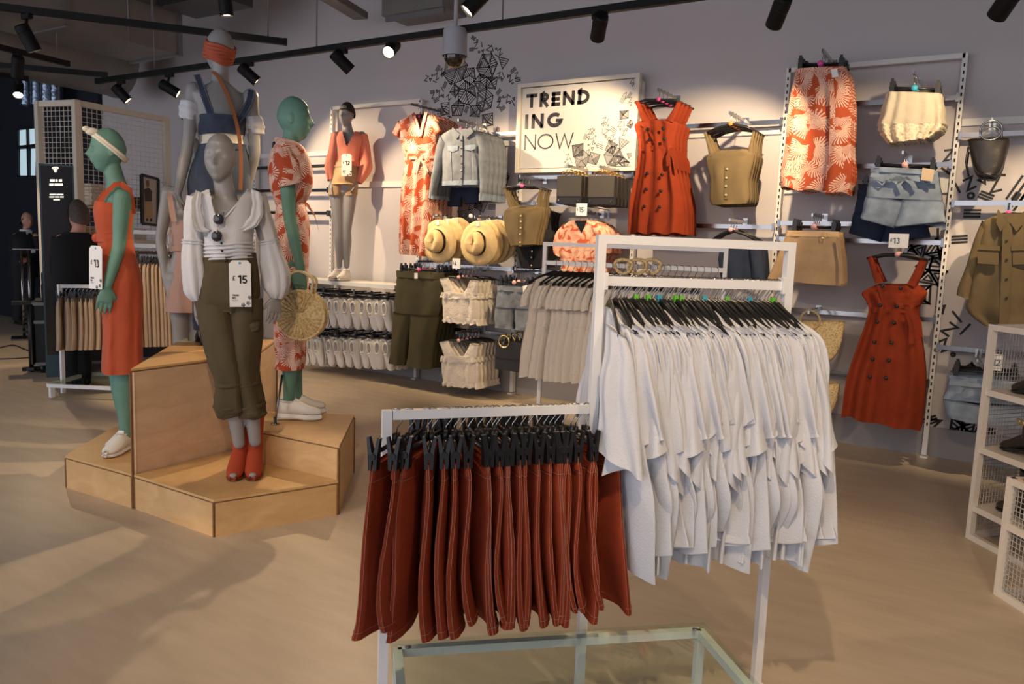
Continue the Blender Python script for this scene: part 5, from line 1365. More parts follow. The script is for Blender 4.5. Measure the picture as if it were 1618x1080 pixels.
# ================================================================== shoes
def mat4(o, fx, up=(0, 0, 1), s=1.0, mirror=False):
    """frame with x forward, z up"""
    fx = np.array(fx, float); fx /= np.linalg.norm(fx); up = np.array(up, float)
    y = np.cross(up, fx); y /= np.linalg.norm(y); z = np.cross(fx, y)
    if mirror: y = -y
    return np.array(o, float), fx*s, y*s, z*s
def xf(g, m):
    o, x, y, z = m; V = np.array(g.V); g.V = [tuple(o+x*p[0]+y*p[1]+z*p[2]) for p in V]; return g
def shoe_rings(prof, n=20):
    """prof = [(x, halfwidth, ztop, zbottom)]"""
    rings = []
    for x, w, zt, zb in prof:
        ring = []
        for j in range(n):
            a = -pi/2+2*pi*j/n; cc, ss = cos(a), sin(a)
            yy = w*math.copysign(abs(cc)**.7, cc)*(1-.22*max(0, ss)); zz = zb+(zt-zb)*(ss*.5+.5)
            ring.append((x, yy, zz))
        rings.append(ring)
    return rings
def trainer(parent, m, name='trainer', chunky=False, mat=None, thing_label=None, group=None):
    mat = mat or m_trainer
    sh = .050 if chunky else .030; lift = sh-.022
    P = [(.0, .018, .085, sh-.005), (.012, .031, .098, sh-.008), (.05, .036, .088, sh-.01), (.095, .036, .092, sh-.01), (.125, .038, .100, sh-.01), (.16, .042, .082, sh-.01), (.20, .045, .064, sh-.01), (.24, .040, .054, sh-.01), (.265, .026, .045, sh-.008), (.274, .012, .036, sh-.004)]
    P = [(a, b, c+lift*1.1, d) for a, b, c, d in P]
    g = xf(G().loft(shoe_rings(P)), m); o = g.obj(name, mat, parent)
    S = [(-.006, .020, sh, .002), (.005, .034, sh, 0), (.06, .037, sh*.9, .004 if chunky else 0), (.12, .037, sh*.85, .006 if chunky else 0), (.18, .046, sh*.85, 0), (.235, .043, sh*.8, .002), (.268, .028, sh*.78, .006), (.281, .012, sh*.75, .012)]
    g = xf(G().loft(shoe_rings(S)), m); g.obj('sole', mat, o)
    g = G()
    for k in range(5):
        x = .132+k*.016; z = .094-k*.0088+lift
        g.tube([(x, -.024, z-.014), (x+.003, 0, z+.001), (x, .024, z-.014)], .0028, 5)
    xf(g, m).obj('laces', M('white_laces', (.85, .84, .82), .8), o)
    g = G(); g.tube([(.012+.05*(1-cos(a)), .027*sin(a), .094+lift+.004*cos(a)) for a in [k*2*pi/18 for k in range(18)]], .0055, 6, True); xf(g, m).obj('collar', mat, o)
    g = G(); g.add([(.018+.045*(1-cos(a)), .022*sin(a), .0955+lift) for a in [k*2*pi/18 for k in range(18)]], [tuple(range(18))]); xf(g, m).obj('lining', M('shoe_lining', (.30, .28, .26), .9), o, smooth=False)
    g = G(); g.loft([[(x+.002*sin(a), w*cos(a), z+.006*sin(a)) for a in [k*2*pi/10 for k in range(10)]] for x, w, z in ((.138, .018, .092+lift), (.122, .02, .100+lift), (.112, .017, .110+lift))]); xf(g, m).obj('tongue', mat, o)
    return o
def ankle_boot(parent, m, mat, peep=False, shaft=.16, name='ankle_boot', heel=.075, studs=False):
    P = [(.0, .012, .13, heel+.0), (.01, .030, .12, heel-.002), (.05, .034, .12, heel-.004), (.09, .034, .115, heel*.8), (.13, .036, .095, heel*.45), (.17, .039, .07, heel*.15), (.205, .036, .055, .008), (.232, .026, .044, .006), (.245, .012, .03, .008)]
    g = xf(G().loft(shoe_rings(P)), m); o = g.obj(name, mat, parent)
    rings = []
    for z, x0, x1, w in ((heel+.01, .0, .11, .034), (.12, .002, .105, .036), (.12+shaft*.4, .0, .102, .037), (.12+shaft*.75, -.004, .108, .042)):
        rings.append([((x0+x1)/2+(x1-x0)/2*cos(a), w*sin(a), z+.012*cos(a)*(z > .2)) for a in [k*2*pi/20 for k in range(20)]])
    g = xf(G().loft(rings, True, False), m); g.obj('shaft', mat, o)
    g = xf(G().loft([[(.028+r*cos(a)*1.1+dx, r*sin(a), z) for a in [k*2*pi/14 for k in range(14)]] for z, r, dx in ((heel+.012, .030, .002), (heel*.5, .025, .0), (0, .024, -.002))]), m); g.obj('heel', mat, o)
    S = [(.07, .03, heel*.9, heel*.82), (.11, .034, heel*.6, heel*.45), (.15, .037, .035, .012), (.19, .039, .016, 0), (.23, .028, .013, .001), (.248, .012, .013, .005)]
    g = xf(G().loft(shoe_rings(S)), m); g.obj('sole', M('rust_boot_sole' if peep else 'black_boot_sole', (.20, .05, .02) if peep else (.02, .02, .02), .6), o)
    if peep:
        g = G(); g.ell((.236, 0, .026), (.012, .017, .012), None, 12, 8); xf(g, m).obj('peep_toe', m_grey, o)
    if studs:
        for k in range(3):
            g = G(); g.tube([(.03+.03*k, -.042, .155), (.05+.03*k, -.042, .155), (.05+.03*k, -.042, .18), (.03+.03*k, -.042, .18)], .003, 5, True); xf(g, m).obj('gold_buckle', m_gold, o)
            g = G(); g.tube([(.03+.03*k, .042, .155), (.05+.03*k, .042, .155), (.05+.03*k, .042, .18), (.03+.03*k, .042, .18)], .003, 5, True); xf(g, m).obj('gold_buckle', m_gold, o)
    return o

# ================================================================== figures
def head_mesh(g, c, fw, s=1.0, tilt=0.0, roll=0.0):
    fw = np.array(fw, float); fw[2] = 0; fw /= np.linalg.norm(fw); side = np.array([fw[1], -fw[0], 0])
    upv = UP*cos(tilt)-fw*sin(tilt); f2 = fw*cos(tilt)+UP*sin(tilt)
    upv = upv*cos(roll)+side*sin(roll); side = np.cross(f2, upv)
    n, m = 44, 34; V = []
    for i in range(m+1):
        th = pi*i/m
        for j in range(n):
            ph = 2*pi*j/n
            x, y, z = sin(th)*cos(ph), sin(th)*sin(ph), cos(th)
            X, Y, Z = .074*x, .096*y, .122*z
            if z < 0:
                k = -z; X *= 1-.30*k**1.8; Y = Y*(1-.30*k**2) + .020*k
            if y < 0: Z += .004; 
            if y > 0.35 and z < .55:                       # flatter face
                Y -= .010*(y-.35)/.65
                Y += .026*math.exp(-(X/.010)**2)*math.exp(-((Z+.026)/.016)**2)           # nose tip
                Y += .013*math.exp(-(X/.009)**2)*math.exp(-((Z+.004)/.020)**2)           # bridge
                Y += .010*math.exp(-(X/.020)**2)*math.exp(-((Z+.057)/.007)**2)           # upper lip
                Y += .010*math.exp(-(X/.017)**2)*math.exp(-((Z+.069)/.006)**2)
                Y += .009*math.exp(-(X/.018)**2)*math.exp(-((Z+.098)/.014)**2)           # chin
                Y += .004*math.exp(-((abs(X)-.03)/.02)**2)*math.exp(-((Z-.030)/.012)**2)  # brow
                Y -= .012*math.exp(-((abs(X)-.030)/.015)**2)*math.exp(-((Z-.006)/.013)**2)  # eyes
                Y += .004*math.exp(-((abs(X)-.040)/.018)**2)*math.exp(-((Z+.03)/.02)**2)  # cheeks
            V.append(c+s*(side*X+f2*Y+upv*Z))
    F = [(i*n+j, (i+1)*n+j, (i+1)*n+(j+1) % n, i*n+(j+1) % n) for i in range(m) for j in range(n)]
    g.add(V, F)
    for q in (-1, 1):
        g.ell(c+s*(side*.072*q-f2*.012-upv*.006), (.008*s, .018*s, .030*s), (side, f2, upv), 12, 8)
def ringo(c, a, b, ra, rb, n=24, p=.9):
    out = []
    for j in range(n):
        t = 2*pi*j/n; cc, ss = cos(t), sin(t)
        out.append(c+a*ra*math.copysign(abs(cc)**p, cc)+b*rb*math.copysign(abs(ss)**p, ss))
    return out
def limb(g, pts, rad, n=14):
    """tapering limb through joints, smoothed"""
    P = [catmull(pts, i/16) for i in range(17)]; R = [float(catmull([[r] for r in rad], i/16)[0]) for i in range(17)]
    g.tube(P, R, n)
    for p_, r_ in ((P[0], R[0]), (P[-1], R[-1])): g.ell(p_, (r_, r_, r_), None, n, 8)
def hand(g, w, d, palm_n, s=1.0, curl=.5, thumb=1):
    """w wrist, d direction of the fingers, palm_n the way the palm faces"""
    d = np.array(d, float); d /= np.linalg.norm(d); pn = np.array(palm_n, float); pn -= d*(pn @ d); pn /= np.linalg.norm(pn); sd = np.cross(d, pn)*thumb
    rings = [ringo(w+d*x*s, sd, pn, a*s, b*s, 14) for x, a, b in ((-.02, .022, .017), (.02, .028, .016), (.06, .041, .014), (.088, .042, .011))]
    g.loft(rings)
    for k, (o, L) in enumerate(((-.033, .060), (-.011, .072), (.011, .076), (.033, .068))):
        p0 = w+(d*.082+sd*o)*s; c1 = curl*.35; c2 = curl*.8; c3 = curl*1.2
        p1 = p0+(d*cos(c1)+pn*sin(c1))*L*.45*s; p2_ = p1+(d*cos(c2)+pn*sin(c2))*L*.32*s; p3 = p2_+(d*cos(c3)+pn*sin(c3))*L*.25*s
        g.tube([p0, p1, p2_, p3], [.0082*s, .0078*s, .0070*s, .0055*s], 8)
    t0 = w+(d*.025+sd*.024)*s; t1 = t0+(d*.030+sd*.022+pn*.008)*s; t2 = t1+(d*.028+sd*.006+pn*.012)*s
    g.tube([t0, t1, t2], [.0115*s, .010*s, .0075*s], 8)
FR = [0, .037, .104, .194, .30, .418, .597, .746, .866, 1.0, 1.06]
RX = [.056, .098, .158, .150, .143, .126, .106, .138, .166, .150, .09]
RY = [.056, .062, .074, .090, .100, .090, .080, .094, .106, .096, .07]
def torso_center(neck, crotch, f, lean=None):
    p_ = neck+(crotch-neck)*f
    if lean is not None: p_ = p_+np.array(lean)*sin(pi*min(1, max(0, f)))
    return p_
def figure(parent, mat, R, fw, neck, crotch, head, headfw, arms, legs, s=1.0, voxel=.0052, headtilt=0.0, headroll=0.0, lean=None, hands=True, feet=True, name='body', bust=True, headless=False, slim=1.0):
    """one continuous body: lofted parts fused by voxel remesh. arms/legs = lists of dicts of joints"""
    fw = np.array(fw, float); fw /= np.linalg.norm(fw); side = np.array([fw[1], -fw[0], 0])
    g = G(); ax = (crotch-neck)/np.linalg.norm(crotch-neck)
    rings = []
    for f, rx, ry in zip(FR, RX, RY):
        c = torso_center(neck, crotch, f, lean)
        if f > .15: rx *= slim; ry *= slim
        off = fw*(.012 if .25 < f < .45 else (-.012 if .8 < f < .95 else 0))*s
        rings.append(ringo(c+off, side, fw, rx*s, ry*s, 28))
    g.loft(rings)
    if bust:
        for q in (-1, 1):
            g.ell(torso_center(neck, crotch, .305, lean)+side*.062*q*s*slim+fw*.058*s*slim, (.052*s, .046*s, .052*s), (side, fw, UP), 16, 12)
            g.ell(torso_center(neck, crotch, .90, lean)+side*.065*q*s*slim-fw*.050*s*slim, (.070*s*slim, .055*s*slim, .08*s), (side, fw, UP), 16, 12)
    if not headless:
        g.tube([neck-(head-neck)*.22, neck+(head-neck)*.25, head-UP*.06*s-np.array(headfw)*.012], [.062*s, .048*s, .046*s], 18)
        head_mesh(g, head, headfw, s, headtilt, headroll)
    for a in arms:
        limb(g, [a['sh'], a['sh']+(a['el']-a['sh'])*.5, a['el'], a['el']+(a['wr']-a['el'])*.35, a['wr']], [.046*s, .041*s, .034*s, .034*s, .0235*s])
        if hands: hand(g, a['wr'], a.get('hd', a['wr']-a['el']), a.get('pn', fw), s, a.get('curl', .5), a.get('th', 1))
    for l in legs:
        h = l['hip']; k = l['kn']; an = l['an']
        limb(g, [h, h+(k-h)*.5, k, k+(an-k)*.32, k+(an-k)*.7, an], [.086*s, .070*s, .050*s, .053*s, .038*s, .031*s], 16)
        if feet:
            ff = np.array(l.get('ff', fw), float); ff[2] = 0; ff /= np.linalg.norm(ff)
            g.tube([an-ff*.03*s-UP*.03*s, an+ff*.06*s-UP*.05*s, an+ff*.14*s-UP*.065*s], [.030*s, .032*s, .020*s], 12)
    me = bpy.data.meshes.new('tmp'); me.from_pydata(g.V, [], g.F); me.update()
    o = bpy.data.objects.new('tmp', me); COL.objects.link(o)
    md = o.modifiers.new('r', 'REMESH'); md.mode = 'VOXEL'; md.voxel_size = voxel; md.adaptivity = 0.0
    sm = o.modifiers.new('s', 'SMOOTH'); sm.factor = .5; sm.iterations = 3
    dg = bpy.context.evaluated_depsgraph_get(); ev = o.evaluated_get(dg)
    m2 = bpy.data.meshes.new_from_object(ev)
    bpy.data.objects.remove(o); bpy.data.meshes.remove(me)
    base = np.array(parent['_w'])
    co = np.zeros(len(m2.vertices)*3); m2.vertices.foreach_get('co', co); co = co.reshape(-1, 3)-base; m2.vertices.foreach_set('co', co.ravel())
    m2.polygons.foreach_set('use_smooth', [True]*len(m2.polygons)); m2.materials.clear(); m2.materials.append(mat); m2.update(); m2.name = name
    o = bpy.data.objects.new(name, m2); COL.objects.link(o); o.parent = parent
    return o
def wrap(g, pts, ra, folds=(5, .0, .006), n=26, rows=18, seed=0, cap=(False, False), noise=.0015, flatn=None, flat=1.0):
    """sleeve or trouser leg: tube of cloth through joints with folds"""
    rnd = random.Random(seed); ph = rnd.uniform(0, 6); rings = []; prev = None
    P = [catmull(pts, i/rows) for i in range(rows+1)]; R = [float(catmull([[r] for r in ra], i/rows)[0]) for i in range(rows+1)]
    for i in range(rows+1):
        t = P[min(i+1, rows)]-P[max(i-1, 0)]; t /= np.linalg.norm(t)
        if prev is None: x = np.cross(t, [0.3, 1, 0.1])
        else: x = prev-t*(prev @ t)
        x /= np.linalg.norm(x); prev = x; y = np.cross(t, x); u = i/rows; amp = folds[1]*(1-u)+folds[2]*u; ring = []
        for j in range(n):
            a = 2*pi*j/n
            rr = R[i]+amp*(sin(folds[0]*a+ph+2.2*u)+.6*sin(9*u*2+ph+a))+rnd.uniform(-1, 1)*noise
            ring.append(P[i]+x*rr*cos(a)+y*rr*sin(a))
        rings.append(ring)
    g.loft(rings, *cap); return g
def tagcard(parent, pl, x0, y0, x1, y1, txt, d, blue=True, skew=0):
    """paper swing ticket with price and small sign print"""
    w = x1-x0; cut = w*.16
    g = patch(G(), pl, [(x0+cut, y0), (x1-cut, y0), (x1, y0+cut), (x1+skew, y1), (x0+skew, y1), (x0, y0+cut)], .003, d); t = g.obj('swing_ticket', m_tag, parent, smooth=False)
    g = disc(G(), pl, (x0+x1)/2, y0+(y1-y0)*.06, .006, d+.003, .002); g.obj('eyelet', m_blued, t)
    nv = pl.n; sd = pl.side
    def put(s_, px, py, size, wt, mat=m_ink):
        g = G(); o = pl(px, py, d+.0042); sc = ((o-CAM) @ _f)/FPX
        text(g, s_, o, sd, UP, nv, size*sc, wt); g.obj('print', mat, t, smooth=False)
    h = y1-y0
    put('£', x0+w*.15+skew*.5, y0+h*.43, h*.10, .15); put(txt, x0+w*.40+skew*.5, y0+h*.50, h*.18, .19)
    for i, (s_, wt) in enumerate((('TREND', .24), ('ING', .24), ('NOW', .1))):
        put(s_, x0+w*.12+skew*.8, y0+h*(.77+.055*i), h*.038, wt)
    D = Draw(pl)
    for k, (fx, fy) in enumerate(((.62, .96), (.85, .92), (.92, .80))):
        c = pl(x0+w*fx+skew, y0+h*fy, d+.0042); shard(D, c, .010, 5, k, 900+k, .0012)
    D.g.obj('print', m_ink, t, smooth=False)
    return t

# ------------------------------------------------------------------ 1: white blouse and cargo trousers
R = np.array([-3.303, 2.70, .185]); P = Plane(R)
fwc = P.n*cos(.22)-P.side*sin(.22)
mq = thing('mannequin', 'grey mannequin in white blouse and olive cargo trousers on the front block', 'mannequin', R)
n_, c_ = P(357, 314), P(366, 492)
figure(mq, m_grey, R, fwc, n_, c_, P(348, 250, .03), fwc*cos(.05)-P.side*.05, [dict(sh=P(312, 318), el=P(312, 398, -.01), wr=P(312, 472, .02), hd=P(318, 522, .03)-P(312, 472, .02), pn=-P.n*.6+P.side*.8, curl=.4, th=1), dict(sh=P(404, 316), el=P(424, 394, -.03), wr=P(436, 466, .02), hd=P(433, 505, .04)-P(436, 466, .02), pn=-P.n*.8-P.side*.5, curl=.5, th=-1)],
       [dict(hip=P(344, 480), kn=P(362, 590, .05), an=P(378, 700, .02), ff=fwc), dict(hip=P(388, 480), kn=P(390, 590, .03), an=P(403, 697, .03), ff=fwc)], 1.0, headroll=-.02, feet=False, slim=.86)
g = cloth(G(), P, [(325, 300, 392, 300), (312, 310, 408, 309), (316, 335, 404, 332), (320, 365, 402, 360), (322, 385, 400, 380), (323, 404, 402, 400), (322, 410, 404, 406)], ratio=.90, folds=(4, .001, .003), rows=60, n=110, seed=501, flat=.92, cap=(False, False), noise=.0006).cut([(331, 290), (331, 303), (336, 325), (342, 344), (345, 352), (358, 340), (374, 322), (391, 300), (391, 285)], P.n, P(350, 330)); bl_ = g.obj('blouse', m_whitecot, mq)
for y in (384, 390, 396, 402):
    g = cloth(G(), P, [(321, y+1, 403, y-3), (321, y+4, 403, y)], ratio=.93, folds=(3, .001, .001), rows=2, n=44, seed=502, flat=.92, cap=(False, False)); g.obj('waist_pleat', m_whitecot, bl_)
dv = lambda x, y: .122-((x-357)/60.)**2*.12
for q in ([(330, 303), (335, 325), (341, 343), (345, 353)], [(345, 353), (359, 340), (375, 322), (392, 299)]):
    g = G(); g.tube([P(x, y, dv(x, y)+.003) for x, y in q], .005, 8); g.obj('neck_edge', m_whitecot, bl_)
for q, sgn in ([(309, 300, 320, 305), (303, 318, 318, 322), (303, 342, 322, 346), (310, 362, 326, 360), (324, 368, 334, 362)], -1), ([(396, 298, 412, 304), (398, 318, 416, 322), (396, 336, 414, 344), (388, 350, 404, 358), (376, 362, 388, 366)], 1):
    g = cloth(G(), P, q, .012, (9, .006, .008), 18, 22, seed=505+sgn, d=.095, flat=.9, cap=(True, True)); g.obj('shoulder_frill', m_whitecot, bl_)
for pts, r_ in (([P(312, 312), P(307, 345), P(305, 380), P(306, 420, .01), P(309, 455, .02), P(312, 474, .02)], [.052, .05, .048, .058, .055, .030]), ([P(404, 310), P(414, 345, -.02), P(424, 380, -.03), P(432, 420, -.01), P(437, 452, .02), P(436, 470, .02)], [.052, .05, .048, .070, .066, .032])):
    g = wrap(G(), pts, r_, (7, .002, .006), 34, 26, 507); s_ = g.obj('sleeve', m_whitecot, bl_)
    m_ = pts[2]; dd = (pts[3]-pts[1])/np.linalg.norm(pts[3]-pts[1])
    for k in (0, .014):
        g = wrap(G(), [m_+dd*(k-.004), m_+dd*(k+.001), m_+dd*(k+.006)], [.050, .054, .050], (5, .001, .001), 30, 4, 508); g.obj('sleeve_tuck', m_whitecot, s_)
for x, y in ((350, 384), (351, 396)):
    g = disc(G(), P, x, y, .006, .126); g.obj('button', m_ink, bl_)
# sunglasses hung on the neckline
sg = thing('sunglasses', 'round dark sunglasses hooked on the white blouse neckline', 'sunglasses', P(345, 375, .145))
m_lensd = M('brown_lens', (.02, .012, .015), .08, spec=.8)
for x, y in ((346, 346), (343, 373)):
    c = P(x, y, .146); g = G(); g.lathe([(.0001, .003), (.020, .002), (.025, 0)], c, P.n, 24); g.obj('lens', m_lensd, sg)
    g = G(); g.tube([c+P.side*.0255*cos(a)+UP*.0255*sin(a) for a in [k*2*pi/24 for k in range(24)]], .0022, 6, True); g.obj('rim', m_dchrome, sg)
g = G(); g.tube([P(346, 355, .146), P(343, 360, .152), P(344, 365, .146)], .002, 6); g.obj('bridge', m_gold, sg)
g = G(); g.tube([P(349, 338, .146), P(354, 335, .14), P(352, 345, .12)], .002, 6); g.obj('temple_arm', m_dchrome, sg)
# cargo trousers
g = cloth(G(), P, [(322, 403, 404, 400), (318, 425, 408, 422), (313, 450, 411, 450), (313, 475, 410, 475), (322, 490, 402, 490)], ratio=.80, folds=(4, .001, .004), rows=14, n=48, seed=511, flat=.95, cap=(True, True)); tr = g.obj('cargo_trousers', m_olive, mq)
for pts, r_ in (([P(338, 470, .0), P(347, 520, .02), P(357, 570, .045), P(363, 605, .05), P(364, 640, .035), P(366, 650, .03), P(368, 655, .03)], [.094, .094, .084, .074, .078, .072, .050]), ([P(386, 470, .01), P(385, 520, .02), P(384, 570, .035), P(387, 605, .035), P(395, 640, .03), P(397, 653, .03), P(397, 660, .03)], [.092, .092, .084, .074, .076, .072, .050])):
    g = wrap(G(), pts, r_, (4, .003, .009), 40, 44, 512+int(pts[0][0]*100) % 7, noise=.002); lg = g.obj('leg', m_olive, tr)
    for k in (3, 4, 5):
        c = pts[k]; dd = (pts[min(k+1, 6)]-pts[k-1]); dd /= np.linalg.norm(dd)
        g = wrap(G(), [c-dd*.012, c, c+dd*.012], [r_[k]*.99, r_[k]*1.09, r_[k]*.99], (2, .003, .003), 30, 4, 40+k); g.obj('crease', m_olive, lg)
g = cloth(G(), P, [(322, 402, 405, 399), (321, 413, 406, 410)], ratio=.84, folds=(3, .001, .001), rows=3, n=44, seed=513, flat=.95, cap=(False, False)); g.obj('waistband', m_olive, tr)
g = disc(G(), P, 357, 411, .009, .118); g.obj('button', m_black, tr)
g = cloth(G(), P, [(392, 508, 411, 504), (392, 524, 410, 520)], .03, (2, 0, 0), 4, 20, seed=3, d=.075, cap=(True, True)); pk = g.obj('cargo_pocket', m_olive, tr)
g = cloth(G(), P, [(391, 510, 412, 506), (392, 517, 412, 512)], .034, (2, 0, 0), 3, 20, seed=3, d=.077, cap=(True, True)); g.obj('pocket_flap', m_olive, pk)
tagcard(mq, P, 361.5, 411, 396, 484.5, '15', .142, skew=1.5)
m_suede = M('rust_suede', (.40, .055, .018), .8, bump=.15, bscale=200)
for x, y, d_ in ((377, 752, .03), (402, 750, .04)):
    o = P(x, y, d_); o[2] = .1855
    ff = P.n*.98+P.side*(-.16 if x < 390 else -.06)
    ankle_boot(mq, mat4(o-ff/np.linalg.norm(ff)*.13, ff, s=1.18), m_suede, True, .17, 'peep_toe_boot')

# ------------------------------------------------------------------ 2: green mannequin in the orange dress
R = np.array([-4.22, 2.55, .185]); P = Plane(R)
fl = -P.side*cos(.12)+P.n*sin(.12)
mq = thing('mannequin', 'green mannequin in orange belted dress facing left on the low left block', 'mannequin', R)
figure(mq, m_green, R, fl, P(186, 297), P(188, 482), P(170, 238), fl, [dict(sh=P(193, 312, .155), el=P(188, 388, .17), wr=P(170, 452, .19), hd=P(162, 495, .19)-P(170, 452, .19), pn=-P.n, curl=.45, th=1), dict(sh=P(184, 310, -.155), el=P(192, 390, -.17), wr=P(190, 455, -.18), pn=P.n, th=-1)],
       [dict(hip=P(190, 470, .08), kn=P(193, 580, .07), an=P(199, 690, .05), ff=fl), dict(hip=P(190, 470, -.08), kn=P(186, 580, -.07), an=P(203, 692, -.07), ff=fl)], 1.0, headtilt=-.03, feet=False, slim=.92)
g = cloth(G(), P, [(150, 318, 208, 326), (147, 332, 211, 338), (149, 350, 211, 352), (152, 368, 209, 368), (153, 380, 209, 380)], ratio=1.62, folds=(3, .001, .003), rows=14, n=44, seed=521, flat=.68, cap=(False, False)); dr = g.obj('dress_bodice', m_orange, mq)
g = cloth(G(), P, [(153, 376, 209, 378), (156, 400, 215, 402), (157, 435, 224, 437), (160, 485, 226, 487), (161, 540, 226, 542), (161, 586, 225, 582)], ratio=1.72, folds=(6, .002, .010), rows=24, n=52, seed=522, flat=.68, cap=(False, False)); g.obj('dress_skirt', m_orange, mq)
for dd in (.11,):
    g = G(); g.strip([P(156, 322, .09), P(163, 312, .10), P(172, 300, .115), P(182, 291, .118), P(192, 290, .105)], .030, P.n*.8+UP*.2); g.obj('strap', m_orange, dr)
    g = G(); g.strip([P(190, 290, .108), P(200, 297, .112), P(207, 312, .11), P(210, 338, .10)], .032, P.n); g.obj('strap', m_orange, dr)
g = G(); g.strip([P(152, 324, -.06), P(166, 304, -.09), P(184, 291, -.10), P(204, 300, -.10), P(210, 335, -.08)], .03, P.n); g.obj('strap', m_orange, dr)
g = cloth(G(), P, [(151, 369, 210, 371), (151, 381, 210, 383)], ratio=1.66, folds=(3, .003, .003), rows=4, n=44, seed=523, flat=.68, cap=(False, False)); bt = g.obj('belt', m_orange, mq)
g = G(); g.ell(P(152, 376, .06), (.022, .02, .026), (P.side, P.n, UP), 16, 10); g.obj('belt_knot', m_orange, bt)
# cream turban band with a knot
hc = P(170, 238); nb = P.side*(-.75)+UP*.45
g = G()
band_pts = []
ax_ = np.array(P.side*.62+UP*.78); ax_ /= np.linalg.norm(ax_); b1 = np.cross(ax_, P.n); b1 /= np.linalg.norm(b1); b2 = np.cross(ax_, b1)
cb = hc+ax_*.022
hb = [cb+b1*.101*cos(a)+b2*.077*sin(a) for a in [k*2*pi/30 for k in range(30)]]
for k in (-.008, .006): g.tube([p_+ax_*k for p_ in hb], .009, 8, True)
hb_ = g.obj('headband', m_cream, mq)
kp = P(146, 208, .02)
g = G(); g.ell(kp, (.036, .022, .022), (P.side, P.n, UP), 14, 10); g.ell(kp-P.side*.028+UP*.012, (.022, .016, .016), (P.side, P.n, UP), 12, 8); g.obj('headband_knot', m_cream, hb_)
P2 = Plane(R+P.n*.17-P.side*.0)
class TagPl:
    def __init__(s, base): s.b = base; s.n = P.n*.55-P.side*.83; s.side = P.side*.55+P.n*.83
    def __call__(s, px, py, d=0.0):
        c0 = P(152.5, 430, .17); q = P(152.5, py, .17); return q+s.side*((px-152.5)/284.)+s.n*d
tagcard(mq, TagPl(0), 137, 388, 169, 456, '13', .004)
fsh = -P.side*.50+P.n*.86
for x, d_ in ((202, .03), (206, -.10)):
    o = P(x, 706, d_); o[2] = .1855; trainer(mq, mat4(o-fsh*.05, fsh, s=1.0), 'trainer')

# ------------------------------------------------------------------ 3: tall grey mannequin seen from behind, denim dungarees
R = np.array([-4.19, 3.20, .74]); P = Plane(R)
fa = -P.n*cos(.15)-P.side*sin(.15)
mq = thing('mannequin', 'tall grey mannequin in denim dungarees seen from behind on the highest block', 'mannequin', R)
hf = -P.n*cos(.55)-P.side*sin(.55)
figure(mq, m_grey, R, fa, P(348, 132), P(344, 318), P(347, 80), hf, [dict(sh=P(306, 142), el=P(296, 232, .02), wr=P(281, 303, .05), hd=P(288, 332, .05)-P(281, 303, .05), pn=P.side, curl=.6, th=1), dict(sh=P(396, 152), el=P(402, 240, .02), wr=P(388, 305, -.05), hd=P(380, 335, -.05)-P(388, 305, -.05), pn=-P.side, th=-1)],
       [dict(hip=P(328, 305), kn=P(325, 420), an=P(322, 528), ff=fa), dict(hip=P(364, 305), kn=P(360, 420), an=P(352, 526), ff=fa)], 1.06, feet=False, headroll=.03, slim=.93)
g = cloth(G(), P, [(313, 183, 389, 190), (312, 200, 389, 203), (314, 214, 387, 215)], ratio=.92, folds=(3, .0, .001), rows=8, n=44, seed=531, flat=.95, cap=(False, False)); db = g.obj('dungaree_bib', m_denim, mq)
g = cloth(G(), P, [(312, 182, 390, 188), (312, 188, 390, 193)], ratio=.95, folds=(3, 0, 0), rows=2, n=44, seed=531, flat=.95, cap=(False, False)); g.obj('bib_hem', m_denim, db)
g = cloth(G(), P, [(316, 211, 386, 213), (317, 222, 385, 223), (315, 232, 387, 233)], ratio=.92, folds=(5, .002, .002), rows=6, n=40, seed=532, flat=.95, cap=(False, False)); g.obj('cream_top', m_cream, mq)
g = cloth(G(), P, [(314, 230, 388, 231), (307, 248, 393, 249), (298, 275, 396, 277), (296, 300, 396, 302), (300, 325, 394, 326)], ratio=.86, folds=(4, .001, .003), rows=14, n=48, seed=533, flat=.95, cap=(True, True)); jn = g.obj('jeans', m_denim, mq)
for pts, r_ in (([P(323, 305), P(318, 360), P(318, 420), P(320, 480), P(322, 520)], [.098, .088, .070, .062, .060]), ([P(368, 305), P(364, 360), P(360, 420), P(355, 480), P(352, 520)], [.098, .088, .070, .062, .060])):
    g = wrap(G(), pts, r_, (4, .002, .005), 32, 26, 534, noise=.002); g.obj('leg', m_denim, jn)
g = cloth(G(), P, [(313, 229, 389, 230), (312, 238, 390, 239)], ratio=.98, folds=(3, 0, 0), rows=2, n=44, seed=535, flat=.95, cap=(False, False)); g.obj('waistband', m_denim, jn)
for q in ([(318, 268), (338, 270), (337, 292), (328, 298), (318, 290)], [(354, 270), (374, 270), (375, 291), (365, 298), (355, 292)]):
    g = patch(G(), P, q, .008, .112); g.obj('back_pocket', m_denim, jn, smooth=False)
for q in ([(311, 118, .045), (317, 135, .075), (326, 160, .088), (335, 186, .09)], [(397, 142, .04), (394, 160, .07), (385, 178, .085), (374, 194, .09)]):
    P_ = [P(a, b, c) for a, b, c in q]; PP = [catmull(P_, i/10) for i in range(11)]
    g = G(); g.strip(PP, .042, P.n); g.strip([p_+P.n*.005 for p_ in PP], .042, P.n); st = g.obj('denim_strap', m_denim, mq)
    for e in (-.017, .017):
        g = G(); g.tube([p_+P.side*e+P.n*.007 for p_ in PP], .0012, 4); g.obj('stitching', m_ldenim, st)
for pts, r_ in (([P(303, 162), P(301, 175), P(299, 190)], [.058, .064, .052]), ([P(398, 185), P(401, 200), P(403, 213)], [.058, .064, .053])):
    g = wrap(G(), pts, r_, (5, .004, .005), 34, 12, 536); s_ = g.obj('puff_sleeve', m_whitecot, mq)
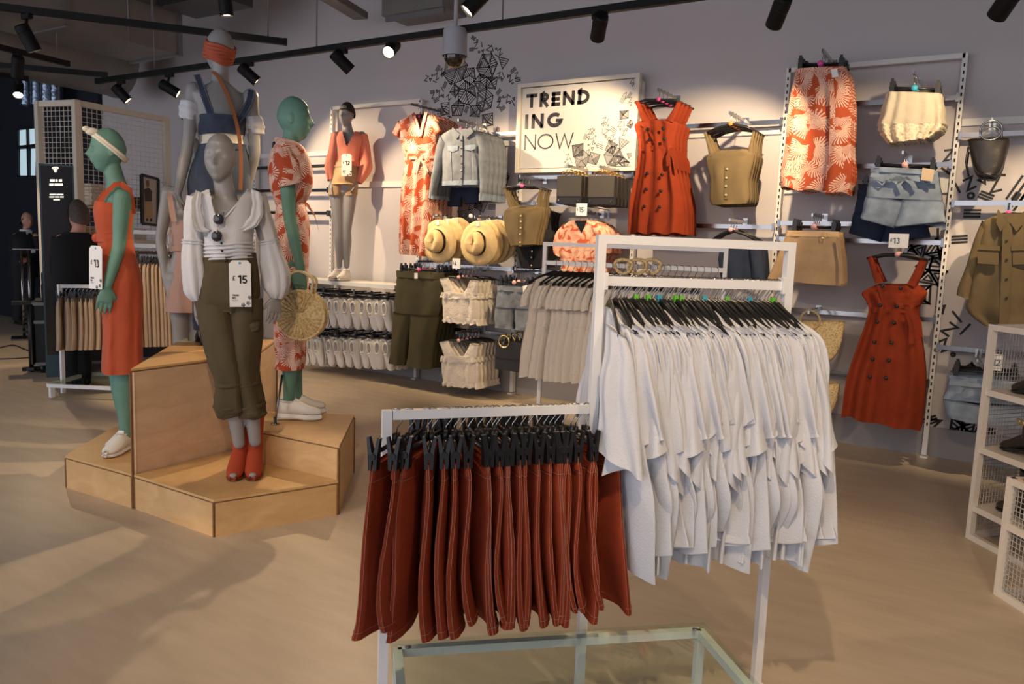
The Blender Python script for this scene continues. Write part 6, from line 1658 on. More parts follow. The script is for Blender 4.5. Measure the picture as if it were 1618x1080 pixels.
g = G(); g.loft([ringo(P(a, b, .04), P.side, P.n, w_, .02, 14) for a, b, w_ in ((316, 172, .035), (325, 178, .018), (331, 181, .005))]); g.obj('sleeve_tail', m_whitecot, mq)
# cross body strap
pts = [P(335, 113, .035), P(345, 122, .07), P(357, 145, .09), (P(368, 175, .115)), P(376, 205, .146), P(380, 235, .155), P(381, 265, .165), P(380, 300, .165)]
PP = [catmull(pts, i/20) for i in range(21)]
g = G(); g.strip(PP, .022, P.n); g.strip([p_+P.n*.005 for p_ in PP], .022, P.n); g.obj('bag_strap', m_tanleather, mq)
# rust head scarf
hc = P(347, 80); ax_ = UP*.93-hf*.36; ax_ /= np.linalg.norm(ax_); b1 = np.cross(ax_, P.side); b1 /= np.linalg.norm(b1); b2 = np.cross(ax_, b1)
g = G()
for k in range(6):
    o_ = ax_*(-.052+.017*k); q = sqrt(max(.1, 1-((-.052+.017*k)/.15)**2))
    ring = [hc+o_+(b1*.104*cos(a)+b2*.084*sin(a))*q+ax_*.006*sin(3*a+k) for a in [j*2*pi/36 for j in range(36)]]
    g.tube(ring, .0125, 8, True)
g.obj('head_scarf', M('rust_scarf', (.42, .09, .045), .8), mq)
for x in (322, 352):
    o = P(x, 550, 0); o[2] = .7405; ankle_boot(mq, mat4(o-fa*.06, fa, s=1.0), m_bleather, False, .12, 'black_boot', .09)
# the toe of a black shoe showing beside the cargo trousers
# ------------------------------------------------------------------ 4: green mannequin in palm print jumpsuit
R = np.array([-3.50, 3.20, .37]); P = Plane(R)
fr = P.side*cos(.10)+P.n*sin(.10)
mq = thing('mannequin', 'green mannequin in palm print jumpsuit facing right on the half height block', 'mannequin', R)
figure(mq, m_green, R, fr, P(457, 240), P(457, 425), P(465, 188), fr, [dict(sh=P(452, 262, .15), el=P(458, 345, .17), wr=P(475, 425, .19), hd=P(472, 465, .20)-P(475, 425, .19), pn=-P.n, curl=.9, th=-1), dict(sh=P(455, 262, -.15), el=P(445, 345, -.17), wr=P(447, 425, -.18), pn=P.n, th=1)],
       [dict(hip=P(457, 415, .08), kn=P(461, 525, .07), an=P(456, 632, .07), ff=fr), dict(hip=P(457, 415, -.08), kn=P(461, 520, -.07), an=P(470, 628, -.06), ff=fr)], 1.02, feet=False, slim=.92)
g = cloth(G(), P, [(440, 218, 470, 226), (430, 232, 482, 236), (424, 258, 492, 262), (425, 290, 495, 290), (431, 312, 489, 310), (437, 326, 480, 324)], ratio=1.42, folds=(5, .002, .005), rows=18, n=48, seed=541, flat=.7, cap=(False, False)); js = g.obj('jumpsuit_top', m_floral3, mq)
g = wrap(G(), [P(447, 240, .12), P(452, 262, .16), P(457, 282, .17), P(460, 292, .17)], [.052, .074, .070, .062], (5, .002, .005), 30, 14, 542); g.obj('sleeve', m_floral3, js)
g = wrap(G(), [P(450, 240, -.12), P(450, 262, -.16), P(448, 290, -.17)], [.052, .074, .062], (5, .002, .005), 30, 14, 543); g.obj('sleeve', m_floral3, js)
g = cloth(G(), P, [(437, 322, 481, 321), (434, 345, 488, 345), (431, 375, 490, 376), (432, 410, 488, 412), (434, 440, 486, 442)], ratio=1.68, folds=(5, .002, .006), rows=16, n=48, seed=544, flat=.7, cap=(True, True)); g.obj('jumpsuit_hips', m_floral3, mq)
for pts, r_ in (([P(457, 420, .08), P(458, 470, .08), P(457, 520, .075), P(456, 560, .07), P(456, 583, .07)], [.10, .098, .086, .074, .072]), ([P(459, 420, -.08), P(461, 470, -.08), P(462, 520, -.07), P(463, 560, -.065), P(464, 582, -.06)], [.10, .098, .086, .074, .070])):
    g = wrap(G(), pts, r_, (5, .003, .007), 34, 24, 545, noise=.002); g.obj('trouser_leg', m_floral3, mq)
g = cloth(G(), P, [(436, 320, 482, 318), (436, 330, 482, 328)], ratio=1.50, folds=(4, .003, .003), rows=3, n=40, seed=546, flat=.7, cap=(False, False)); bt = g.obj('belt', m_floral3, mq)
g = cloth(G(), P, [(478, 318, 488, 330), (488, 322, 497, 342), (497, 338, 504, 366)], .025, (3, .003, .004), 10, 20, seed=547, d=.02, cap=(True, True)); g.obj('belt_bow', m_floral3, bt)
g = cloth(G(), P, [(434, 218, 462, 221), (431, 228, 468, 232)], ratio=.9, folds=(3, .002, .003), rows=4, n=30, seed=548, flat=.92, cap=(False, False)); g.obj('collar', m_floral3, js)
g = G(); g.ell(P(433, 231, .08), (.012, .012, .028), None, 10, 8); g.obj('collar_clip', m_black, js)
for x, d_ in ((438, .075), (446, -.07)):
    o = P(x, 668, d_); o[2] = .3705; trainer(mq, mat4(o, fr*.97+P.n*(.12 if d_ > 0 else 0), s=.93), 'chunky_trainer', True)
b0 = P(435, 668, .20); b0[2] = .3705
g = G(); g.tube([b0+UP*.02, P(446, 592, .10)], .007, 8); rd = g.obj('support_rod', m_chrome, mq)
g = G(); g.lathe([(.0001, 0), (.024, 0), (.024, .008), (.011, .012), (.011, .045), (.0001, .046)], b0, UP, 20); g.obj('rod_socket', m_chrome, rd)
# round straw bag in the hand
bc = P(477, 497, .20); bag = thing('round_straw_bag', 'round woven straw bag hanging from the palm print mannequin\'s hand', 'bag', P(477, 537, .20))
nb = P.n*.94-P.side*.34; nb /= np.linalg.norm(nb); RB = .142
g = G(); g.lathe([(.0001, .045), (RB*.3, .044), (RB*.6, .041), (RB*.86, .036), (RB*.97, .026), (RB, .0), (RB*.97, -.026), (RB*.86, -.036), (.0001, -.045)], bc, nb, 44)
bb = g.obj('bag_body', m_straw, bag, origin=bc)
sdb = np.cross(UP, nb); sdb /= np.linalg.norm(sdb); upb = np.cross(nb, sdb)
g = G()
for k in range(4, 30):
    a = k*2*pi/30
    g.tube([bc+nb*(.0455-.000*r_)+(sdb*cos(a+.02*q)+upb*sin(a+.02*q))*RB*r_+nb*(-.010*r_**3) for q, r_ in enumerate((.16, .4, .65, .9))], [.004, .005, .006, .0065], 5)
g.obj('radial_weave', m_straw, bb)
g = G(); g.tube([bc+nb*.028+(sdb*cos(a)+upb*sin(a))*RB*.97 for a in [k*2*pi/40 for k in range(40)]], .009, 6, True); g.tube([bc-nb*.028+(sdb*cos(a)+upb*sin(a))*RB*.97 for a in [k*2*pi/40 for k in range(40)]], .009, 6, True); g.obj('rim_braid', m_straw, bb)
g = G(); g.ell(bc+nb*.05+upb*RB*.62, (.020, .020, .020), None, 14, 10); g.obj('toggle', m_straw, bb)
for s_ in (.03, -.03):
    top = P(473, 436, .20)
    pts = [bc+nb*s_+upb*RB*.86-sdb*.062, bc+nb*s_+upb*(RB+.06)-sdb*.072, top+nb*s_*.3-sdb*.045+UP*.012, top+nb*s_*.3+UP*.028, top+nb*s_*.3+sdb*.045+UP*.012, bc+nb*s_+upb*(RB+.06)+sdb*.072, bc+nb*s_+upb*RB*.86+sdb*.062]
    g = G(); g.tube([catmull(pts, i/24) for i in range(25)], .008, 8); g.obj('handle', M('cane_handle', (.72, .58, .33), .6), bag)

# ------------------------------------------------------------------ 5: grey mannequin in a pink pinafore, half hidden
R = Dp(296, 500, 5.25); R[2] = .30; P = Plane(R)
fp = P.n*cos(.2)+P.side*sin(.2)
mq = thing('mannequin', 'grey mannequin in dusty pink pinafore half hidden behind the display', 'mannequin', R)
n_ = P(300, 289); n_h = P(303, 245)
figure(mq, m_grey, R, fp, n_, P(300, 445), n_h, fp, [dict(sh=P(266, 303), el=P(254, 378, -.02), wr=P(264, 450, .02), pn=P.side, th=-1), dict(sh=P(334, 303), el=P(342, 378, -.02), wr=P(338, 450, .02), pn=-P.side, th=1)],
       [dict(hip=P(282, 440), kn=P(286, 530), an=P(288, 614), ff=fp), dict(hip=P(318, 440), kn=P(315, 530), an=P(312, 614), ff=fp)], 1.0, voxel=.008, slim=.82)
g = cloth(G(), P, [(272, 348, 328, 348), (271, 365, 330, 365), (274, 392, 327, 392), (268, 430, 332, 430), (262, 465, 338, 465), (260, 491, 340, 491)], ratio=.9, folds=(4, .001, .006), rows=18, n=44, seed=551, flat=.95, cap=(False, False)); g.obj('pinafore', m_pink, mq)
g = cloth(G(), P, [(271, 388, 330, 388), (271, 396, 330, 396)], ratio=.94, folds=(3, 0, 0), rows=2, n=40, seed=551, flat=.95, cap=(False, False)); g.obj('belt', m_pink, mq)
for q in ([(268, 300, .05), (270, 322, .09), (275, 350, .10)], [(332, 300, .05), (330, 322, .09), (325, 350, .10)]):
    PP = [catmull([P(*v) for v in q], i/8) for i in range(9)]
    g = G(); g.strip(PP, .035, P.n); g.strip([p_+P.n*.004 for p_ in PP], .035, P.n); g.obj('strap', m_pink, mq)
for x in (286, 313):
    o = P(x, 630); o[2] = .301; trainer(mq, mat4(o-fp*.05, fp), 'trainer')

# ------------------------------------------------------------------ 6: mannequin on the wall shelf
R = W(541, 441, 6.14); R[2] = zs+.0005; P = Plane(R)
fm = P.n*cos(.35)-P.side*sin(.35)
mq = thing('mannequin', 'grey mannequin in coral blouse and beige shorts on the wall shelf', 'mannequin', R)
figure(mq, m_grey, R, fm, P(550, 207), P(542, 303), P(547, 182, .02), fm*.9-P.side*.2, [dict(sh=P(531, 214), el=P(524, 255), wr=P(524, 290, .05), pn=P.side, th=-1), dict(sh=P(572, 214), el=P(578, 255), wr=P(563, 288, .06), hd=P(556, 304, .08)-P(563, 288, .06), pn=-P.side, th=1)],
       [dict(hip=P(531, 298), kn=P(536, 362, .03), an=P(536, 420), ff=fm), dict(hip=P(553, 298), kn=P(548, 362, .03), an=P(548, 420), ff=fm)], .98, voxel=.008, feet=False, slim=.88)
g = cloth(G(), P, [(536, 208, 568, 209), (530, 218, 574, 219), (531, 236, 571, 237), (531, 252, 568, 252), (526, 264, 570, 264)], ratio=.92, folds=(4, .001, .003), rows=40, n=80, seed=561, flat=.92, cap=(False, False), noise=.0006).cut([(540, 200), (541, 208), (548, 232), (560, 209), (561, 200)], P.n, P(548, 220)); bl_ = g.obj('blouse', m_coral, mq)
for pts, r_ in (([P(532, 212), P(527, 240), P(523, 262), P(522, 285, .04)], [.058, .056, .066, .035]), ([P(572, 213), P(577, 245), P(576, 268, .03), P(566, 288, .06)], [.060, .062, .070, .035])):
    g = wrap(G(), pts, r_, (5, .002, .005), 28, 18, 562); g.obj('sleeve', m_coral, bl_)
g = cloth(G(), P, [(529, 258, 566, 258), (524, 275, 568, 275), (521, 292, 566, 292)], ratio=.95, folds=(5, .002, .004), rows=8, n=40, seed=563, flat=.95, cap=(False, True)); sh_ = g.obj('shorts', m_beige, mq)
for q in ([(521, 290, 543, 291), (518, 308, 541, 310)], [(542, 291, 566, 291), (543, 310, 565, 308)]):
    g = cloth(G(), P, q, ratio=1.35, folds=(4, .003, .006), rows=6, n=30, seed=564, flat=.95, cap=(False, False)); g.obj('leg', m_beige, sh_)
g = cloth(G(), P, [(528, 257, 567, 257), (527, 265, 568, 265)], ratio=1.0, folds=(5, .003, .003), rows=3, n=40, seed=565, flat=.95, cap=(False, False)); g.obj('tie_waist', m_beige, sh_)
tagcard(mq, P, 539.5, 243, 555.5, 278, '12', .165)
hc = P(547, 182, .02); hf = fm*.9-P.side*.2; hf /= np.linalg.norm(hf); sd_ = np.array([hf[1], -hf[0], 0])
g = G()
V = []; n1, m1 = 30, 10
for i in range(m1+1):
    th = pi*.5*i/m1
    for j in range(n1):
        a = 2*pi*j/n1; V.append(hc+UP*.012-hf*.020+(sd_*.080*cos(a)+hf*.100*sin(a))*sin(th)*1.0+(UP*.125-hf*.03)*cos(th)*1.0+UP*(.03*sin(a)*sin(th)))
g.add(V, [(i*n1+j, (i+1)*n1+j, (i+1)*n1+(j+1) % n1, i*n1+(j+1) % n1) for i in range(m1) for j in range(n1)]); g.obj('head_wrap', M('dark_wrap', (.035, .028, .018), .8), mq)
for x, y in ((533, 438), (547, 440)):
    o = P(x, y, .0); o[2] = zs+.001; trainer(mq, mat4(o-fm*.07, fm, s=1.05), 'trainer')

# ================================================================== white trainers hung in pairs under the shelf
proto = thing('white_trainer_pair', 'x', 'trainers', (0, 0, 0))
for s_ in (-1, 1):
    trainer(proto, (np.array([s_*.046, 0, -.03]), np.array([s_*.06, 0, -1.0])*1.12, np.array([1.0, 0, s_*.06])*1.12*(1), np.array([0, -1.0, -.08])*1.12), 'trainer')
g = G(); g.box((0, -.06, .0), (.11, .02, .03)); g.tube([(0, -.05, .01), (0, -.02, .04), (0, .02, .045)], .004, 6); g.obj('shoe_hanger', m_black, proto)
rows_ = [([491, 514, 539, 562, 590, 614], 465, 'upper'), ([484, 507, 536, 564, 591, 613], 527, 'lower')]
first = True; ordn = ['first', 'second', 'third', 'fourth', 'fifth', 'sixth']
for xs, y, nm in rows_:
    for i, px in enumerate(xs):
        for k in range(3):
            q = W(px, y+i*.9, 5.99)+np.array([.004*k, .11*k, -.003*k])
            c = proto if first else copy_tree(proto); first = False
            c.location = q.tolist(); c.rotation_euler = (0, 0, random.uniform(-.12, .12))
            c['label'] = ('front', 'middle', 'rear')[k]+' white trainer pair, '+ordn[i]+' from the left in the '+nm+' row'
            c['group'] = 'white trainers on the wall'
    a, b = W(478, y-7, 5.97), W(626, y-3, 5.97)
    t = thing('shoe_rail', 'dark rail with hooks carrying the '+nm+' row of white trainers', 'rail', (a+b)/2)
    for k in range(3):
        g = G(); g.tube([a+(0, .11*k, 0), np.array([b[0], a[1]+.11*k, a[2]])], .006, 6); g.obj('rail', m_dchrome, t)
    for i, px in enumerate(xs):
        p0 = W(px, y-7, 5.97); g = G(); g.bar((p0[0], 5.95, a[2]+.012), (p0[0], YU, a[2]+.012), .012, .014); g.obj('hook_arm', m_black, t, smooth=False)
        g = G(); g.box((p0[0], 5.945, a[2]+.03), (.026, .008, .05)); g.obj('size_tab', (m_black, m_dchrome)[i % 2], t, smooth=False)
# ================================================================== far left of the shop
g = G(); g.box((-12.9, YW-0.03, 2.0), (4.0, 0.06, 4.0)); struct(g.obj('wall_far', m_dark, smooth=False))
# white mesh screen
ZM = 2.80
M0, M1, M2 = Zp(61, 160, ZM), Zp(120, 158, ZM), Zp(262, 185, ZM)
ms = thing('mesh_screen', 'white square tube frame filled with white wire mesh, left background', 'mesh screen', (M1[0], M1[1], 0))
m_cream_fr = M('cream_frame', (.62, .56, .46), .45)
for a, b in ((M0, M1), (M1, M2)):
    d_ = b-a; L_ = np.linalg.norm(d_); d_ /= L_
    for z in (ZM-.03, 1.32, .06):
        g = G(); g.bar(a*(1, 1, 0)+UP*z, b*(1, 1, 0)+UP*z, .05, .06); g.obj('frame_bar', m_cream_fr, ms, smooth=False)
    g = G(); k = int(L_/.055)
    for i in range(1, k):
        p_ = (a+d_*L_*i/k)*(1, 1, 0); g.box(p_+UP*ZM/2, (.005, .005, ZM-.1))
    k = int(ZM/.055)
    for i in range(1, k):
        g.bar(a*(1, 1, 0)+UP*i*.055, b*(1, 1, 0)+UP*i*.055, .004, .005)
    o = g.obj('wire_mesh', m_cream_fr, ms, smooth=False); o['kind'] = 'stuff'
for p_ in (M0, M1, M2):
    g = G(); g.box(p_*(1, 1, 0)+UP*ZM/2, (.07, .07, ZM)); g.obj('post', m_cream_fr, ms, smooth=False)
# pale stock seen through the mesh
g = G()
qa, qb = M1+(M2-M1)*.05, M1+(M2-M1)*.98
nb = np.cross((M2-M1)/np.linalg.norm(M2-M1), UP); nb = nb if nb @ (CAM-M1) < 0 else -nb
for z, h_ in ((.9, .02), (1.30, .02), (1.70, .02)):
    c = (qa+qb)/2*(1, 1, 0)+nb*.25+UP*z
    g = G(); dd = (qb-qa)/np.linalg.norm(qb-qa); g.box(c, (np.linalg.norm(qb-qa), .3, .02), (dd, nb, UP)); o = g.obj('display_shelf', m_cream_fr, smooth=False); tag(o, {'0.9': 'lowest', '1.3': 'middle', '1.7': 'top'}[str(z)]+' pale shelf behind the white mesh screen', 'shelf')
for i in range(10):
    z = .92+.40*(i % 3); f = (i+.5)/10
    c = (qa+(qb-qa)*f)*(1, 1, 0)+nb*.25+UP*z
    hh = (.14, .2, .26, .17)[i % 4]
    g = G()
    for k in range(int(hh/.034)): g.box(c+UP*(.017+.034*k), (.16+.01*sin(k*3.1+i), .24, .030), (dd, nb, UP))
    o = g.obj('folded_clothes', (m_cream, m_sand, m_ivory, m_khaki, m_pink)[i % 5], smooth=False); tag(o, ('first', 'second', 'third', 'fourth', 'fifth', 'sixth', 'seventh', 'eighth', 'ninth', 'tenth')[i]+' stack of folded clothes from the left behind the mesh screen', 'folded clothes', 'folded clothes behind the mesh')
# framed poster on the mesh
class VPl:
    def __init__(s, a, b, off):
        s.d = (b-a); s.d[2] = 0; s.d /= np.linalg.norm(s.d); s.a = a.copy(); s.n = np.cross(s.d, UP)
        if s.n @ (CAM-a) < 0: s.n = -s.n
        s.a = s.a+s.n*off; s.side = s.d
    def __call__(s, px, py, d=0.0):
        q = ray(px, py); A = s.a+s.n*d; return CAM+q*(((A-CAM) @ s.n)/(q @ s.n))
vp = VPl(M1.copy(), M2.copy(), .06)
fc = [(223.5, 276), (249.5, 283), (249, 356), (225, 353)]
t = thing('framed_poster', 'black framed poster of a standing figure hung on the white mesh', 'poster', vp(237, 355))
g = patch(G(), vp, fc, .012, 0); g.obj('print_paper', M('poster_paper', (.42, .38, .34), .6), t, smooth=False)
g = G(); pts = [vp(x, y, .012) for x, y in fc]
for i in range(4): g.bar(pts[i], pts[(i+1) % 4], .03, .03, vp.n)
g.obj('frame', m_black, t, smooth=False)
g = patch(G(), vp, [(228, 299), (232, 297), (236, 297), (240, 302), (240, 318), (229, 318)], .002, .013); g.obj('printed_shirt', M('poster_dark', (.06, .045, .035), .7), t, smooth=False)
g = patch(G(), vp, [(229, 318), (240, 318), (241, 345), (230, 345)], .002, .013); g.obj('printed_skirt', M('poster_tan', (.42, .28, .15), .7), t, smooth=False)
g = patch(G(), vp, [(231, 285), (235, 284), (236, 293), (233, 297), (231, 293)], .002, .013); g.obj('printed_head', M('poster_brown', (.16, .10, .06), .7), t, smooth=False)
g = patch(G(), vp, [(231, 345), (234, 345), (234, 349), (231, 349)], .002, .013); patch(g, vp, [(237, 345), (240, 345), (240, 350), (237, 350)], .002, .013); g.obj('printed_shoes', m_black, t, smooth=False)
# white shelf edges right of the orange dress
a0_, b0_ = Dp(208, 366, 7.4), Dp(268, 367, 7.5)
t = thing('white_shelf_unit', 'white two board shelf right of the orange dress', 'shelf', (a0_+b0_)/2*(1, 1, 0))
for i, y in enumerate((366, 387)):
    a, b = Dp(208, y, 7.4), Dp(268, y+1, 7.5); b[2] = a[2]
    g = G(); g.bar(a, b, .30, .035); g.obj('shelf_board', m_white, t, smooth=False)
for p_ in (a0_, b0_):
    g = G(); g.box(p_*(1, 1, 0)+UP*.75, (.03, .03, 1.5)); g.obj('post', m_white, t, smooth=False)
# digital totem
Rt = Dp(90, 420, 7.5); P = Plane(Rt)
t = thing('digital_totem', 'dark digital totem screen with white wifi symbol and text', 'screen', (Rt[0], Rt[1], 0))
c0, c1 = P(63, 258), P(118, 255)
wd = (c1-c0) @ P.side; cx = (P(90, 300)*(1, 1, 0)); zt = c0[2]
g = G(); g.box(cx+UP*zt/2, (wd, .06, zt), (P.side, P.n, UP)); g.obj('casing', M('teal_edge', (.02, .07, .09), .2, spec=.8), t, smooth=False)
g = G(); g.box(cx+UP*(zt/2+.1)+P.n*.031, (wd-.03, .004, zt-.24), (P.side, P.n, UP)); g.obj('screen', M('black_screen', (.006, .006, .007), .08, spec=.7), t, smooth=False)
m_txt = M('screen_text', (.9, .85, .7), .5, emit=(1.0, .90, .66), es=1.3)
g = G()
for rr in (3.0, 5.0, 7.2):
    g.strip([P(87.5+rr*sin(a), 271-rr*cos(a), .036) for a in [radians(v) for v in range(-45, 46, 9)]], .008, P.n)
disc(g, P, 87.5, 270.5, .010, .034, .002); g.obj('wifi_symbol', m_txt, t, smooth=False)
g = G()
for y, segs, h_ in ((285, ((79, 86.5), (88, 91), (93, 98)), 3.6), (291.5, ((78, 84.5), (86, 99.5)), 3.6), (307, ((78.5, 88), (89, 100)), 1.9), (311, ((78, 86), (87, 94), (95, 100.5)), 1.9), (315.3, ((84.5, 94.5),), 1.9)):
    for a, b in segs: g.prism([P(a, y-h_/2, .0345), P(b, y-h_/2, .0345), P(b, y+h_/2, .0345), P(a, y+h_/2, .0345)], P.n*.001)
g.obj('screen_lines', m_txt, t, smooth=False)

# ---- beige skirts on a low rail and long beige trousers behind
def make_beige(name, cat, L_, mat, w0=.15, w1=.2, seed=1):
    t = thing(name, 'x', cat, (0, 0, 0))
    g = cloth(G(), LP, [(-w0, -.11, w0, -.11), (-w0*1.08, -.2, w0*1.08, -.2), (-w1, -.1-L_, w1, -.1-L_)], (.016, .03), (4, .003, .014), 14, 30, seed=seed, noise=.001); g.obj('cloth_body', mat, t)
    g = cloth(G(), LP, [(-w0-.004, -.105, w0+.004, -.105), (-w0-.006, -.145, w0+.006, -.145)], .022, (5, .004, .004), 2, 28, seed=seed, noise=.001, cap=(False, False)); g.obj('waistband', mat, t)
    lclip(t, w0*1.02); return t
ra, rb = Dp(94, 449, 6.75), Dp(186, 447, 6.95); rb[2] = ra[2]
t = thing('low_rail', 'low white rail of beige skirts behind the orange dress', 'garment rack', ((ra+rb)/2*(1, 1, 0)))
for p_ in (ra, rb):
    g = G(); g.box(p_*(1, 1, 0)+UP*ra[2]/2, (.03, .03, ra[2])); g.obj('post', m_white, t, smooth=False)
g = G(); g.bar(ra-UP*.015, rb-UP*.015, .028, .03); g.obj('hanging_rail', m_white, t, smooth=False)
er = (rb-ra)/np.linalg.norm(rb-ra); na_ = atan2(-er[0], er[1])
pro = make_beige('beige_rail_skirt', 'skirt', .46, m_sand, seed=61)
for i in range(14):
    c = pro if i == 0 else copy_tree(pro)
    place(c, ra+(rb-ra)*((i+.4)/14.3), na_+random.uniform(-.2, .2)); c['label'] = 'beige skirt, '+nth(i)+' from the left on the low rail behind the orange dress'; c['group'] = 'beige skirts on the low rail'
ra, rb = Dp(216, 396, 7.15), Dp(272, 398, 7.3); rb[2] = ra[2]
t = thing('tall_rail', 'dark rail of long beige trousers right of the orange dress', 'garment rack', ((ra+rb)/2*(1, 1, 0)))
for p_ in (ra, rb):
    g = G(); g.box(p_*(1, 1, 0)+UP*ra[2]/2, (.03, .03, ra[2])); g.obj('post', m_dchrome, t, smooth=False)
g = G(); g.bar(ra-UP*.015, rb-UP*.015, .025, .03); g.obj('hanging_rail', m_dchrome, t, smooth=False)
pro = make_beige('long_beige_trousers', 'trousers', .78, m_sand, .14, .17, seed=63)
for i in range(10):
    c = pro if i == 0 else copy_tree(pro)
    place(c, ra+(rb-ra)*((i+.4)/10.2), na_+random.uniform(-.15, .15)); c['label'] = 'long beige trousers, '+nth(i)+' from the left, right of the orange dress'; c['group'] = 'long beige trousers'
# low glass table in front of the beige rail
zt = .13; a, b, c, d = Zp(76, 604, zt), Zp(230, 611, zt), Zp(250, 588, zt), Zp(138, 586, zt)
t = thing('low_glass_table', 'low white framed glass table on the floor behind the orange dress', 'table', ((a+b+c+d)/4*(1, 1, 0)))
g = G(); g.prism([a-UP*.006, b-UP*.006, c-UP*.006, d-UP*.006], (0, 0, .006)); g.obj('glass_top', m_glass, t, smooth=False)
for p_, q_ in ((a, b), (b, c), (c, d), (d, a)):
    g = G(); g.bar(p_-UP*.025, q_-UP*.025, .03, .03); g.obj('frame_bar', m_white, t, smooth=False)
for p_ in (a, b, c, d):
    q_ = p_*.95+(a+b+c+d)/4*.05
    g = G(); g.box(q_*(1, 1, 0)+UP*(zt-.04)/2, (.035, .035, zt-.04)); g.obj('leg', m_white, t, smooth=False)
# black cases on castors behind the beige rail
m_case = M('black_case', (.012, .012, .013), .5, bump=.1, bscale=80)
for k, (px, py, w_, h_, dpt, lb) in enumerate(((122, 582, .75, .60, 7.7, 'big black flight case behind the beige skirts'), (230, 575, .65, .62, 8.0, 'black flight case below the long beige trousers'))):
    Rc = Zp(px, py); P = Plane(Rc)
    t = thing('flight_case', lb, 'case', Rc)
    g = G(); g.box(Rc+UP*(.10+h_/2), (w_, .5, h_), (P.side, P.n, UP)); g.obj('case_body', m_case, t, smooth=False)
    for sx_ in (-1, 1):
        g = G(); g.bar(Rc+P.side*sx_*w_/2+P.n*.25+UP*.1, Rc+P.side*sx_*w_/2+P.n*.25+UP*(.1+h_), .03, .03); g.obj('corner_strip', m_dchrome, t, smooth=False)
        for sy_ in (-1, 1):
            g = G(); cc = Rc+P.side*sx_*w_*.4+P.n*sy_*.18+UP*.05; g.tube([cc-P.side*.018, cc+P.side*.018], .05, 14); g.obj('castor', m_black, t)
    for z in (.10, .10+h_*.7, .10+h_):
        g = G(); g.bar(Rc-P.side*w_/2+P.n*.255+UP*z, Rc+P.side*w_/2+P.n*.255+UP*z, .012, .03); g.obj('trim_strip', m_pipe, t, smooth=False)
# black mixer boxes stacked on the first case
Rc = Zp(100, 582); P = Plane(Rc)
for k, (y0, y1, x0, x1) in enumerate(((448, 470, 66, 96), (430, 447, 66, 100), (472, 486, 56, 96))):
    a = P(x0, y1, -.1); b = P(x1, y0, -.1)
    g = G(); g.box((a+b)/2, (abs((b-a) @ P.side), .4, abs(b[2]-a[2])-.006), (P.side, P.n, UP))
    o = g.obj('equipment_box', m_case, smooth=False); tag(o, ('middle', 'top', 'lowest')[k]+' black equipment box stacked left of the beige skirts', 'box')
# barrier stand with silver top
Rc = Zp(50, 585); P = Plane(Rc)
t = thing('music_stand', 'black stand with heavy base at the far left floor', 'stand', Rc)
g = G(); g.tube([Rc, P(46, 470)], .022, 10); g.obj('pole', m_black, t)
g = G(); g.bar(P(35, 583), P(78, 579), .06, .03); g.bar(P(48, 583, .2), P(52, 583, -.2), .06, .03); g.obj('base', m_black, t, smooth=False)
g = G(); g.box(P(44, 478), (.28, .2, .03), (P.side, P.n, UP)); g.obj('tray', m_black, t, smooth=False)
for k, y in enumerate((492, 500, 508, 516, 524)):
    g = G(); g.bar(P(36, y), P(44, y), .03, .02); g.obj('knob', m_black, t, smooth=False)
Rc = Zp(50, 535); P = Plane(Rc)
t = thing('glass_lectern', 'glass lectern with thin silver top in front of the guard', 'lectern', Rc)
g = G(); g.bar(P(20, 393), P(84, 394), .30, .015); g.obj('silver_top', m_chrome, t, smooth=False)
for x in (33, 44):
    g = G(); a = P(x, 394); g.tube([a, a*(1, 1, 0)+UP*.0], .018, 8); g.obj('post', m_chrome, t)
g = G(); g.box(Rc+UP*.012, (.45, .35, .024), (P.side, P.n, UP)); g.obj('base', m_dchrome, t, smooth=False)
g = G(); pts = [Zp(x, y, .006) for x, y in ((-10, 552), (20, 545), (40, 552), (62, 558), (90, 556), (110, 562))]; g.tube([catmull(pts, i/30) for i in range(31)], .008, 6); o = g.obj('floor_cable', m_black); tag(o, 'black cable lying on the pale floor at the far left', 'cable')
g = G(); pts = [Zp(x, y, .006) for x, y in ((-10, 567), (25, 566), (55, 564), (75, 566), (82, 576))]; g.tube([catmull(pts, i/30) for i in range(31)], .008, 6); o = g.obj('floor_cable', m_black); tag(o, 'nearer black cable curling on the floor by the black stand', 'cable')

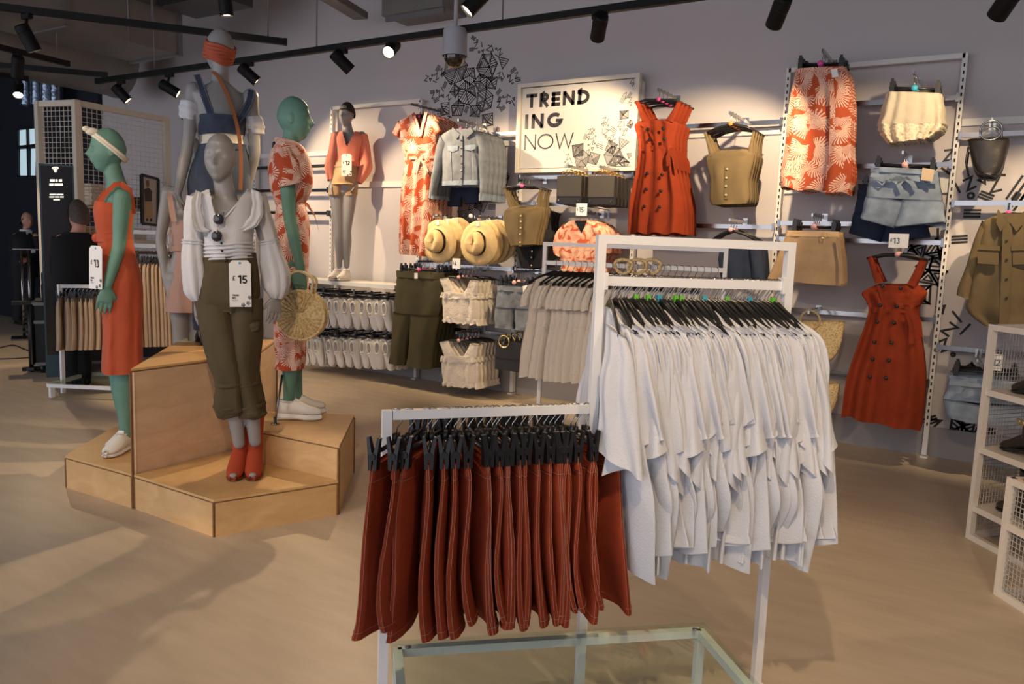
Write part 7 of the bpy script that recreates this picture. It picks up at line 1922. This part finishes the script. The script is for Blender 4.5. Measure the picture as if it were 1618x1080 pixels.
# ---- people
def person(R, label, fw, s, J, suit=m_suit, hair=True, tie=False, bald=False, hands=None):
    P = Plane(R); fw = np.array(fw, float); side = np.array([fw[1], -fw[0], 0])
    t = thing('person', label, 'person', R)
    neck, crotch, hd = P(*J['neck']), P(*J['crotch']), P(*J['head'])
    arms = [dict(sh=P(*a[0]), el=P(*a[1]), wr=P(*a[2]), pn=fw, th=q) for a, q in zip(J['arms'], (-1, 1))]
    legs = [dict(hip=P(*l[0]), kn=P(*l[1]), an=P(*l[2]), ff=fw) for l in J['legs']]
    figure(t, m_skin, R, fw, neck, crotch, hd, J.get('hf', fw), arms, legs, s, voxel=.010, bust=False)
    rings = []
    for f, rx, ry in ((.0, .075, .075), (.05, .14, .09), (.11, .205, .115), (.25, .205, .135), (.5, .19, .14), (.8, .19, .14), (1.08, .195, .14)):
        rings.append(ringo(torso_center(neck, crotch, f), side, fw, rx*s, ry*s, 28))
    g = G(); g.loft(rings, False, False); jk = g.obj('jacket', suit, t)
    for a in arms:
        g = wrap(G(), [a['sh'], (a['sh']+a['el'])/2, a['el'], (a['el']+a['wr'])/2, a['wr']], [.075*s, .066*s, .056*s, .05*s, .042*s], (3, .002, .004), 20, 14, 3, (True, False)); g.obj('sleeve', suit, jk)
    for l in legs:
        g = wrap(G(), [l['hip'], (l['hip']+l['kn'])/2, l['kn'], (l['kn']+l['an'])/2, l['an']-UP*.03], [.105*s, .095*s, .078*s, .07*s, .066*s], (3, .002, .004), 20, 16, 4); g.obj('trouser_leg', suit, t)
        ff = fw; o = l['an'].copy(); o[2] = R[2]+.001
        trainer(t, mat4(o-ff*.07, ff, s=1.05), 'shoe', mat=m_bleather)
    if tie:
        c = torso_center(neck, crotch, .06)+fw*.08*s
        g = G(); g.add([c+side*.05+UP*.05, c-side*.05+UP*.05, c-UP*.22+fw*.07], [(0, 1, 2)]); g.obj('shirt_front', m_whitecot, t, smooth=False)
        g = G(); g.bar(c+UP*.02+fw*.02, c-UP*.24+fw*.08, .045, .01, fw); g.obj('tie', m_suit, t, smooth=False)
        g = G(); g.tube([neck+(hd-neck)*.12+(side*cos(a)+fw*sin(a))*.07 for a in [k*2*pi/16 for k in range(16)]], .018, 6, True); g.obj('collar', m_whitecot, t)
        g = G(); g.box(c-UP*.24+fw*.10, (.05, .01, .06), (side, fw, UP)); g.obj('badge', m_tag, t, smooth=False)
    if hair:
        hf = np.array(J.get('hf', fw), float); hf /= np.linalg.norm(hf); sd = np.array([hf[1], -hf[0], 0]); g = G(); V = []; n1, m1 = 24, 9
        for i in range(m1+1):
            th = pi*(.60 if not bald else .5)*i/m1
            for j in range(n1):
                a = 2*pi*j/n1; k = 1.05
                zoff = (-.035 if bald else .0)
                fr_ = sin(a)
                drop = .02*max(0, -fr_)
                V.append(hd-hf*(.014 if not bald else .028)+UP*(.012+zoff)+(sd*.079*cos(a)+hf*.098*sin(a))*sin(th)*1.07+UP*(.133*cos(th)*(1 if not bald else .45)+(.075*max(0, fr_)-.04*max(0, -fr_))*sin(th)))
        F = [(i*n1+j, (i+1)*n1+j, (i+1)*n1+(j+1) % n1, i*n1+(j+1) % n1) for i in range(m1) for j in range(n1) if not (bald and i < 4)]
        g.add(V, F); g.obj('hair', m_hair, t)
    return t
R = Zp(33, 512); P = Plane(R); f_ = P.n*cos(.5)+P.side*sin(.5)
person(R, 'person in a dark suit and tie with a badge, hands clasped, far left', f_, 1.0,
       dict(neck=(41, 366), crotch=(38, 432), head=(43, 348, .02), arms=[((25, 373), (20, 398), (37, 409, .22)), ((56, 373, .05), (60, 398, .05), (41, 410, .24))], legs=[((32, 428), (30, 466), (28, 502)), ((44, 428), (45, 466), (44, 502))]), tie=True, bald=True)
R = Dp(118, 500, 7.1); R[2] = 0; P = Plane(R); f_ = -P.n*cos(.3)-P.side*sin(.3)
person(R, 'person in black seen from behind in front of the digital totem', f_, 1.06,
       dict(neck=(123, 367), crotch=(121, 478), head=(125, 343), arms=[((146, 378), (152, 420), (146, 460, .0)), ((97, 378), (90, 420), (96, 462))], legs=[((112, 470), (112, 540), (112, 600)), ((131, 470), (131, 540), (131, 600))]), suit=M('black_coat', (.006, .006, .007), .9))
R = Dp(95, 500, 8.6); R[2] = 0; P = Plane(R); f_ = -P.side*cos(.3)+P.n*sin(.3)
person(R, 'person with a pale collar facing left, mostly hidden behind the one in black', f_, 1.0,
       dict(neck=(98, 375), crotch=(98, 468), head=(94, 354), arms=[((98, 384, .15), (98, 420, .17), (92, 450, .2)), ((98, 384, -.15), (98, 420, -.17), (92, 450, -.2))], legs=[((98, 462, .08), (98, 515, .08), (98, 565, .08)), ((98, 462, -.08), (98, 515, -.08), (98, 565, -.08))]), tie=True)

# ================================================================== mesh shelf with boots at the right edge
S0 = Zp(1532, 850)
zt_ = 1.13
e = Zp(1618, 630, 0.86)-Zp(1556, 614, 0.86); e[2] = 0; e /= np.linalg.norm(e)        # along the shelf edges, towards the camera
bk = Zp(1588, 842)-S0; bk[2] = 0; bk /= np.linalg.norm(bk)
zA = [float(v) for v in (0.155, 0.50, 0.80)]
LS, LB = 1.0, .34
t = thing('mesh_shelf', 'white metal shelf unit with mesh back at the right edge', 'shelf unit', S0+e*LS/2)
m_frame2 = M('warm_white_frame', (.72, .66, .58), .4)
c4 = [S0, S0+e*LS, S0+e*LS+bk*LB, S0+bk*LB]
for p_ in c4:
    g = G(); g.box(p_+UP*zt_/2, (.030, .030, zt_), (e, np.cross(UP, e), UP)); g.obj('post', m_frame2, t, smooth=False)
for i in range(4):
    for z in (.015, zt_-.015):
        g = G(); g.bar(c4[i]+UP*z, c4[(i+1) % 4]+UP*z, .028, .03); g.obj('frame_bar', m_frame2, t, smooth=False)
def post_z(py):                                   # height on the corner post at a photo row
    lo, hi = -1, 3
    for _ in range(50):
        m_ = (lo+hi)/2; d_ = np.array([S0[0], S0[1], m_])-CAM
        if 540-FPX*(d_ @ _u)/(d_ @ _f) > py: lo = m_
        else: hi = m_
    return lo
zsh = [post_z(y) for y in (615, 706, 798)]
for z in zsh:
    g = G(); g.prism([c4[0]+UP*(z-.01)+bk*.012, c4[1]+UP*(z-.01)+bk*.012, c4[2]+UP*(z-.01), c4[3]+UP*(z-.01)], (0, 0, .012)); sh_ = g.obj('shelf_board', m_frame2, t, smooth=False)
    g = G(); g.bar(c4[0]+UP*(z-.012), c4[1]+UP*(z-.012), .02, .03); g.obj('shelf_edge', m_frame2, t, smooth=False)
m_mesh = M('dark_mesh', (.42, .39, .35), .5)
g = G()
for i in range(1, int(LS/.022)):
    p_ = c4[3]+e*i*.022; g.box(p_+UP*zt_/2, (.003, .003, zt_))
for i in range(1, int(zt_/.022)):
    g.bar(c4[3]+UP*i*.022, c4[2]+UP*i*.022, .003, .003)
for i in range(1, int(LB/.022)):
    p_ = c4[0]+bk*i*.022; g.box(p_+UP*zt_/2, (.003, .003, zt_))
for i in range(1, int(zt_/.022)):
    g.bar(c4[0]+UP*i*.022, c4[3]+UP*i*.022, .003, .003)
o = g.obj('wire_mesh', m_mesh, t, smooth=False); o['kind'] = 'stuff'
bl2 = ['black ankle boot on the top shelf of the mesh unit', 'black ankle boot with gold buckles on the middle shelf of the mesh unit', 'black ankle boot on the lowest shelf of the mesh unit']
for k, z in enumerate(zsh):
    for j in range(2):
        o = S0+e*((.34, .31, .33)[k])+bk*(.08+.11*j)+UP*(z+.003)
        b = thing('black_boot', bl2[k] if j == 0 else bl2[k].replace('black ankle boot', 'rear black ankle boot'), 'boot', o, 'black boots on the mesh shelf')
        ankle_boot(b, mat4(o, -e+bk*.1, s=1.05), m_bleather, False, .16, 'boot_upper', .05, studs=(k == 1))
# nearer mesh panel
F0 = Zp(1578, 940)
f1 = Zp(1618, 966)-F0; f1[2] = 0; f1 /= np.linalg.norm(f1); zf = .53
t = thing('mesh_bin', 'low white framed mesh display in the bottom right corner', 'mesh display', F0+f1*.4)
fb = np.array([-f1[1], f1[0], 0]); fb = fb if fb @ (F0-CAM*(1, 1, 0)) > 0 else -fb
c4 = [F0, F0+f1*.8, F0+f1*.8+fb*.35, F0+fb*.35]
for i in range(4):
    g = G(); g.box(c4[i]+UP*zf/2, (.03, .03, zf), (f1, fb, UP)); g.obj('post', m_frame2, t, smooth=False)
    for z in (.015, zf*.60, zf-.015):
        if z == zf*.60 and i > 0: continue
        g = G(); g.bar(c4[i]+UP*z, c4[(i+1) % 4]+UP*z, .026, .03); g.obj('frame_bar', m_frame2, t, smooth=False)
g = G()
for i in range(1, int(.8/.022)):
    p_ = F0+f1*i*.022; g.box(p_+UP*zf/2, (.003, .003, zf))
for i in range(1, int(zf/.022)):
    g.bar(F0+UP*i*.022, F0+f1*.8+UP*i*.022, .003, .003)
o = g.obj('wire_mesh', m_mesh, t, smooth=False); o['kind'] = 'stuff'
g = G(); g.prism([c4[0]+UP*(zf-.035), c4[1]+UP*(zf-.035), c4[2]+UP*(zf-.035), c4[3]+UP*(zf-.035)], (0, 0, .02)); g.obj('top_board', m_frame2, t, smooth=False)
q = F0+f1*.10+fb*.12+UP*(zf-.014)
bx_ = thing('orange_box', 'small orange box standing on the low mesh display at the right edge', 'box', q)
g = G(); g.box(q+UP*.06, (.12, .2, .12), (f1, fb, UP)); g.obj('box_body', m_orange, bx_, smooth=False)
g = G(); g.box(q+UP*.125, (.126, .206, .02), (f1, fb, UP)); g.obj('lid', m_orange, bx_, smooth=False)

# ================================================================== track spotlights
SPW = 150
spotlight(192, 148, (-7.0, 6.2, 1.2), 'track spotlight nearest the left end of the long track', SPW*.6)
spotlight(268, 140, (-6.0, 6.3, 1.9), 'track spotlight left of the tall mannequin\'s shoulder', SPW, 66)
spotlight(393, 117, (-4.9, 6.3, 1.5), 'track spotlight right of the tall mannequin\'s shoulder', SPW, 66)
spotlight(540, 97, (-4.1, 6.3, 1.7), 'track spotlight above the wall mannequin', SPW, 66)
spotlight(619, 76, (-3.5, 2.8, 1.4), 'glowing track spotlight facing the camera', SPW*1.2, 40)
spotlight(752, 2, (-4.0, 3.2, 1.3), 'track spotlight half cut by the top edge beside the dome camera', SPW, 40, pos=W(754, 0, 4.2), ztop=ZT+.30)
spotlight(947, 42, (-3.3, 6.3, 2.0), 'black track spotlight above the trending sign', SPW, 72)
spotlight(1231, 18, (-2.1, 6.3, 1.75), 'black track spotlight above the khaki camisoles', SPW, 76)
spotlight(1592, 0, (-.9, 6.3, 1.7), 'black track spotlight at the top right corner', SPW*.42, 76)
spotlight(0, 0, (.3, 6.3, 1.4), 'track spotlight beyond the right edge', SPW*.8, 60, pos=(.55, YT, ZT-.2))
spotlight(355, 8, (-5.3, 4.6, .2), 'track spotlight above the tall mannequin\'s head', SPW*.8, 45, pos=W(356, 4, 4.2), ztop=ZT+.30)
track('lighting_track', 'black lighting track crossing above the picture between the display and the wall', (-6.2, 4.2, ZT+.30), (-2.2, 4.2, ZT+.30), (.2, .8))
spotlight(46, 46, (-6.2, 4.2, .9), 'track spotlight at the upper left', SPW, 45, pos=Zp(42, 17, ZT)-UP*.2)
spotlight(27, 98, (-9.6, 4.4, .1), 'small track spotlight at the left edge', SPW*.8, 45, pos=Zp(27, 81, ZT)-UP*.14)
spotlight(28, 138, (-7.6, 3.6, .6), 'glowing track lamp at the left edge', SPW*.6, 60, pos=Zp(28, 122, ZT+.02)-UP*.13)
# second track over the racks, above the picture; unseen, added to carry extra lamps
track('lighting_track', 'added black lighting track over the racks, unseen above the picture', (-5.2, .75, ZT), (1.4, .75, ZT), (.3, .8))
spotlight(0, 0, (-3.35, 2.75, 1.0), 'track lamp over the racks aimed at the display, rightmost', SPW*.5, 50, pos=(-1.5, .75, ZT-.2))
spotlight(0, 0, (-4.1, 2.8, 1.0), 'added unseen lamp over the racks aimed at the display, left', SPW*.35, 50, pos=(-3.9, .75, ZT-.2))  # unseen lamp put in as front light for the mannequins
spotlight(0, 0, (-.4, 3.4, .3), 'added unseen lamp over the racks aimed at the floor', SPW*.6, 60, pos=(-.2, .75, ZT-.2))  # unseen downlight added to brighten the floor
spotlight(0, 0, (-2.3, 4.6, 1.0), 'added unseen lamp over the racks aimed at the ivory dresses', SPW*.7, 40, pos=(-2.4, .75, ZT-.2))  # extra lamp put in to lighten the ivory dresses
spotlight(0, 0, (-.6, 2.6, .9), 'added unseen lamp over the racks aimed at the white tees', SPW*.35, 60, pos=(.7, .75, ZT-.2))  # unseen lamp put in to light the tees
spotlight(0, 0, (-.7, 2.7, 0), 'added lamp above the picture aimed down past the tees', SPW*.55, 70, pos=(-2.45, 4.2, ZT+.10), ztop=ZT+.30)  # added for more light on the floor around the racks
spotlight(0, 0, (-1.6, 2.2, 0), 'added unseen lamp over the racks aimed at the floor under the skirts', SPW*.45, 60, pos=(-3.0, .75, ZT-.2))  # added from the left to lift the floor below the table
spotlight(0, 0, (.9, 3.6, 0), 'added unseen lamp over the racks aimed at the right floor', SPW*.35, 70, pos=(1.2, .75, ZT-.2))  # extra downlight, put in for the floor on the right
a_, b_ = Zp(40, 945), Zp(215, 878); dd_ = (a_-b_)/np.linalg.norm(a_-b_)
spotlight(0, 0, (a_+b_)/2, 'added narrow lamp at far left standing in for a sunlight patch', SPW*1.2, 9, pos=(a_+b_)/2+dd_*4.2*np.array([1, 1, 0])+UP*(ZT-.2), blend=.3)  # added lamp standing in for a sliver of sunlight on the floor
track('lighting_track', 'added black track beyond the left edge, carrying the narrow lamp', (a_+b_)/2+dd_*4.2-d1*.8+UP*ZT, (a_+b_)/2+dd_*4.2+d1*.8+UP*ZT, (.5,))  # unseen track, added only to hold the narrow lamp

for o in bpy.data.objects:
    if '_w' in o.keys(): del o['_w']
